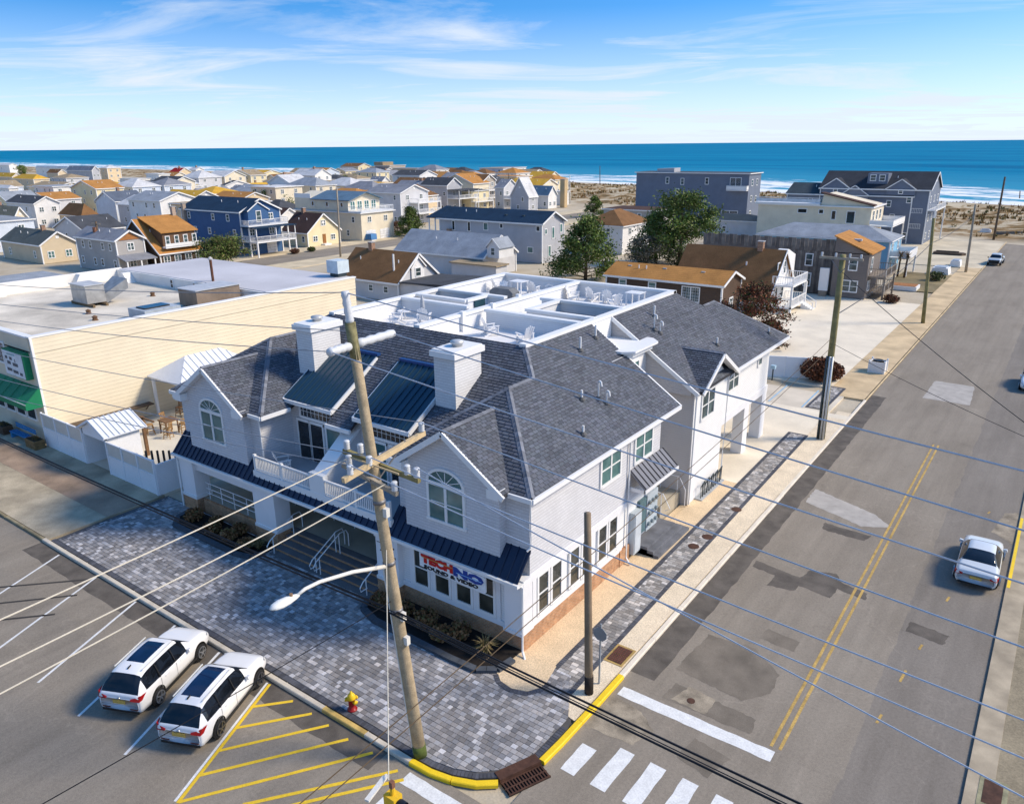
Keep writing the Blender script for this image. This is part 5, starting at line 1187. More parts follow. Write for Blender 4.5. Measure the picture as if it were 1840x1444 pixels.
# ---------------------------------------------------------------- hydrant
HX, HY = -19.18, 15.72; HR = M('hydrant_red', (.30,.012,.012), .4, .1); HYL = M('hydrant_yellow', (.80,.52,.02), .4, .06)
HD = thing('fire_hydrant', 'red fire hydrant with yellow cap and nozzles at the plaza kerb', 'fire hydrant', (HX,HY,.13))
MB().lathe([(.19,0),(.19,.05),(.13,.06),(.125,.45),(.15,.46),(.15,.5)],(HX,HY,.13),14).build('barrel', HR, HD, True); MB().lathe([(.16,0),(.165,.04),(.15,.14),(.10,.22),(.05,.25),(.045,.32)],(HX,HY,.63),14).build('bonnet', HYL, HD, True)
for a in (0, 90, 200): v = Vector((math.cos(R(a)),math.sin(R(a)),0)); p = Vector((HX,HY,.55)); MB().tube([p+v*.1,p+v*.2,p+v*.21,p+v*.25],[.07,.07,.09,.09],10).build('nozzle_cap', HYL, HD, True)
# ---------------------------------------------------------------- stop sign seen from behind
SX, SY_ = -12.24, 22.45; t = thing('stop_sign', 'grey backed octagonal sign on a thin post behind the short dark pole', 'road sign', (SX,SY_,.12))
MB().box(SX-.03,SX+.03,SY_-.03,SY_+.03,.1,2.9).build('post', M('sign_post_grey', (.38,.42,.46), .45, metal=.4), t); MB().prism([(SX+.31*math.cos(R(22.5+45*i)),SY_-.05,2.45+.31*math.sin(R(22.5+45*i))) for i in range(8)],(0,.012,0)).build('plate', M('sign_back_grey', (.26,.31,.36), .4, metal=.3), t)
# ---------------------------------------------------------------- drains and covers
IRON = M('rusty_iron', (.085,.04,.026), .8, .4, 4, .3, 40)
t = thing('storm_drain', 'rusty brown storm drain grate with kerb inlet at the plaza corner', 'drain', (-11.9,16.9,0)); ca, cb2_ = Vector((-12.48,16.2,0)), Vector((-11.82,17.7,0)); dd = (cb2_-ca).normalized(); nn_ = Vector((dd.y,-dd.x,0)); L_ = (cb2_-ca).length
MB().prism([ca-nn_*.02, cb2_-nn_*.02, cb2_-nn_*.42, ca-nn_*.42],(0,0,.17)).build('inlet_hood', IRON, t); MB().prism([ca+nn_*.0+Vector((0,0,.003)), cb2_+Vector((0,0,.003)), cb2_+nn_*.62+Vector((0,0,.003)), ca+nn_*.62+Vector((0,0,.003))],(0,0,.012)).build('sump', M('drain_black', (.008,.007,.006), .9), t)
for i in range(14): q = ca+dd*(L_*(i+.5)/14); MB().beam(q+Vector((0,0,.03)), q+nn_*.6+Vector((0,0,.03)), .05,.04).build('grate_bar', IRON, t)
for off in (.02,.31,.58): MB().beam(ca+nn_*off+Vector((0,0,.028)), cb2_+nn_*off+Vector((0,0,.028)), .05,.04).build('grate_rail', IRON, t)
t = thing('utility_cover', 'rusty rectangular iron cover set in the pale kerb gravel', 'utility cover', (-12.4,24.5,.12)); MB().box(-12.85,-11.98,23.85,25.15,.10,.135).build('frame', M('ochre_frame', (.42,.28,.10), .9, .3, 2), t)
for i in range(2):
    pl_ = MB().box(-12.75,-12.08,23.97+.55*i,24.48+.55*i,.134,.15).build('lid', IRON, t)
for i in range(9):
    for j in range(5): MB().box(-12.7+.13*j,-12.64+.13*j,24.02+.115*i,24.07+.115*i,.150,.156).build('stud', M('red_iron', (.16,.05,.035), .8), t)
t = thing('storm_drain', 'square iron drain in the dirt verge across the street', 'drain', (1.0,25.3,.1)); MB().box(.62,1.45,24.4,25.9,.085,.115).build('frame', M('mossy_frame', (.30,.28,.17), .9, .4, 3), t); MB().box(.75,1.3,24.6,25.75,.112,.122).build('grate', IRON, t)
for i, (x, y) in enumerate(((-13.3,40.4),(-13.4,36.3),(-13.6,34.9))):
    t = thing('valve_cover', 'round rust brown valve cover at the edge of the paver walk', 'utility cover', (x,y,.13), 'valve covers beside the paver walk'); MB().lathe([(.30,0),(.30,.012),(.22,.016),(.02,.016)],(x,y,.125),14).build('lid', IRON, t)
t = thing('valve_cover', 'round iron valve cover in the asphalt by the stop line', 'utility cover', (-8.9,23.7,0)); MB().lathe([(.16,0),(.16,.014),(.02,.016)],(-8.9,23.75,.002),12).build('lid', IRON, t)
# ---------------------------------------------------------------- white planter, mailbox, fence at the next yard
t = thing('planter_box', 'white square street planter with dark bowl on the tan walk', 'planter', (-12.8,75.4,.11)); 
for (x0,x1,y0,y1) in ((-13.5,-12.2,74.8,74.87),(-13.5,-12.2,76.03,76.1),(-13.5,-13.43,74.87,76.03),(-12.27,-12.2,74.87,76.03)): MB().box(x0,x1,y0,y1,.11,1.15).build('side', WHITE, t)
for x in (-13.5,-12.2):
    for y in (74.8,76.1): MB().box(x-.07,x+.07,y-.07,y+.07,.11,1.3).build('corner_post', WHITE, t)
MB().box(-13.42,-12.28,74.88,76.02,.95,1.02).build('soil', M('dark_soil'), t); MB().lathe([(.2,0),(.38,.2),(.4,.25),(.3,.2)],(-12.85,75.45,1.0),12).build('bowl', M('dark_bowl', (.04,.05,.06), .5), t, True)
fence('blank white vinyl fence panel behind the parking pad', (-21.2,68.2), (-17.6,69.6), 1.9)
t = thing('mailbox', 'small pale blue box on a dark post before the white vinyl fence', 'mailbox', (-20.0,67.3,.1)); MB().box(-20.05,-19.95,67.25,67.35,.09,1.2).build('post', DKM, t); MB().box(-20.2,-19.8,67.1,67.5,1.2,1.5).build('box', M('pale_blue_box', (.42,.60,.70), .5), t)

# ================================================================ CARS
TYRE = M('tyre', (.014,.014,.015), .8); RIMM = M('alloy_rim', (.45,.45,.45), .3, .05, metal=.8); RIMD = M('dark_alloy_rim', (.16,.16,.17), .3, .05, metal=.8)
TLR = M('tail_light_red', (.42,.010,.010), .25, .05); PLT = M('plate_yellow', (.62,.42,.10), .5, .3, 30); CGL = glassmat('car_glass', (.006,.008,.012), .04, .6); CGR = glassmat('sunroof_glass', (.004,.010,.030), .05, .7); BLKP = M('black_plastic', (.02,.02,.02), .6)
def paint(name, col):
    if name in MATS: return MATS[name]
    mt = M(name, col, .28, .03, .5, spec=.5, fine=.01); bs = mt.node_tree.nodes['Principled BSDF']
    if 'Coat Weight' in bs.inputs: bs.inputs['Coat Weight'].default_value = .5; bs.inputs['Coat Roughness'].default_value = .08
    return mt
def lerp(a, b, t): return a+(b-a)*t
def make_car(name, lab, st, pnt, cab, wheels, rim, sun=None, refine=3, tl='suv', group=None, wr_=.36):
    """st: stations (y, zb, zs, zr, wb, wr) rear to front; cab=(rearglass0, rearglass1, sideA, sideB, wind0, wind1) as station y values"""
    T = thing(name, lab, 'car', (0,0,0), group)
    S_ = []
    for i in range(len(st)-1):
        p0 = st[max(i-1,0)]; p1 = st[i]; p2 = st[i+1]; p3 = st[min(i+2,len(st)-1)]
        for k in range(refine):
            t = k/refine; row = []
            for c in range(6):
                m1 = (p2[c]-p0[c])*.5; m2 = (p3[c]-p1[c])*.5
                v = lerp(p1[c], p2[c], t) if c == 0 else lerp(p1[c], p2[c], t)+.35*((2*t**3-3*t**2+1)*p1[c]+(t**3-2*t**2+t)*m1+(-2*t**3+3*t**2)*p2[c]+(t**3-t**2)*m2-lerp(p1[c],p2[c],t))
                row.append(v)
            S_.append(row)
    S_.append(list(st[-1]))
    def ring(s):
        y, zb, zs, zr, wb, wr = s; g_ = lambda a, b, t: a+(b-a)*t; h = zr-zs
        return [(0,zb),(wb*.82,zb),(wb*.95,zb+.09),(wb*.995,g_(zb,zs,.35)),(wb,g_(zb,zs,.62)),(wb*.985,zs-.07),(wb*.945,zs),(g_(wb*.945,wr,.5),zs+h*.5),(wr+.01,zs+h*.84),(wr*.93,zs+h*.955),(wr*.6,zr+.012*min(1,h*3)),(0,zr+.02*min(1,h*3))]
    rings = [ring(s) for s in S_]; n = len(rings[0]); ys_ = [s[0] for s in S_]
    parts = {'body': MB(), 'side_window': MB(), 'side_window ': MB(), 'windscreen': MB(), 'rear_window': MB(), 'roof_window': MB()}
    V_ = lambda i, j, sg: (sg*rings[i][j][0], ys_[i], rings[i][j][1])
    for i in range(len(rings)-1):
        ym = (ys_[i]+ys_[i+1])/2
        for j in range(n-1):
            for sg in (1,-1):
                key = 'body'
                if j in (6,7) and cab[2] < ym < cab[3]: key = 'side_window' if sg > 0 else 'side_window '
                if j >= 8 and cab[0] < ym < cab[1]: key = 'rear_window'
                if j >= 8 and cab[4] < ym < cab[5]: key = 'windscreen'
                if sun and j >= 9 and sun[0] < ym < sun[1] and (j == 10 or sun[2]): key = 'roof_window' if j == 10 else 'body'
                q = [V_(i,j,sg), V_(i+1,j,sg), V_(i+1,j+1,sg), V_(i,j+1,sg)]
                if sg > 0: q = q[::-1]
                parts[key].poly(q)
    for i, fl in ((0, 1), (len(rings)-1, 0)):
        loop = [V_(i,j,1) for j in range(n)]+[V_(i,j,-1) for j in range(n-2,0,-1)]; parts['body'].poly(loop if fl else loop[::-1])
    def weld(mb):
        d = {}; nv = []; mp = []
        for v in mb.v:
            k = tuple(round(c, 4) for c in v)
            if k not in d: d[k] = len(nv); nv.append(v)
            mp.append(d[k])
        mb.v = nv; fs = []; ts = []
        for f in mb.f:
            f = tuple(dict.fromkeys(mp[x] for x in f))
            if len(f) > 2: fs.append(f); ts.append(None)
        mb.f = fs; mb.t = ts; return mb
    for k, mb in parts.items():
        if mb.f:
            o = weld(mb).build(k.strip(), {'body': pnt, 'roof_window': CGR}.get(k, CGL), T, True)
    wbm = max(s[4] for s in st)
    wy = wheels; tm = MB().tube([(0,0,0),(.04,0,0),(.18,0,0),(.22,0,0)],[wr_*.9,wr_,wr_,wr_*.88],20).mesh('tyre', TYRE, None, True)
    rm = MB(); rm.tube([(.0,0,0),(.02,0,0)],wr_*.68,18)
    rmd = rm.mesh('rim', BLKP, None, False); spk = MB()
    for k in range(5):
        a = 2*math.pi*k/5; spk.beam((.035,0,0),(.035,math.cos(a)*wr_*.66,math.sin(a)*wr_*.66),.05,.09,(1,0,0))
    spk.tube([(.012,0,0),(.04,0,0)],.06,10)
    for k in range(20):
        a0_, a1_ = 2*math.pi*k/20, 2*math.pi*(k+1)/20; spk.prism([(.02,math.cos(a)*r,math.sin(a)*r) for a, r in ((a0_,wr_*.62),(a1_,wr_*.62),(a1_,wr_*.72),(a0_,wr_*.72))],(.03,0,0))
    spm = spk.mesh('spokes', rim); arc_ = MB().tube([(0,0,0),(.012,0,0)],wr_*1.17,22).mesh('wheel_arch', M('arch_black', (.006,.006,.006), .95))
    for sg in (1,-1):
        for y in wy:
            ao = inst('wheel_arch', arc_, T, (sg*(wbm-.012), y, wr_+.015), 0 if sg > 0 else math.pi); ao.location.z += .01
            wh = inst('wheel', tm, T, (sg*(wbm-.195), y, wr_), 0 if sg > 0 else math.pi)
            r1 = bpy.data.objects.new('rim', rmd); COL.objects.link(r1); r1.parent = wh; r1.location = (.215,0,0)
            r2 = bpy.data.objects.new('spokes', spm); COL.objects.link(r2); r2.parent = wh; r2.location = (.215,0,0)
    return T, S_, wbm
SUVST = [(0,.40,.82,.88,.80,.70),(.03,.31,.97,1.03,.875,.765),(.12,.27,1.03,1.12,.915,.775),(.30,.26,1.06,1.36,.93,.72),(.56,.25,1.06,1.60,.94,.655),(.9,.25,1.05,1.675,.945,.64),(1.6,.25,1.03,1.70,.945,.65),(2.3,.25,1.01,1.685,.945,.65),(2.75,.25,1.0,1.60,.945,.63),(3.1,.25,.99,1.36,.94,.68),(3.42,.25,.98,1.10,.935,.75),(3.9,.26,.94,1.035,.925,.74),(4.35,.28,.86,.95,.895,.70),(4.6,.33,.74,.82,.82,.62),(4.68,.45,.62,.68,.70,.5)]
WP = paint('white_car_paint', (.82,.82,.82))
def suv_details(T, darkrim=False):
    for sg in (1,-1):
        MB().prism([(sg*.935,.14,.90),(sg*.955,.36,1.07),(sg*.90,.12,1.07),(sg*.50,-.0,.93),(sg*.52,-.02,.88),(sg*.86,.03,.84)],(sg*.012,-.035,.0)).build('tail_light', TLR, T)
        MB().box(sg*.42,sg*.76,-.012,.02,.46,.50).build('bumper_reflector', M('maroon_reflector', (.12,.015,.01), .4), T)
        MB().prism([(sg*.72,4.66,.66),(sg*.90,4.38,.76),(sg*.90,4.34,.85),(sg*.70,4.60,.78)],(0,.02,.005)).build('headlight', M('headlight', (.45,.48,.5), .15), T)
        MB().beam((sg*.92,3.0,1.02),(sg*1.08,2.98,1.06),.14,.13).build('mirror', WP, T)
        for y0, y1 in ((1.25,1.27),(2.2,2.22)): MB().box(sg*.9465,sg*.9495,y0,y1,.36,1.0).build('door_seam', M('seam_grey', (.25,.25,.25), .6), T)
        for y in (1.5,2.45): MB().box(sg*.945,sg*.972,y,y+.22,.90,.93).build('door_handle', WP, T)
        MB().beam((sg*.93,1.0,.29),(sg*.93,3.6,.29),.05,.10).build('sill', BLKP, T)
        MB().beam((sg*.60,.75,1.70),(sg*.61,2.6,1.70),.035,.03).build('roof_rail', ALU, T)
    for sg in (1,-1):
        for y in (1.26,2.2): MB().beam((sg*.915,y,1.05),(sg*.70,y+.02,1.56),.03,.06).build('pillar', BLKP, T)
        MB().beam((sg*.80,.03,.62),(sg*.86,.05,.98),.012,.012).build('hatch_seam', M('seam_grey'), T)
    MB().box(-.80,.80,-.004,.01,.615,.628).build('hatch_seam', M('seam_grey'), T); MB().beam((0,.24,1.18),(.34,.22,1.16),.02,.02).build('rear_wiper', BLKP, T); MB().prism([(-.02,.72,1.68),(.02,.72,1.68),(.015,.9,1.70),(-.015,.9,1.70)],(0,.015,.045)).build('antenna_fin', BLKP, T); MB().lathe([(.06,0),(.05,.01)],(0,0,0),10).build('badge', RIMM, T).location = (0,.02,.93)
    MB().box(-.26,.26,-.02,.02,.68,.83).build('plate', PLT, T); MB().box(-.78,.78,-.008,.16,.30,.40).build('diffuser', BLKP, T)
    MB().box(-.55,.55,4.62,4.69,.50,.72).build('grille', BLKP, T)
cA, _, _ = make_car('parked_car', 'white crossover with round rear window and silver wheels parked beside a twin', SUVST, WP, (.10,.56,.50,3.0,2.72,3.42), (.98,3.76), RIMM, (1.15,2.5,0)); suv_details(cA)
cA.location = (-26.11,10.43,0); cA.rotation_euler.z = R(24.2)
SUV2 = [(a,b,c,d+(.01 if 1 < a < 2.5 else 0),e,f_) for a,b,c,d,e,f_ in SUVST]
cB, _, _ = make_car('parked_car', 'white crossover with dark wheels parked against the yellow hatching', SUV2, WP, (.10,.56,.50,3.0,2.72,3.42), (.98,3.79), RIMD, (1.0,2.55,0)); suv_details(cB, True)
cB.location = (-22.69,10.77,0); cB.rotation_euler.z = R(23.8)
SED = [(0,.38,.74,.80,.78,.68),(.03,.30,.86,.93,.85,.75),(.16,.27,.90,.99,.88,.76),(.55,.24,.94,1.06,.905,.76),(.85,.24,.95,1.12,.91,.72),(1.2,.24,.95,1.32,.915,.60),(1.6,.24,.94,1.44,.915,.575),(2.1,.24,.93,1.47,.915,.58),(2.6,.24,.92,1.44,.915,.575),(3.0,.24,.91,1.28,.91,.60),(3.4,.24,.90,1.02,.90,.70),(3.9,.25,.86,.94,.885,.70),(4.4,.27,.76,.84,.85,.64),(4.72,.33,.62,.70,.76,.52),(4.82,.42,.54,.60,.62,.4)]
SP = paint('silver_car_paint', (.62,.66,.69))
cC, _, _ = make_car('parked_car', 'silver sedan parked at the far kerb of the side street', SED, SP, (.86,1.60,.95,3.1,2.62,3.40), (.98,3.80), RIMM, None, wr_=.33)
for sg in (1,-1):
    MB().prism([(sg*.90,.14,.76),(sg*.915,.34,.85),(sg*.84,.08,.88),(sg*.55,.0,.82),(sg*.57,-.01,.75),(sg*.84,.03,.70)],(sg*.01,-.03,0)).build('tail_light', TLR, cC); MB().beam((sg*.89,3.15,.98),(sg*1.05,3.12,1.02),.13,.12).build('mirror', SP, cC)
    MB().beam((sg*.9,.95,.28),(sg*.9,3.8,.28),.04,.08).build('sill', BLKP, cC)
    MB().prism([(sg*.62,4.76,.56),(sg*.84,4.45,.66),(sg*.84,4.40,.74),(sg*.62,4.70,.66)],(0,.02,.004)).build('headlight', M('headlight'), cC)
MB().box(-.25,.25,-.018,.02,.60,.73).build('plate', PLT, cC); MB().box(-.72,.72,-.008,.12,.29,.38).build('diffuser', BLKP, cC)
cC.location = (-1.0,38.75,0); cC.rotation_euler.z = R(1.0)
cD = copy_tree(cA, None, 'white crossover facing the camera at the far kerb beyond the silver sedan'); cD.location = (-.78,80.6,0); cD.rotation_euler.z = R(180); cD.name = 'parked_car'
# pickup facing down the street
PK = [(0,.55,.85,.90,.85,.8),(.08,.45,1.05,1.12,.95,.86),(.4,.42,1.12,1.18,.98,.86),(1.9,.42,1.14,1.2,.99,.86),(2.05,.42,1.14,1.5,.99,.72),(2.3,.42,1.14,1.82,.99,.70),(3.4,.42,1.14,1.86,.99,.70),(3.9,.42,1.14,1.72,.99,.72),(4.4,.42,1.14,1.24,.98,.80),(5.0,.44,1.12,1.2,.97,.80),(5.5,.48,1.05,1.12,.93,.76),(5.65,.6,.9,.95,.8,.66)]
cE, _, _ = make_car('parked_pickup', 'silver pickup with dark front parked facing this way down the street', PK, paint('pale_silver_paint', (.52,.58,.62)), (2.0,2.32,2.15,4.2,3.85,4.42), (1.1,4.6), RIMM, None, wr_=.42); MB().box(-.78,.78,5.60,5.68,.45,.98).build('grille', BLKP, cE)
for sg in (1,-1): MB().box(sg*.6,sg*.9,5.5,5.66,.85,1.0).build('headlight', M('headlight'), cE); MB().beam((sg*.98,4.1,1.2),(sg*1.2,4.1,1.25),.14,.16).build('mirror', BLKP, cE)
cE.location = (-10.55,160.5,0); cE.rotation_euler.z = R(178)
# ================================================================ roof deck and balcony furniture
WC = M('white_resin', (.80,.80,.80), .45, .04)
def adirondack(lab):
    t = thing('adirondack_chair', lab, 'chair', (0,0,0), 'white slatted deck chairs')
    for i in range(5): MB().beam((-.26,-.05+.11*i,.36-.02*i),(.26,-.05+.11*i,.36-.02*i),.09,.025).build('seat_slat', WC, t)
    for i in range(5): x = -.22+.11*i; MB().beam((x*.8,.42,.28),(x*1.15,.75,1.05-abs(i-2)*.05),.095,.025,(0,1,0)).build('back_slat', WC, t)
    for sx in (-1,1):
        MB().beam((sx*.36,-.15,.58),(sx*.36,.55,.56),.13,.03).build('arm', WC, t); MB().beam((sx*.33,-.08,0),(sx*.33,-.08,.57),.04,.10).build('leg', WC, t); MB().beam((sx*.30,.75,.0),(sx*.30,-.1,.36),.035,.12).build('side_rail', WC, t); MB().beam((sx*.35,.52,.2),(sx*.35,.52,.56),.04,.08).build('arm_post', WC, t)
    MB().beam((-.32,.60,.72),(.32,.60,.72),.03,.07).build('back_rail', WC, t); MB().beam((-.32,.43,.28),(.32,.43,.28),.03,.08).build('back_foot', WC, t)
    return t
ch0 = adirondack('white slatted deck chair on the balcony over the front steps')
spots = [(-32.2,23.6,4.12,150,'white slatted deck chair on the balcony over the front steps'),
 (-33.3,33.2,10.1,-60,'white slatted deck chair in the walled roof deck behind the left chimney'),(-31.9,34.6,10.1,-150,'white slatted deck chair against the inner wall behind the left chimney'),
 (-26.3,34.4,10.1,150,'tall backed white deck chair in the walled roof deck behind the right chimney'),(-23.9,33.8,10.1,-110,'low white deck chair at the slate edge of the roof deck'),
 (-27.6,45.6,10.1,110,None),(-26.6,46.4,10.1,170,None),(-25.3,46.2,10.1,-170,None),(-24.4,45.0,10.1,-120,None),(-34.2,45.6,10.1,150,None),(-33.0,44.0,10.1,20,None),(-31.6,46.2,10.1,-170,None),(-30.2,45.4,10.1,-120,None)]
for i, (x, y, z, a, lab) in enumerate(spots):
    o = ch0 if i == 0 else copy_tree(ch0); o.location = (x,y,z); o.rotation_euler.z = R(a)
    o['label'] = lab or ('white slatted deck chair round the table of the rear roof deck beside the slate ridge' if x > -28 else 'white slatted deck chair round the table of the rear roof deck toward the beige building')
def decktable(lab, x, y, h=1.0):
    t = thing('deck_table', lab, 'table', (x,y,10.1))
    for i in range(5): MB().box(x-.55,x+.55,y-.5+.2*i,y-.32+.2*i,10.1+h-.04,10.1+h).build('top_slat', WC, t)
    for sx in (-1,1):
        for sy in (-1,1): MB().box(x+sx*.45-.04,x+sx*.45+.04,y+sy*.42-.04,y+sy*.42+.04,10.1,10.1+h-.04).build('leg', WC, t)
decktable('white slatted table on the rear roof deck beside the slate ridge', -23.2, 45.9); decktable('white slatted table on the rear roof deck beside the grill', -32.4, 45.4)
t = thing('grill', 'dark covered grill on the rear roof deck', 'grill', (-31.4,42.3,10.1)); MB().prism([(-32.4,41.9,10.1),(-30.5,41.9,10.1),(-30.45,41.9,10.9),(-30.8,41.9,11.15),(-32.1,41.9,11.15),(-32.45,41.9,10.9)],(0,.8,0)).build('cover', M('grill_cover', (.17,.18,.19), .8, .2, 2), t); MB().box(-32.42,-30.48,41.88,42.72,10.45,10.5).build('strap', M('dark_bowl'), t)
t = thing('deck_umbrella_stand', 'small grey folded umbrella on the roof deck behind the left chimney', 'umbrella', (-32.7,35.2,10.1)); MB().lathe([(.25,0),(.25,.06),(.03,.08),(.03,1.2)],(-32.7,35.3,10.1),10).build('stand', M('grey_metal'), t); MB().lathe([(.05,0),(.14,.1),(.12,.6),(.03,.9)],(-32.7,35.3,10.7),10).build('canopy', M('grey_fabric', (.45,.46,.48), .8), t)
t = thing('roof_deck_glass_table', 'round white side table on the roof deck behind the left chimney', 'table', (-33.6,34.6,10.1)); MB().lathe([(.45,0),(.45,.04)],(-33.6,34.6,10.6),16).build('top', WC, t); MB().cyl(-33.6,34.6,10.1,10.6,.05,8).build('leg', WC, t)
# ================================================================ HOUSES
WALLC = dict(tan=(.64,.53,.37), cream=(.80,.71,.54), white=(.78,.77,.75), grey=(.46,.47,.50), lgrey=(.60,.60,.61), blue=(.045,.12,.27), lblue=(.22,.45,.62), yellow=(.80,.69,.44), gold=(.66,.47,.16), slate=(.17,.20,.26), dgrey=(.24,.26,.31), brown=(.16,.09,.05), weather=(.19,.165,.15), stone=(.45,.40,.34), bright=(.86,.84,.79), greige=(.42,.40,.38), beige=(.74,.58,.37), dshingle=(.10,.065,.045), paleb=(.62,.68,.76))
ROOFC = dict(slate=(.12,.145,.19), navy=(.018,.045,.085), grey=(.25,.26,.29), dark=(.075,.08,.09), brown=(.22,.115,.05), orange=(.46,.22,.065), dbrown=(.085,.05,.04), gold=(.62,.36,.05), green=(.10,.115,.11), bluegrey=(.11,.19,.27), red=(.36,.02,.02), tan=(.36,.28,.18), pale=(.60,.60,.60), lslate=(.30,.33,.37), char=(.045,.05,.06), dkbl=(.05,.07,.085))
def wmat(c): return siding('wall_'+c, WALLC[c], .17 if c not in ('dshingle','weather') else .22, c == 'dshingle', .10)
def rmat(c): return shinglemat('roof_'+c, ROOFC[c])
def house(label, C, h, L, Rr, ridge='x', rise=2.0, wall='tan', roof='grey', win=(3,2), storeys=1, hip=False, oh=.35, w=None, d=None, cat='house', name='beach_house', flat=False, glass=None, wstyle='d', wh=1.35, ww=.95, trim=True, z0=0, rotlab=None):
    c = gz(C[0], C[1], h); X1, Y0 = c.x, c.y
    if w is None: w = abs(along(c, Vector((-1,0,0)), L))
    if d is None: d = abs(along(c, Vector((0,1,0)), Rr))
    X0, Y1 = X1-w, Y0+d; T = thing(name, label, cat, ((X0+X1)/2, (Y0+Y1)/2, z0)); wm, rm = wmat(wall), rmat(roof)
    yc, xc = (Y0+Y1)/2, (X0+X1)/2
    if flat:
        MB().box(X0,X1,Y0,Y1,z0,h).build('wall', wm, T); MB().box(X0-oh,X1+oh,Y0-oh,Y1+oh,h,h+.22).build('roof', rm, T)
        MB().box(X0-oh-.06,X1+oh+.06,Y0-oh-.06,Y1+oh+.06,h-.02,h+.2).build('fascia', WHITE, T) if trim else None
    elif hip:
        MB().box(X0,X1,Y0,Y1,z0,h).build('wall', wm, T)
        a, b, c_, e = (X0-oh,Y0-oh,h), (X1+oh,Y0-oh,h), (X1+oh,Y1+oh,h), (X0-oh,Y1+oh,h)
        if w >= d: p, q = (X0+d*.5,yc,h+rise), (X1-d*.5,yc,h+rise); fs = [[a,b,q,p],[b,c_,q],[c_,e,p,q],[e,a,p]]
        else: p, q = (xc,Y0+w*.5,h+rise), (xc,Y1-w*.5,h+rise); fs = [[a,b,p],[b,c_,q,p],[c_,e,q],[e,a,p,q]]
        r_ = MB()
        for f in fs: r_.prism(f,(0,0,-.15))
        r_.build('roof', rm, T); MB().box(X0-oh-.05,X1+oh+.05,Y0-oh-.05,Y1+oh+.05,h-.22,h-.04).build('fascia', WHITE, T)
    elif ridge == 'x':
        MB().prism([(X0,Y0,z0),(X0,Y1,z0),(X0,Y1,h),(X0,yc,h+rise),(X0,Y0,h)],(w,0,0)).build('wall', wm, T); s = rise/(d/2)
        for sg, ye in ((-1,Y0-oh),(1,Y1+oh)):
            MB().prism([(X0-oh,yc,h+rise+.14),(X0-oh,ye,h-s*oh+.14),(X0-oh,ye,h-s*oh),(X0-oh,yc,h+rise)],(w+2*oh,0,0)).build('roof_slope', rm, T)
            MB().box(X0-oh,X1+oh,ye-.06*(1 if sg < 0 else 0),ye+.06*(1 if sg > 0 else 0),h-s*oh-.12,h-s*oh+.12).build('gutter', WHITE, T)
            MB().beam((X1+oh+.03,ye,h-s*oh+.02),(X1+oh+.03,yc,h+rise+.02),.08,.26).build('rake_board', WHITE, T)
    else:
        MB().prism([(X0,Y0,z0),(X1,Y0,z0),(X1,Y0,h),(xc,Y0,h+rise),(X0,Y0,h)],(0,d,0)).build('wall', wm, T); s = rise/(w/2)
        for sg, xe in ((-1,X0-oh),(1,X1+oh)):
            MB().prism([(xc,Y0-oh,h+rise+.14),(xe,Y0-oh,h-s*oh+.14),(xe,Y0-oh,h-s*oh),(xc,Y0-oh,h+rise)],(0,d+2*oh,0)).build('roof_slope', rm, T)
            MB().box(xe-.06*(sg < 0),xe+.06*(sg > 0),Y0-oh,Y1+oh,h-s*oh-.12,h-s*oh+.12).build('gutter', WHITE, T)
            MB().beam((xe,Y0-oh-.03,h-s*oh+.02),(xc,Y0-oh-.03,h+rise+.02),.08,.26).build('rake_board', WHITE, T)
    if not flat and not hip:
        if ridge == 'x': MB().box(X1+.005,X1+.05,yc-.3,yc+.3,h+rise*.42,h+rise*.42+.5).build('gable_vent', WHITE, T)
        else: MB().box(xc-.3,xc+.3,Y0-.05,Y0-.005,h+rise*.42,h+rise*.42+.5).build('gable_vent', WHITE, T)
        for k in range(2):
            if ridge == 'x': vx, vy = X0+w*random.uniform(.15,.85), Y0+d*.3; vz = h+rise*.6
            else: vx, vy = X1-w*.3, Y0+d*random.uniform(.15,.85); vz = h+rise*.6
            MB().cyl(vx,vy,vz-.05,vz+.55,.08,6).build('vent_pipe', WHITE, T)
        if random.random() < .22:
            sx = X0+w*random.uniform(.2,.8); o = MB().box(sx-.35,sx+.35,yc-.35,yc+.35,h+.3,h+rise+1.0).build('chimney', brickmat('chimney_brick', (.28,.13,.07), (.36,.18,.1), (.4,.36,.3)), T); MB().box(sx-.42,sx+.42,yc-.42,yc+.42,h+rise+1.0,h+rise+1.1).build('chimney_cap', M('cap_grey', (.4,.4,.4), .7), o)
    fh = (h-z0)/storeys
    for k in range(storeys):
        zc = z0+fh*k+min(1.6, fh*.55)
        for i in range(win[0]): window(T, X0+w*(i+.5+(.16 if (i+k) % 2 else -.1))/win[0], Y0, zc, ww, wh, 'f', wstyle, glass)
        for i in range(win[1]): window(T, X1, Y0+d*(i+.5)/win[1], zc, ww*1.3, wh, 'r', 'p'+wstyle, glass)
    if trim and not flat:
        for (x, y) in ((X0,Y0),(X1,Y0),(X1,Y1)): MB().box(x-.1,x+.1,y-.1,y+.1,z0,h-.1).build('corner_board', WHITE, T)
    return dict(t=T, x0=X0, x1=X1, y0=Y0, y1=Y1, h=h, w=w, d=d, wm=wm, rm=rm)
RAILM = MB().box(-.03,.03,-.03,.03,0,1.0).mesh('rail_post', WHITE)
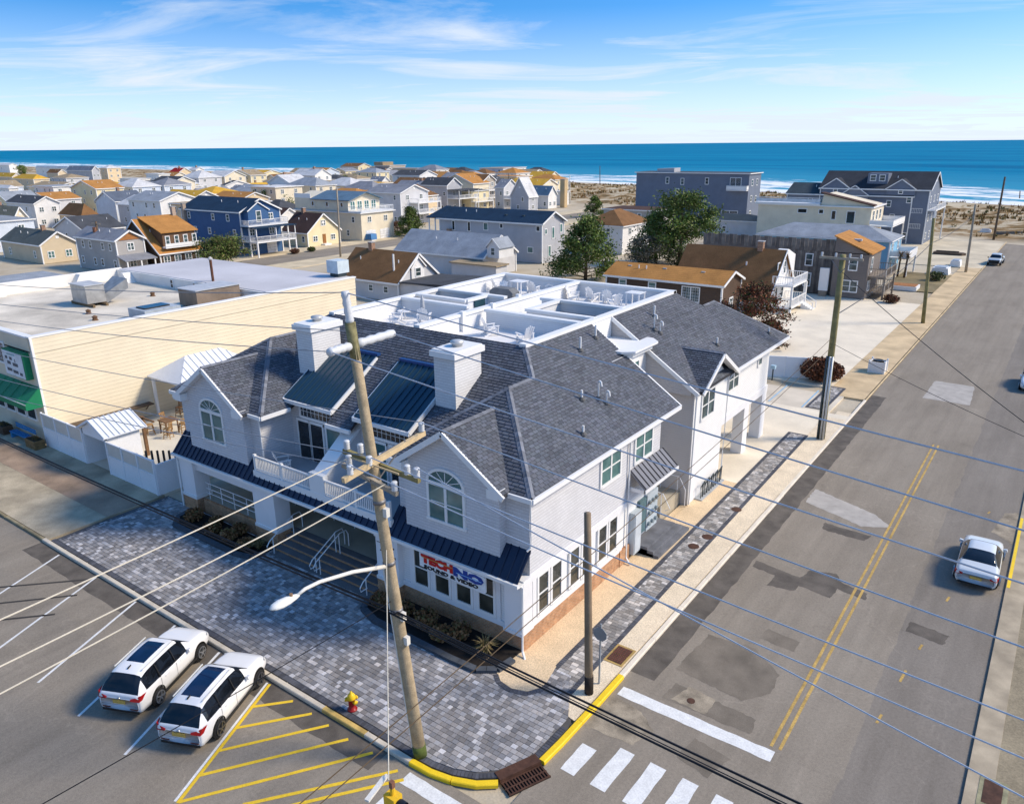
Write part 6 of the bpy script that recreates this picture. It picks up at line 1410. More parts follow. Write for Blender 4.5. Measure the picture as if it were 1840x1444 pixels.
def balcony(H, z, dep=1.8, y0=None, y1=None, face='r', posts=True, mat=None, solid=False, roofed=None):
    mat = mat or WHITE
    if face == 'r': X0, X1, Y0, Y1 = H['x1'], H['x1']+dep, (H['y0'] if y0 is None else y0), (H['y1'] if y1 is None else y1)
    else: X0, X1, Y0, Y1 = (H['x0'] if y0 is None else y0), (H['x1'] if y1 is None else y1), H['y0']-dep, H['y0']
    dk_ = MB().box(X0,X1,Y0,Y1,z-.22,z).build('balcony', mat, H['t'])
    segs = [((X0,Y0),(X1,Y0)),((X1,Y0),(X1,Y1)),((X1,Y1),(X0,Y1))] if face == 'r' else [((X0,Y1),(X0,Y0)),((X0,Y0),(X1,Y0)),((X1,Y0),(X1,Y1))]
    for a, b in segs:
        a = Vector((*a, z)); b = Vector((*b, z)); MB().beam(a+Vector((0,0,1.0)), b+Vector((0,0,1.0)), .09, .08).build('rail', mat, dk_); MB().beam(a+Vector((0,0,.12)), b+Vector((0,0,.12)), .06, .06).build('rail', mat, dk_)
        if solid: MB().beam(a+Vector((0,0,.5)), b+Vector((0,0,.5)), .05, .8).build('rail_panel', mat, dk_)
        else:
            bl = MB(); l = (b-a).length; n = max(2, int(l/.28))
            for i in range(n): q = a+(b-a)*((i+.5)/n); bl.box(q.x-.025,q.x+.025,q.y-.025,q.y+.025,z+.12,z+.98)
            tag(bl.build('balusters', mat, dk_), kind='stuff')
        n = max(1, int((b-a).length/2.4))
        for i in range(n+1): q = a+(b-a)*(i/n); inst('rail_post', RAILM, dk_, q)
    if posts:
        for (x, y) in ((X1-.12,Y0+.12),(X1-.12,Y1-.12)) if face == 'r' else ((X0+.12,Y0+.12),(X1-.12,Y0+.12)): MB().box(x-.12,x+.12,y-.12,y+.12,0,z-.2).build('post', mat, dk_)
    if roofed: MB().box(X0,X1+.2,Y0-.2,Y1+.2,roofed,roofed+.15).build('porch_roof', H['rm'], H['t']); [MB().box(X1-.2,X1-.05,y-.07,y+.07,z,roofed).build('post', mat, H['t']) for y in (Y0+.1,(Y0+Y1)/2,Y1-.1)]
    return dk_
def garage(H, ys_, w=2.4, h=2.2):
    for y in ys_:
        o = MB().box(H['x1'],H['x1']+.06,y-w/2,y+w/2,.05,h).build('garage_door', M('garage_white', (.76,.76,.75), .5), H['t'])
        for i in range(1,4): MB().box(H['x1']+.06,H['x1']+.075,y-w/2,y+w/2,h*i/4-.015,h*i/4+.015).build('panel_line', M('seam_grey'), o)
def chimney(H, x, y, z0, z1, m=None, s=.35):
    o = MB().box(x-s,x+s,y-s,y+s,z0,z1).build('chimney', m or brickmat('chimney_brick', (.28,.13,.07), (.36,.18,.1), (.4,.36,.3)), H['t']); MB().box(x-s-.06,x+s+.06,y-s-.06,y+s+.06,z1,z1+.12).build('chimney_cap', M('cap_grey', (.4,.4,.4), .7), o)
def dormer(H, x0, x1, y, z, hh, rise, dep, face='f', wall=None, roof=None):
    """gabled dormer with a window on the -y ('f') or +x ('r') slope; front plane at y (or x=y)"""
    wm = wall or H['wm']; rm = roof or H['rm']; c = (x0+x1)/2; hw = (x1-x0)/2+.25
    if face == 'f':
        o = MB().prism([(x0,y,z),(x1,y,z),(x1,y,z+hh),(c,y,z+hh+rise),(x0,y,z+hh)],(0,dep,0)).build('dormer', wm, H['t'])
        for sg in (-1,1): MB().prism([(c,y-.2,z+hh+rise+.12),(c+sg*hw,y-.2,z+hh-.1),(c+sg*hw,y-.2,z+hh-.2),(c,y-.2,z+hh+rise)],(0,dep+.2,0)).build('dormer_roof', rm, o); MB().beam((c+sg*hw,y-.22,z+hh-.1),(c,y-.22,z+hh+rise+.05),.06,.18).build('rake_board', WHITE, o)
        window(H['t'], c, y, z+hh*.6, min(.9,(x1-x0)*.5), hh*.75, 'f', 'd')
    else:
        o = MB().prism([(y,x0,z),(y,x1,z),(y,x1,z+hh),(y,c,z+hh+rise),(y,x0,z+hh)],(-dep,0,0)).build('dormer', wm, H['t'])
        for sg in (-1,1): MB().prism([(y+.2,c,z+hh+rise+.12),(y+.2,c+sg*hw,z+hh-.1),(y+.2,c+sg*hw,z+hh-.2),(y+.2,c,z+hh+rise)],(-dep-.2,0,0)).build('dormer_roof', rm, o); MB().beam((y+.22,c+sg*hw,z+hh-.1),(y+.22,c,z+hh+rise+.05),.06,.18).build('rake_board', WHITE, o)
        window(H['t'], y, c, z+hh*.6, min(1.2,(x1-x0)*.55), hh*.75, 'r', 'd')
def vents(H, pts, mat=None):
    for (x, y, z) in pts: MB().box(x-.25,x+.25,y-.2,y+.2,z-.1,z+.18).build('roof_vent', mat or WHITE, H['t'])
# --- the yard side of our street
H = house('brown shingled cottage with golden orange roof behind the grey corner building', (1298,513), 4.2, 1090, None, 'x', 1.2, 'dshingle','orange', (0,1), 1, d=6.4); T = H['t']
vents(H, [(H['x0']+2.2,H['y0']+2.4,5.1),(H['x0']+7.2,H['y0']+2.4,5.1),(H['x0']+12.4,H['y0']+2.4,5.1)], M('cap_grey', (.4,.4,.4), .7))
for px_, ww in ((1119,1.1),(1172,1.1)): window(T, gy(px_,510,H['y0']).x, H['y0'], 3.25, ww, 1.1, 'f', 'd', GLASST)
window(T, gy(1241,528,H['y0']).x, H['y0'], 2.75, 2.4, 1.9, 'f', 'pg', GLASS)
H = house('house with steep brown roof and two white balconies on its gable', (1381,530), 2.4, 1209, None, 'x', 4.9, 'white','brown', (0,0), 1, d=9.6); T = H['t']
balcony(H, 3.6, 2.6, H['y0']+1.0, H['y0']+6.8); balcony(H, .9, 2.6, H['y0']+1.0, H['y0']+6.8, posts=False)
for y in (2.0,4.4): window(T, H['x1'], H['y0']+y+1, 5.2, .9, 1.7, 'r', 'd', GLASS); window(T, H['x1'], H['y0']+y+.8, 2.1, .95, 1.7, 'r', 'd', GLASS)
MB().box(H['x1']+2.4,H['x1']+2.7,H['y0']+6.6,H['y0']+6.9,0,3.4).build('post', WHITE, T)
for i in range(5): MB().box(H['x1']+2.6+.3*i,H['x1']+2.9+.3*i,H['y0']+5.2,H['y0']+6.6,0,.78-.16*i).build('step', WHITE, T)
for y in (5.15,6.65): MB().beam((H['x1']+2.6,H['y0']+y,1.75),(H['x1']+4.1,H['y0']+y,.95),.07,.07).build('stair_rail', WHITE, T); MB().box(H['x1']+4.05,H['x1']+4.15,H['y0']+y-.05,H['y0']+y+.05,0,1.0).build('post', WHITE, T)
MB().prism([(H['x1']+.1,H['y0']+4.9,7.3),(H['x1']+.1,H['y0']+9.4,2.9),(H['x1']+.1,H['y0']+9.4,6.4),(H['x1']+.1,H['y0']+6.2,7.4)],(-1.2,0,0)).build('cheek_wall', WHITE, T)
H = house('dark weathered board house with orange shed roof and wooden balcony', (1563,457), 6.2, 1500, None, 'x', .1, 'weather','orange', (0,0), 1, d=7.5, flat=True, oh=-.02, trim=False); T = H['t']
bpy.data.objects.remove([c for c in T.children if c.name.startswith('roof')][0])
MB().prism([(H['x1']+.4,H['y0']-.3,6.15),(H['x1']+.4,H['y1']+.3,6.15),(H['x0']-.2,H['y1']+.3,8.3),(H['x0']-.2,H['y0']-.3,8.3)],(0,0,.16)).build('roof', rmat('orange'), T)
MB().prism([(H['x1'],H['y0'],6.1),(H['x0'],H['y0'],6.1),(H['x0'],H['y0'],8.2)],(0,H['d'],0)).build('upper_wall', H['wm'], T); MB().box(H['x0']+1.6,H['x0']+2.6,H['y0']+3,H['y0']+3.6,7.5,7.75).build('skylight', M('pale_lid', (.48,.50,.53), .5), T)
window(T, H['x1']-1.9, H['y0'], 4.75, 1.15, 1.75, 'f', 'd'); window(T, H['x1']-2.0, H['y0'], 1.75, 2.0, 1.6, 'f', 'pd'); window(T, H['x1'], H['y0']+2, 4.6, 1.0, 2.0, 'r', 'd'); window(T, H['x1'], H['y0']+1.6, 1.8, 1.4, 1.4, 'r', 'pd')
GW = M('grey_deck_wood', (.26,.22,.18), .9, .3, 2); balcony(H, 3.2, 2.2, H['y0']+.8, H['y1'], mat=GW); balcony(H, .9, 2.0, H['y0']+2.2, H['y1'], posts=False, mat=GW)
lk = H
Wb = MB(); W_ = thing('weathered_annex', 'long weathered board wing behind the brown roofed house', 'house', (-36,112,0)); MB().box(-46,H['x0']-.02,H['y0']+1.8,H['y0']+9,0,6.3).build('wall', siding('weather_board', (.21,.185,.165), .3), W_)
MB().box(-46,H['x0'],H['y0']+1.8,H['y0']+9,6.3,6.42).build('roof_deck', GW, W_)
for i in range(34):
    x = -46+(H['x0']+46)*(i+.5)/34; MB().box(x-.27,x+.27,H['y0']+1.70,H['y0']+1.78,6.0,7.5+(.12 if i % 3 else 0)).build('screen_board', M('screen_board%d' % (i % 3), ((.20,.175,.155),(.155,.135,.12),(.25,.22,.19))[i % 3], .9, .35, 1.2, .3, 20), W_)
for i in range(18):
    x = H['x0']-.2-.34*i; MB().box(x-.15,x+.15,H['y0']+1.74,H['y0']+1.79,.1,5.95).build('wall_board', M('screen_board%d' % (i % 3)), W_)
for x, z, h_ in ((-30.1,4.7,1.7),(-30.1,1.9,1.9)): window(W_, x, H['y0']+1.72, z, 1.05, h_, 'f', 'd')
t = thing('water_heater_box', 'tall white box standing against the weathered house wall', 'utility box', (-28,110.6,0)); MB().box(-27.9,-26.7,110.7,111.1,.9,4.0).build('cabinet', WHITE, t); MB().box(-27.8,-26.8,110.72,111.08,.08,.9).build('base', GW, t)
H = house('pale blue cottage with long grey hipped roof beside the weathered house', (1600,433), 5.6, 1363, None, 'x', 1.8, 'lblue','lslate', (1,2), 2, hip=True, d=9); balcony(H, 3.0, 2.8, H['y0']+1, H['y1']-1, solid=True)
H = house('cream house with white roof terrace and red-brown shed roof', (1567,374), 8.2, 1363, None, 'x', .1, 'cream','pale', (0,0), 1, d=11, flat=True); T = H['t']
bx0, bx1, by0 = H['x0'], H['x1'], H['y0']
dk_ = MB().box(bx0-.5,bx0+12.5,by0-.6,by0+8,8.4,8.75).build('terrace', WHITE, T)
for (a, b) in (((bx0-.4,by0-.5),(bx0+12.4,by0-.5)),((bx0+12.4,by0-.5),(bx0+12.4,by0+8))):
    a = Vector((*a,8.75)); b = Vector((*b,8.75)); MB().beam(a+Vector((0,0,1)),b+Vector((0,0,1)),.1,.1).build('rail', WHITE, dk_); MB().beam(a+Vector((0,0,.45)),b+Vector((0,0,.45)),.05,.7).build('rail_panel', M('frosted_panel', (.62,.68,.74), .3), dk_)
MB().prism([(bx0+12.6,by0,8.4),(bx1,by0,8.4),(bx1,by0,8.6),(bx0+13,by0,10.6)],(0,9,0)).build('upper_wall', H['wm'], T); MB().prism([(bx0+12.5,by0-.4,10.75),(bx1+.4,by0-.4,8.55),(bx1+.4,by0+2.2,8.55),(bx0+12.5,by0+2.2,10.75)],(0,0,.18)).build('shed_roof', rmat('dbrown'), T)
for px_, z, ww, hh in ((1441,7.2,1.9,.9),(1475,7.2,1.0,.9),(1498,6.6,.9,1.8),(1529,6.3,1.6,2.4)): window(T, gy(px_,385,by0).x, by0, z, ww, hh, 'f', 'x', GLASSD)
for y in (2,5,8): window(T, H['x1'], by0+y, 6.6, 1.4, 2.0, 'r', 'd')
balcony(H, 5.0, 4.2, H['y0']-.5, H['y1'], solid=True)
def darkhouse(lab, C, h, L, d, rise, wall, roof, gab):
    H = house(lab, C, h, L, None, 'x', rise, wall, roof, (2,3), 3, d=d); T = H['t']
    for g0 in gab:
        x0 = H['x0']+H['w']*g0; dormer(H, x0, x0+5.5, H['y0']-.25, h-1.2, 1.2, 1.9, 3.5)
    return H
H = darkhouse('charcoal sided house with dark roof and white trimmed gable behind the cream house', (1640,353), 9.6, 1415, 10.5, 2.0, 'dgrey','dkbl', (.45,)); balcony(H, 6.2, 2.2); balcony(H, 3.1, 2.2)
H = darkhouse('largest charcoal beach house with wide gables nearest the dunes', (1672,341), 11.0, 1475, 13, 3.2, 'slate','char', (.02,.62)); balcony(H, 7.0, 1.6); MB().box(H['x0']+9,H['x0']+13,H['y0']+1.5,H['y0']+5,11.2,14.0).build('roof_lantern', H['wm'], H['t'])
for i in (0,1): window(H['t'], H['x0']+10.1+1.8*i, H['y0']+1.5, 13.1, 1.2, 1.3, 'f', 'd')
H = house('tall blue-grey flat topped beach house with small corner balcony', (1347,313), 12.8, 1144, None, 'x', .1, 'slate','dark', (0,0), 1, d=9, flat=True); T = H['t']
for px_, z in ((1199,10.9),(1226,10.7),(1270,10.9),(1218,8.0)): window(T, gy(px_,330,H['y0']).x, H['y0'], z, 1.0, 1.7, 'f', 'd')
window(T, gy(1322,328,H['y0']).x, H['y0'], 10.6, 3.0, 2.6, 'f', 'pg', GLASSD); balcony(H, 8.9, 1.4, gy(1308,345,H['y0']).x, H['x1'], face='f', posts=False, solid=True)
window(T, gy(1310,390,H['y0']).x, H['y0'], 2.4, 4.5, 2.4, 'f', 'pg', GLASSD)
for y, z in ((2.5,10.6),(2.5,6.6),(6,10.6),(2.5,2.8),(6,6.4)): window(T, H['x1'], H['y0']+y, z, 1.2, 1.6, 'r', 'd')
MB().prism([(H['x0']+6,H['y0']+.5,12.8),(H['x0']+11,H['y0']+.5,12.8),(H['x0']+11,H['y0']+.5,14.1),(H['x0']+6,H['y0']+.5,13.9)],(0,4,0)).build('roof_screen', wmat('grey'), T)
H = house('flat dark roofed annex beneath the blue-grey beach house', (1365,398), 3.6, 1262, None, 'x', 1.2, 'lgrey','dkbl', (1,0), 1, hip=True, d=7)
H = house('low grey house with flat brown roof behind the tall pines', (1178,380), 5.5, 1085, None, 'x', .1, 'greige','dbrown', (2,1), 2, d=10, flat=True)
H = house('white walled house with broad brown hipped roof beside the large pine', (1119,406), 5.5, 1045, None, 'x', 2.6, 'white','brown', (1,2), 2, hip=True, d=12)
# --- the big grey house and cottages behind the corner building
H = house('long grey house with navy roof and scattered small square windows', (974,401), 7.2, 790, None, 'x', 1.7, 'grey','navy', (0,0), 1, d=7.2, oh=.5); T = H['t']; Y = H['y0']
for px_, py_, ww, hh in ((815,405,.75,1.8),(843,407,.75,1.8),(873,407,1.1,1.4),(901,406,.8,.9),(967,411,.9,1.0),(859,441,.8,1.0),(890,444,.8,1.0),(953,449,1.3,1.1),(951,486,.9,.9)): q = gy(px_,py_,Y); window(T, q.x, Y, q.z, ww, hh, 'f', 'x', GLASSD if ww < 1 else GLASST)
for yy, z, ww, hh in ((1.2,5.6,.8,1.0),(3.6,5.2,.9,2.1),(2.4,2.0,1.0,2.0),(6.3,5.8,.9,1.6)): window(T, H['x1'], Y+yy, z, ww, hh, 'r', 'x', GLASST)
MB().box(H['x0']-2.8,H['x0']+.1,Y+.2,Y+.4,7.0,7.15).build('porch_beam', WHITE, T); MB().prism([(H['x0']-3.2,Y-.5,7.0),(H['x0'],Y-.5,7.0),(H['x0'],Y+3.6,9.0),(H['x0']-1.2,Y+3.6,9.0)],(0,0,.15)).build('porch_roof', H['rm'], T)
for x in (-2.8,-1.2): MB().box(H['x0']+x-.1,H['x0']+x+.1,Y-.1,Y+.1,0,7.0).build('post', WHITE, T)
MB().box(H['x0']-2.8,H['x0'],Y,Y+.12,3.2,4.2).build('porch_rail', WHITE, T); vents(H, [(H['x0']+15,Y+1.6,8.1),(H['x0']+19,Y+1.6,8.1)], DKM)
q = gy(811,428,Y); chimney(H, q.x, Y-.6, 0, 5.2)
H = house('slate roofed cottage with white gabled dormer before the grey house', (868,462), 3.4, 712, None, 'x', 3.0, 'lgrey','lslate', (0,0), 1, d=9); T = H['t']; q = gz(846,468,3.6); dormer(H, q.x-1.2, q.x+1.2, H['y0']+.6, 3.3, 1.7, 1.3, 4.0, wall=wmat('white')); MB().box(H['x1']-4,H['x1']+5,H['y0']-3.2,H['y0']-.4,0,2.6).build('lean_to', wmat('lgrey'), T); MB().box(H['x1']-4.3,H['x1']+5.3,H['y0']-3.5,H['y0']-.1,2.6,2.8).build('lean_to_roof', rmat('tan'), T)
H = house('cottage with dark brown roof and small white dormer beside the beige building', (715,507), 2.8, 608, None, 'x', 3.4, 'lgrey','brown', (3,1), 1, d=8.2, wh=1.0); q = gz(756,470,4.3); dormer(H, H['y0']+2.6, H['y0']+5.2, H['x1']+.2, 2.7, 1.7, 1.4, 3.0, 'r', wmat('white')); MB().cyl(H['x1']-2.0,H['y0']+1.4,3.5,6.3,.14,8).build('flue', M('white_pipe'), H['t'])
MB().prism([(H['x1']+.3,H['y0']-.2,2.7),(H['x1']+8.5,H['y0']+.3,2.9),(H['x1']+8.5,H['y0']+9,2.9),(H['x1']+.3,H['y0']+8.2,2.7)],(0,0,.2)).build('flat_wing_roof', rmat('dark'), H['t']); MB().box(H['x1'],H['x1']+8.0,H['y0']+.2,H['y0']+8.2,0,2.7).build('flat_wing', wmat('lgrey'), H['t'])
# --- far side of the next street
H = house('tan cottage with green-grey roof and two front windows', (72,440), 3.6, 2, 136, 'x', 2.1, 'tan','green', (2,2), 1, glass=GLASST)
H = house('two storey grey-tan house with pale roof and brown gable', (207,432), 5.7, 136, 257, 'x', 1.4, 'greige','grey', (4,1), 2); MB().prism([(H['x1']+.06,H['y0']+.5,5.6),(H['x1']+.06,H['y1']-.5,5.6),(H['x1']+.06,(H['y0']+H['y1'])/2,6.8)],(.05,0,0)).build('gable_panel', M('rust_gable', (.35,.15,.05), .8), H['t']); MB().prism([(H['x1'],H['y0']-.4,3.0),(H['x1'],H['y1']+.4,3.0),(H['x1']+3.0,H['y1']+.4,2.3),(H['x1']+3.0,H['y0']-.4,2.3)],(0,0,.15)).build('porch_roof', rmat('grey'), H['t']); [MB().box(H['x1']+2.7,H['x1']+2.9,y-.1,y+.1,0,2.3).build('post', WHITE, H['t']) for y in (H['y0'],(H['y0']+H['y1'])/2,H['y1'])]
H = house('dark shingled house with broad golden brown roof and white windowed porch', (287,455), 3.0, None, 360, 'y', 5.4, 'dshingle','orange', (1,0), 1, w=14); T = H['t']; X1 = H['x1']
sd = MB().prism([(X1-4.6,H['y0']+1.2,3.4),(X1-.5,H['y0']+1.2,3.4),(X1-.5,H['y0']+1.2,6.2),(X1-4.6,H['y0']+1.2,7.2)],(0,H['d']-1.6,0)).build('shed_dormer', wmat('brown'), T); MB().prism([(X1-7.2,H['y0']+.8,8.75),(X1-.1,H['y0']+.8,6.3),(X1-.1,H['y1']+.1,6.3),(X1-7.2,H['y1']+.1,8.75)],(0,0,.14)).build('shed_roof', rmat('orange'), T)
for i in range(4): window(T, X1-.5, H['y0']+2.1+1.75*i, 5.0, .85, 1.5, 'r', 'd'); window(T, X1, H['y0']+1.2+2.1*i, 1.5, 1.3, 1.8, 'r', 'pd')
MB().box(X1-.5,X1+.6,H['y0']+1.0,H['y1'],3.7,3.95).build('balcony', WHITE, T); MB().box(X1+.5,X1+.6,H['y0']+1.0,H['y1'],4.0,4.5).build('rail', WHITE, T); chimney(H, X1-6.8, H['y1']-.3, 3, 10.2, siding('stone_chimney', (.42,.33,.26), .3))
H = house('bright blue house with navy roof and white stacked porches', (430,381), 8.6, 325, None, 'x', 2.2, 'blue','navy', (3,2), 3, d=9.5, ww=1.0); balcony(H, 6.0, 2.4); balcony(H, 3.0, 4.6, roofed=5.6); garage(H, (H['y0']+6.8,)); dormer(H, H['y0']+.6, H['y0']+5.4, H['x1']+1.8, 5.9, 2.9, 1.5, 2.5, 'r'); chimney(H, H['x0']+1.5, H['y0']-.3, 0, 9.6, siding('stone_chimney'))
H = house('pale yellow cottage with dark brown roof and brown front door', (552,418), 3.1, 507, 610, 'x', 3.6, 'yellow','dbrown', (2,0), 1); T = H['t']; yc = (H['y0']+H['y1'])/2
for y in (-2.5,2.5): window(T, H['x1'], yc+y, 1.6, 1.3, 1.2, 'r', 'pd')
window(T, H['x1'], yc, 4.8, 1.3, 1.2, 'r', 'pd'); MB().box(H['x1'],H['x1']+.07,yc-.45,yc+.45,.4,2.4).build('door', M('brown_door', (.30,.13,.04), .5), T); MB().box(H['x1'],H['x1']+1.2,yc-.9,yc+.9,0,.4).build('stoop', WHITE, T)
H = house('cream three storey house with blue-grey roof, glassed balcony and twin garage doors', (648,384), 6.1, 531, 706, 'x', .1, 'cream','bluegrey', (3,2), 2, flat=True, oh=.4, ww=.9); T = H['t']; garage(H, (H['y0']+2.8,H['y0']+7.2), 3.0)
X1, Y0, Y1 = H['x1'], H['y0'], H['y1']; MB().prism([(H['x0'],Y0+.05,6.2),(H['x0'],Y1-.3,6.2),(H['x0'],Y1-.3,9.0),(H['x0'],(Y0+Y1)/2,10.4),(H['x0'],Y0+.05,9.0)],(H['w']-4,0,0)).build('top_storey', H['wm'], T)
for sg, ye in ((-1,Y0-.4),(1,Y1)): MB().prism([(H['x0']+6,(Y0+Y1)/2,10.6),(H['x0']+6,ye,8.9),(H['x0']+6,ye,8.75),(H['x0']+6,(Y0+Y1)/2,10.42)],(H['w']-9.0,0,0)).build('roof_slope', rmat('bluegrey'), T)
for i in range(4): window(T, X1-4, Y0+1.4+2.2*i, 7.6, 1.5, 2.0, 'r', 'pd', GLASST)
for i in range(3): window(T, H['x0']+6.5+5*i, Y0+.05, 7.8, .9, 1.1, 'f', 'x', GLASSD)
MB().box(H['x0'],H['x0']+5.8,Y0,Y0+.1,9.0,10.0).build('terrace_rail', WHITE, T); dk_ = balcony(dict(t=T,x1=X1-4,y0=Y0,y1=Y1,x0=0), 6.45, 4.2, posts=False)
H = house('light grey gabled house with white decks beside the cream garage house', (719,347), 8.5, 660, 768, 'x', 1.9, 'lgrey','grey', (2,2), 3); balcony(H, 5.8, 3.2, H['y0']+3.5, H['y1']+2); balcony(H, 3.0, 3.2, H['y0']+3.5, H['y1']+2)
H = house('blue-grey house with dark roof and white porch on the beach road', (803,333), 8.5, 757, 828, 'x', 2.1, 'grey','dark', (3,1), 2); balcony(H, 4.5, 5, H['y0'], H['y1']+3, roofed=7.0)
H = house('house with golden orange roof behind the blue-grey porch house', (850,330), 8.0, 790, None, 'y', 3.0, 'cream','orange', (1,1), 2, d=9); H = house('beige house with brown roof and stacked white porches', (868,325), 8.6, 815, 890, 'x', 2.0, 'stone','brown', (2,2), 3); balcony(H, 5.4, 2.6); balcony(H, 2.8, 2.6)
H = house('grey gabled house with pale metal roof and white porch', (905,337), 7.0, 890, 930, 'x', 2.4, 'lgrey','grey', (1,2), 2); balcony(H, 3.4, 3, solid=True)
H = house('grey house with steep white slope roof near the dunes', (950,352), 5.0, 918, 965, 'y', 5.5, 'grey','pale', (1,1), 2); H = house('small house with blue-grey roof and white gable near the dunes', (985,350), 4.6, 950, 1000, 'x', 2.6, 'white','bluegrey', (2,2), 1); chimney(H, H['x1']+1, H['y1']+3, 0, 9.2, siding('tan_chimney', (.55,.40,.22), .3), .9)
H = house('white low house with flat roof beside the dune scrub', (1012,345), 4.6, 992, 1022, 'x', .1, 'bright','pale', (1,1), 1, flat=True)
H = house('beach front house with cobalt blue end wall and tan decks', (700,298), 9.0, 674, None, 'x', .1, 'stone','tan', (0,1), 2, flat=True, d=14); MB().box(H['x0'],H['x0']+6.5,H['y0']-.12,H['y0']-.02,2.0,8.2).build('blue_panel', M('cobalt', (.01,.06,.30), .5), H['t']); MB().box(H['x0']-.5,H['x0']+7,H['y0']-.3,H['y0']+9,9.1,11.2).build('roof_block', rmat('tan'), H['t'])
H = house('long tan beach house with flat roofs beside the cobalt wall', (752,303), 8.2, 705, 772, 'x', .1, 'tan','grey', (4,2), 2, flat=True)
# --- rows farther along the shore
far = [
 ('tan gambrel cottage with brown roof before the white porch house',(22,398),3.4,-20,55,'x',3.4,'cream','tan',(2,1),1,0),
 ('white house with dark roof and pale porch among the tan cottages',(61,366),6.6,12,106,'x',1.7,'white','dark',(2,2),2,0),
 ('small cottage with bushy orange-brown hipped roof and dormer',(147,388),3.6,107,176,'x',3.0,'beige','brown',(1,1),1,1),
 ('pale blue-white house with dark slate roof and wide window',(207,362),6.0,172,263,'y',2.5,'paleb','slate',(0,2),1,0),
 ('low house with long charcoal roof behind the two storey tan house',(150,414),3.2,98,222,'y',2.6,'lgrey','dark',(1,0),1,0),
 ('long low white building with pale blue end wall',(268,362),4.0,258,335,'x',.1,'paleb','pale',(1,1),1,2),
 ('grey hipped roof house behind the bright blue house',(350,350),4.5,340,420,'x',2.2,'lgrey','grey',(2,1),1,1),
 ('cream house with porch windows and tan roof',(98,337),7.0,50,160,'x',1.6,'cream','tan',(3,2),2,0),
 ('house with golden yellow hipped roof among tan houses',(60,322),6.5,22,88,'x',2.2,'tan','gold',(2,1),2,1),
 ('tan house with golden yellow roof at the shore row',(22,318),6.0,-8,40,'x',2.0,'tan','gold',(1,1),2,0),
 ('house with long golden orange hipped roof and grey walls',(182,337),6.2,150,245,'x',2.2,'lgrey','gold',(2,2),2,1),
 ('tall grey shingled house with white gable end at the shore row',(165,306),9.0,120,178,'x',2.2,'grey','grey',(2,2),2,0),
 ('cream and tan shore house with rounded white roof',(192,302),9.5,180,216,'x',1.6,'beige','pale',(1,2),3,1),
 ('long white shore house with pale roof',(122,302),8.5,64,126,'x',1.2,'bright','pale',(3,1),2,1),
 ('white shore house with brown side at the frame edge',(16,297),8.5,-30,30,'x',1.4,'bright','pale',(2,1),2,0),
 ('tan house with brown roof below the long white shore house',(104,311),6.0,84,120,'x',2.2,'tan','brown',(1,1),1,0),
 ('white flat roofed house with low wing in the middle row',(245,322),6.5,215,270,'x',.1,'bright','pale',(2,2),2,2),
 ('white boxy house with square windows in the middle row',(285,313),8.5,262,305,'x',.1,'bright','pale',(2,2),2,2),
 ('tan house with bright red roof in the shore row',(322,309),8.0,305,343,'x',2.0,'beige','red',(1,1),2,0),
 ('plain white tall house beside the red roofed house',(352,305),8.5,340,366,'x',1.2,'bright','pale',(1,1),2,0),
 ('long white wall building with tan base in the middle row',(262,340),5.5,245,362,'x',.1,'bright','pale',(2,3),1,2),
 ('grey-brown hipped house in the shore row',(378,325),5.5,358,432,'x',2.4,'stone','dbrown',(2,1),1,1),
 ('white porch house with charcoal roof in the middle row',(405,333),6.2,398,448,'x',1.6,'white','dark',(1,2),2,0),
 ('tan shore house with arched dormer and golden roof',(418,318),6.5,395,447,'x',2.0,'tan','gold',(2,2),2,0),
 ('yellow roofed shore house beside the big orange roof',(470,313),7.2,440,508,'x',1.8,'yellow','gold',(2,2),2,0),
 ('golden walled house with wide orange roof among pines',(500,334),6.6,478,556,'x',2.6,'gold','orange',(2,2),2,0),
 ('low house with long grey-brown roof before the surf',(640,321),4.6,602,672,'x',2.0,'white','tan',(2,1),1,0),
 ('small white house with dark gable beside the cobalt wall',(686,326),5.0,664,700,'x',2.0,'white','grey',(1,1),1,0),
 ('white stepped house among tan cottages at the frame edge',(16,338),6.5,-15,32,'x',1.0,'bright','pale',(2,2),2,1),
 ('cream low house with terracotta edged terrace at the frame edge',(10,352),4.5,-22,36,'x',.1,'cream','orange',(2,2),1,2),
 ('dark roofed cottage behind the pale yellow cottage',(500,392),3.2,470,540,'x',2.2,'white','dbrown',(1,1),1,0),
 ('flat roofed cream block behind the tan cottage',(-2,520),3.6,-60,136,'x',.1,'beige','lslate',(0,0),1,2),
 ('white shed roofed house between the charcoal and cream houses',(425,340),5.0,415,445,'x',1.4,'bright','grey',(1,1),1,0),
]
for (lab, C, h, L, Rr, rg, rise, wl, rf, wn_, stn, kind) in far:
    try: house(lab, C, h, L, Rr, rg, rise, wl, rf, wn_, stn, hip=kind == 1, flat=kind == 2)
    except Exception as ex: print('far', lab, ex)
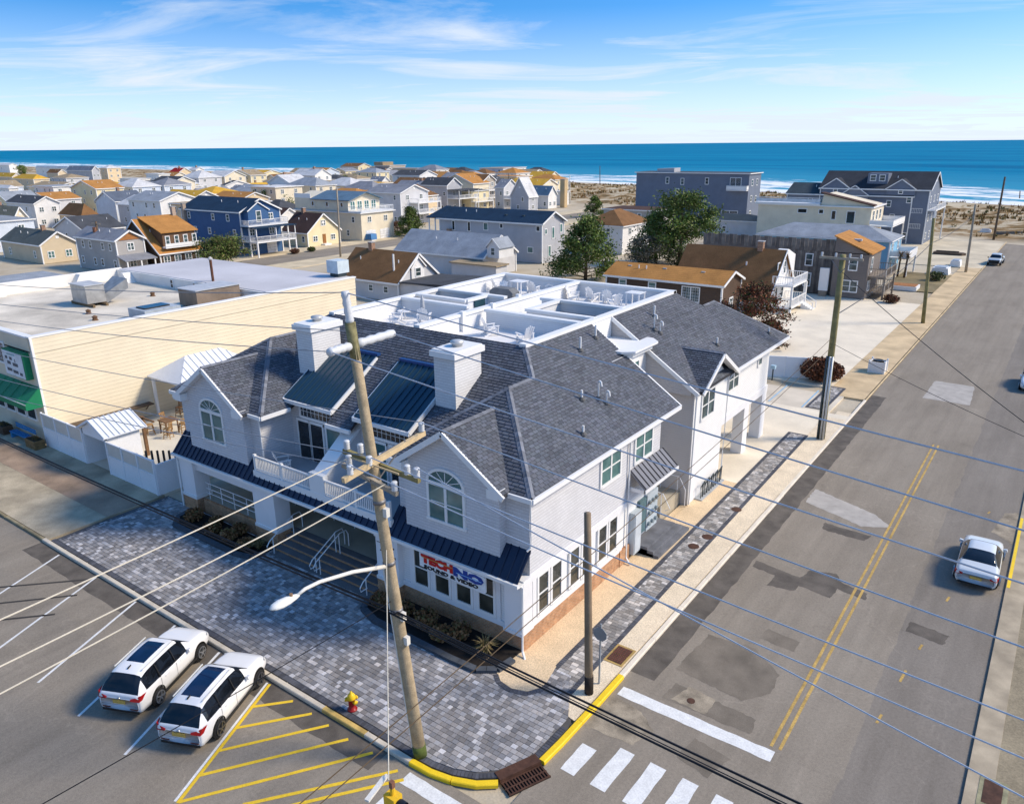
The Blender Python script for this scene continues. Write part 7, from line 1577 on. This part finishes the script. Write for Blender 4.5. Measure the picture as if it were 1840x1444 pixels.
# --- the close-packed rows between: each its own mix of wall, roof and form
occ = []
for o in list(bpy.data.objects):
    if o.type == 'EMPTY' and o.get('category') == 'house':
        w_ = [c for c in o.children if c.name.startswith(('wall','flat_wing','lean_to'))]
        for c in w_:
            vs_ = [v.co for v in c.data.vertices]; l = worldloc(c); occ.append((min(v.x for v in vs_)+l.x, max(v.x for v in vs_)+l.x, min(v.y for v in vs_)+l.y, max(v.y for v in vs_)+l.y))
WN_ = dict(cream='cream', white='white', lgrey='light grey', yellow='pale yellow', beige='beige', bright='bright white', paleb='pale blue')
RN_ = dict(grey='grey', dark='charcoal', tan='tan', brown='brown', orange='orange', gold='golden', lslate='slate grey', pale='white')
combos = [(a, b, k) for a in WN_ for b in RN_ for k in range(3)]; random.shuffle(combos); cnt = 0
for X1 in (-160,-184,-208,-232,-258,-284,-312,-342,-374,-408,-446,-490,-540):
    y = 62+random.uniform(0,10)
    while y < yshore(X1)-62 and cnt < 120:
        w_, d_ = random.uniform(11,17), random.uniform(8.5,11.5); h_ = random.choice((3.4,5.8,6.2,6.2,8.4)); xx = X1+random.uniform(-3,3); box = (xx-w_-1.0, xx+1.0, y-1.0, y+d_+1.0)
        q = Vector((xx,y,h_))-ORG; fx = q.dot(RT)/q.dot(FW)*FPX+920
        ok = not any(box[0] < b[1] and box[1] > b[0] and box[2] < b[3] and box[3] > b[2] for b in occ) and not (-131 < xx and xx-w_ < -116)
        if ok and -60 < fx < 1010:
            a, b, k = combos.pop(); z = q.dot(FW); py_ = 722-q.dot(UP)/z*FPX
            nm = ('gabled','hip roofed','flat roofed')[k]; stn = 1 if h_ < 4 else (2 if h_ < 8 else 3)
            Hh = house('%s %s %s house with %s roof in the packed shore rows' % (('single storey','two storey','three storey')[stn-1], WN_[a], nm, RN_[b]), (fx, py_), h_, None, None, random.choice('xxy'), random.uniform(1.6,2.8), a, b, (random.choice((2,3)), 2), stn, hip=k == 1, flat=k == 2, w=w_, d=d_); cnt += 1
            if random.random() < .45 and stn > 1: balcony(Hh, 3.0, 2.0, solid=random.random() < .5)
            occ.append(box)
        y += d_+random.uniform(2.0,5.5)
print('fillers', cnt)
# ================================================================ TREES
BARK = M('bark', (.13,.09,.06), .95, .3, 3, .5, 20)
NEED = M('needle_leaf', (.27,.27,.27), .8, .15, 1, attr=True)
GRN = ((.50,.74,.13),(.40,.62,.11),(.62,.84,.20),(.26,.44,.08),(.78,.86,.32)); OLV = ((.75,.62,.25),(.5,.5,.2),(.35,.42,.13)); RDB = ((.75,.24,.12),(.5,.16,.09),(.35,.2,.1),(.9,.35,.15))
def tree(label, px, py, hgt, wid, cols, n=5200, shape='pine', name='pine_tree', base=None, leaf=.20, zlow=.16, X=None):
    p = Vector(base) if base else gz(px, py); x, y = p.x, p.y; T = thing(name, label, 'tree', (x,y,0)); lean = random.uniform(-.3,.3)
    tr_ = MB().tube([(x,y,-.1),(x+lean*.4,y,hgt*.35),(x+lean,y+.1,hgt*.85)], [hgt*.028+.05,hgt*.02+.03,.04], 8); tr_.build('trunk', BARK, T, True)
    c = MB(); lb = MB(); nb = int(26+hgt*3.2)
    for b in range(nb):
        t = zlow+(1-zlow)*((b+random.random())/nb); a = random.random()*6.283
        if shape == 'pine': rad = wid/2*(1-((t-zlow)/(1-zlow))**1.5)*random.uniform(.35,1.05)+.25
        elif shape == 'round': u_ = (t-zlow)/(1-zlow)*2-1; rad = wid/2*math.sqrt(max(.05,1-u_*u_))*random.uniform(.3,1.05)
        else: rad = wid/2*random.uniform(.2,1.05)*(1-.5*((t-zlow)/(1-zlow))**3)
        ex, ey, ez = x+math.cos(a)*rad+lean*t, y+math.sin(a)*rad, hgt*t
        lb.tube([(x+lean*t*.8,y,max(.3,ez-rad*.25)),(ex,ey,ez)],.035+.005*hgt*(1-t),4,.012)
        cr_ = max(.35, wid*.13)*random.uniform(.7,1.25); m_ = n//nb; tone = random.uniform(.6,1.25)
        for k in range(m_):
            P = Vector((ex,ey,ez))+Vector((random.gauss(0,.55),random.gauss(0,.55),random.gauss(0,.36)))*cr_
            d1 = Vector((random.gauss(0,1),random.gauss(0,1),abs(random.gauss(0,.8)))).normalized()*leaf*random.uniform(.7,1.4); d2 = d1.cross(Vector((random.gauss(0,1),random.gauss(0,1),random.gauss(0,1)))).normalized()*leaf*.42
            q = random.choice(cols); s_ = tone*random.uniform(.75,1.2); c.poly([P-d1*.6,P+d2,P+d1,P-d2], (q[0]*s_,q[1]*s_,q[2]*s_))
    lb.build('limbs', BARK, T); c.build('crown', NEED, T)
tree('spreading green pine beside the long grey house', 1052, 502, 9.4, 11.0, GRN, 11000, 'pine', leaf=.27, zlow=.10)
tree('tall broad pine before the blue-grey beach house', 1222, 474, 12.0, 11.5, GRN, 9000, 'flat', leaf=.30, zlow=.30)
tree('smaller pine leaning against the tall broad pine', 1178, 474, 8.8, 9.5, GRN, 7500, 'pine', leaf=.27, zlow=.1)
tree('grey bare-twigged bush below the tall broad pine', 1160, 478, 5.0, 7.0, ((.75,.66,.5),(.6,.55,.42),(.42,.44,.26)), 3600, 'round', 'bare_bush', leaf=.18, zlow=.1)
tree('low green bush between the pine and the brown roof', 1216, 478, 3.4, 5.0, ((.3,.4,.14),(.5,.48,.25)), 2200, 'round', 'garden_bush', zlow=.1)
tree('conical evergreen on the beach road beside the white decks', 737, 425, 6.6, 6.4, GRN, 7000, leaf=.24, zlow=.08)
tree('small evergreen behind the navy roofed house', 1067, 390, 5.8, 6.0, GRN, 3600, leaf=.26)
tree('low spreading olive tree before the bright blue house', 402, 480, 5.0, 8.8, OLV+GRN[:3], 8500, 'flat', 'spreading_tree', leaf=.22, zlow=.35)
tree('dark wind-shaped pine before the golden walled house', 478, 384, 7.6, 9.5, GRN, 4200, 'flat', leaf=.32, zlow=.3)
tree('dark wind-shaped pine touching the cream garage house', 506, 384, 7.2, 7.5, GRN, 3600, 'flat', leaf=.32, zlow=.3)
tree('leafy red-brown tree at the rear corner of the grey building', 1345, 618, 6.0, 6.6, RDB+((.22,.30,.09),), 7500, 'round', 'red_leaf_tree', leaf=.19, zlow=.1)
tree('red-brown low bush behind the rear eave of the grey building', 1398, 628, 2.2, 2.6, RDB+((.22,.30,.09),), 1400, 'round', 'red_leaf_bush', leaf=.16, zlow=.1)
for i, (px_, h_) in enumerate(((566,4.2),(583,4.8),(600,4.4),(622,4.4),(640,4.8),(655,4.4))): tree('short pine in the hedge row before the surf', px_, 337, h_+1.5, 6.5, GRN, 900, leaf=.42, zlow=.05)
for o in bpy.data.objects:
    if o.get('label') == 'short pine in the hedge row before the surf': o['group'] = 'pines of the hedge row'
tree('dark round tree among the shore houses', 42, 317, 8.5, 9.0, GRN, 1400, 'round', 'round_tree', leaf=.5, zlow=.2)
for i, px_ in enumerate((712,726)): tree(('low pine before the tan beach houses','low pine beside the other one before the tan beach houses')[i], px_, 331, 5.0, 7.5, OLV+GRN, 900, 'round', leaf=.45, zlow=.05)
tree('rust-red shrub beside the conical evergreen', 715, 423, 3.2, 3.6, ((.7,.35,.18),(.5,.25,.15)), 1300, 'round', 'red_shrub', leaf=.2, zlow=.05)
p = gz(1470,690); shrub('dense rust-brown bush beside the parking pad', (p.x-.2,p.y+.8,0.05), 1.7, 2.2, ((.75,.28,.13),(.5,.18,.09),(.35,.14,.07)), None, 2400, 'rust_bush', .14)
p = gz(1500,686); shrub('smaller rust-brown bush touching the dense bush', (p.x-.3,p.y+.3,0.05), 1.0, 1.6, ((.85,.34,.15),(.55,.2,.1)), None, 1000, 'rust_bush', .13)
p = gz(1345,455); shrub('pale dry grass clump behind the brown roofed house', (p.x,p.y+30,0), 1.8, 4.0, ((2.2,1.9,1.3),(1.8,1.5,1.0)), None, 900, 'dry_bush', .3)
for (px_, py_, r, lab) in ((1600,545,1.1,'dark green bush at the foot of the weathered house'),(1680,505,1.4,'dark green ground shrub on the neighbouring lawn'),(845,431,.7,'round clipped bush before the long grey house'),(530,456,1.0,'reddish low bush beside the pale yellow cottage'),(560,452,.9,'low green bush beside the yellow cottage steps')):
    p = gz(px_,py_); shrub(lab, (p.x,p.y,0), r, r*1.1, ((.35,.5,.15),(.25,.38,.1),(.5,.4,.2)) if 'red' not in lab else ((.6,.25,.15),(.4,.2,.1)), None, 600, 'garden_bush', .14)
# palms and small things in the yards beyond
for (px_, py_) in ((1612,498),(1624,500)):
    p = gz(px_,py_); t = thing('bare_palm', 'wrapped brown palm trunk beside the pale blue cottage', 'tree', (p.x,p.y,0), 'wrapped palms'); MB().tube([(p.x,p.y,0),(p.x+.1,p.y,3.6)],.16,8,.12).build('trunk', BARK, t, True); f = MB()
    for i in range(60):
        a = random.random()*6.28; q = Vector((p.x+.1,p.y,3.5)); v = Vector((math.cos(a)*.7,math.sin(a)*.7,random.uniform(-1.0,.9))); w_ = Vector((-math.sin(a),math.cos(a),0))*.1; f.poly([q-w_,q+w_,q+v],(.75,.55,.3))
    f.build('crown', NEED, t)
t = thing('lawn_bed', 'orange mulched planter with white edge beside the weathered house', 'planter', (-19.6,118,0)); p = gz(1628,520); MB().box(p.x-2.2,p.x+1.5,p.y-1.2,p.y+1.8,0,.6).build('edge', WHITE, t); MB().box(p.x-2.0,p.x+1.3,p.y-1.0,p.y+1.6,.55,.66).build('mulch', M('orange_mulch', (.36,.16,.06), .95, .3, 3), t)
struct('lawn', MB().box(-22,-15.0,122,140,0,.09), M('dry_lawn', (.24,.19,.10), .95, .4, .3, fine=.2))
for (px_, py_, sx, sy, h_, lab) in ((1690,492,2.6,3.0,1.1,'white covered boat on the neighbouring lot'),(1717,478,1.6,2.4,1.0,'pale low box beside the brown pole'),(1770,422,2.4,1.0,1.2,'white beach bin enclosure at the street end')):
    p = gz(px_,py_); t = thing('yard_box', lab, 'box', (p.x,p.y,0)); MB().prism([(p.x-sx/2,p.y-sy/2,0),(p.x+sx/2,p.y-sy/2,0),(p.x+sx/2*.85,p.y-sy/2,h_),(p.x-sx/2*.85,p.y-sy/2,h_)],(0,sy,0)).build('body', WHITE, t); MB().box(p.x-sx*.3,p.x+sx*.3,p.y-sy*.4,p.y+sy*.4,h_,h_+.15).build('lid', M('paleblue_unit', (.40,.45,.50), .5), t)
p = gz(1705,458); t = thing('driftwood_stack', 'dark upturned boat beside the white covered boat', 'boat', (p.x,p.y,0)); MB().prism([(p.x-2.6,p.y-.9,0),(p.x+2.2,p.y-.9,0),(p.x+2.8,p.y,0),(p.x+2.2,p.y+.9,0),(p.x-2.6,p.y+.9,0)],(0,0,.5)).build('hull', M('dark_hull', (.12,.085,.06), .8, .3, 2), t); MB().box(p.x-2.2,p.x+1.6,p.y-.25,p.y+.25,.5,.75).build('keel', M('dark_hull'), t)
for i in range(6):
    p = gz(1795+10*i,425); tag(MB().box(p.x-.9,p.x+.9,p.y-.05,p.y+.05,0,1.1).build('sand_fence_panel', GW), 'grey slatted sand fence panel at the dune edge', 'fence', 'sand fence panels along the dune')
p = gz(664,432); t = thing('covered_boat', 'blue tarpaulin covered boat before the cream garage house', 'boat', (p.x,p.y,0)); MB().prism([(p.x-1.6,p.y-.9,.3),(p.x+1.6,p.y-.9,.3),(p.x+1.2,p.y-.6,1.5),(p.x-1.2,p.y-.6,1.5)],(0,1.8,0)).build('tarpaulin', M('blue_tarp', (.04,.17,.38), .5, .2, 1), t); MB().box(p.x-1.5,p.x+1.5,p.y-.7,p.y+.7,0,.32).build('cradle', WHITE, t)
struct('next_street_verge', MB().box(-119,-112,80,300,-.1,.05), M('pale_verge', (.60,.50,.34), .95, .25, .3)); struct('next_street_walk', MB().box(-134,-128.5,60,300,-.1,.05), M('pale_verge'))
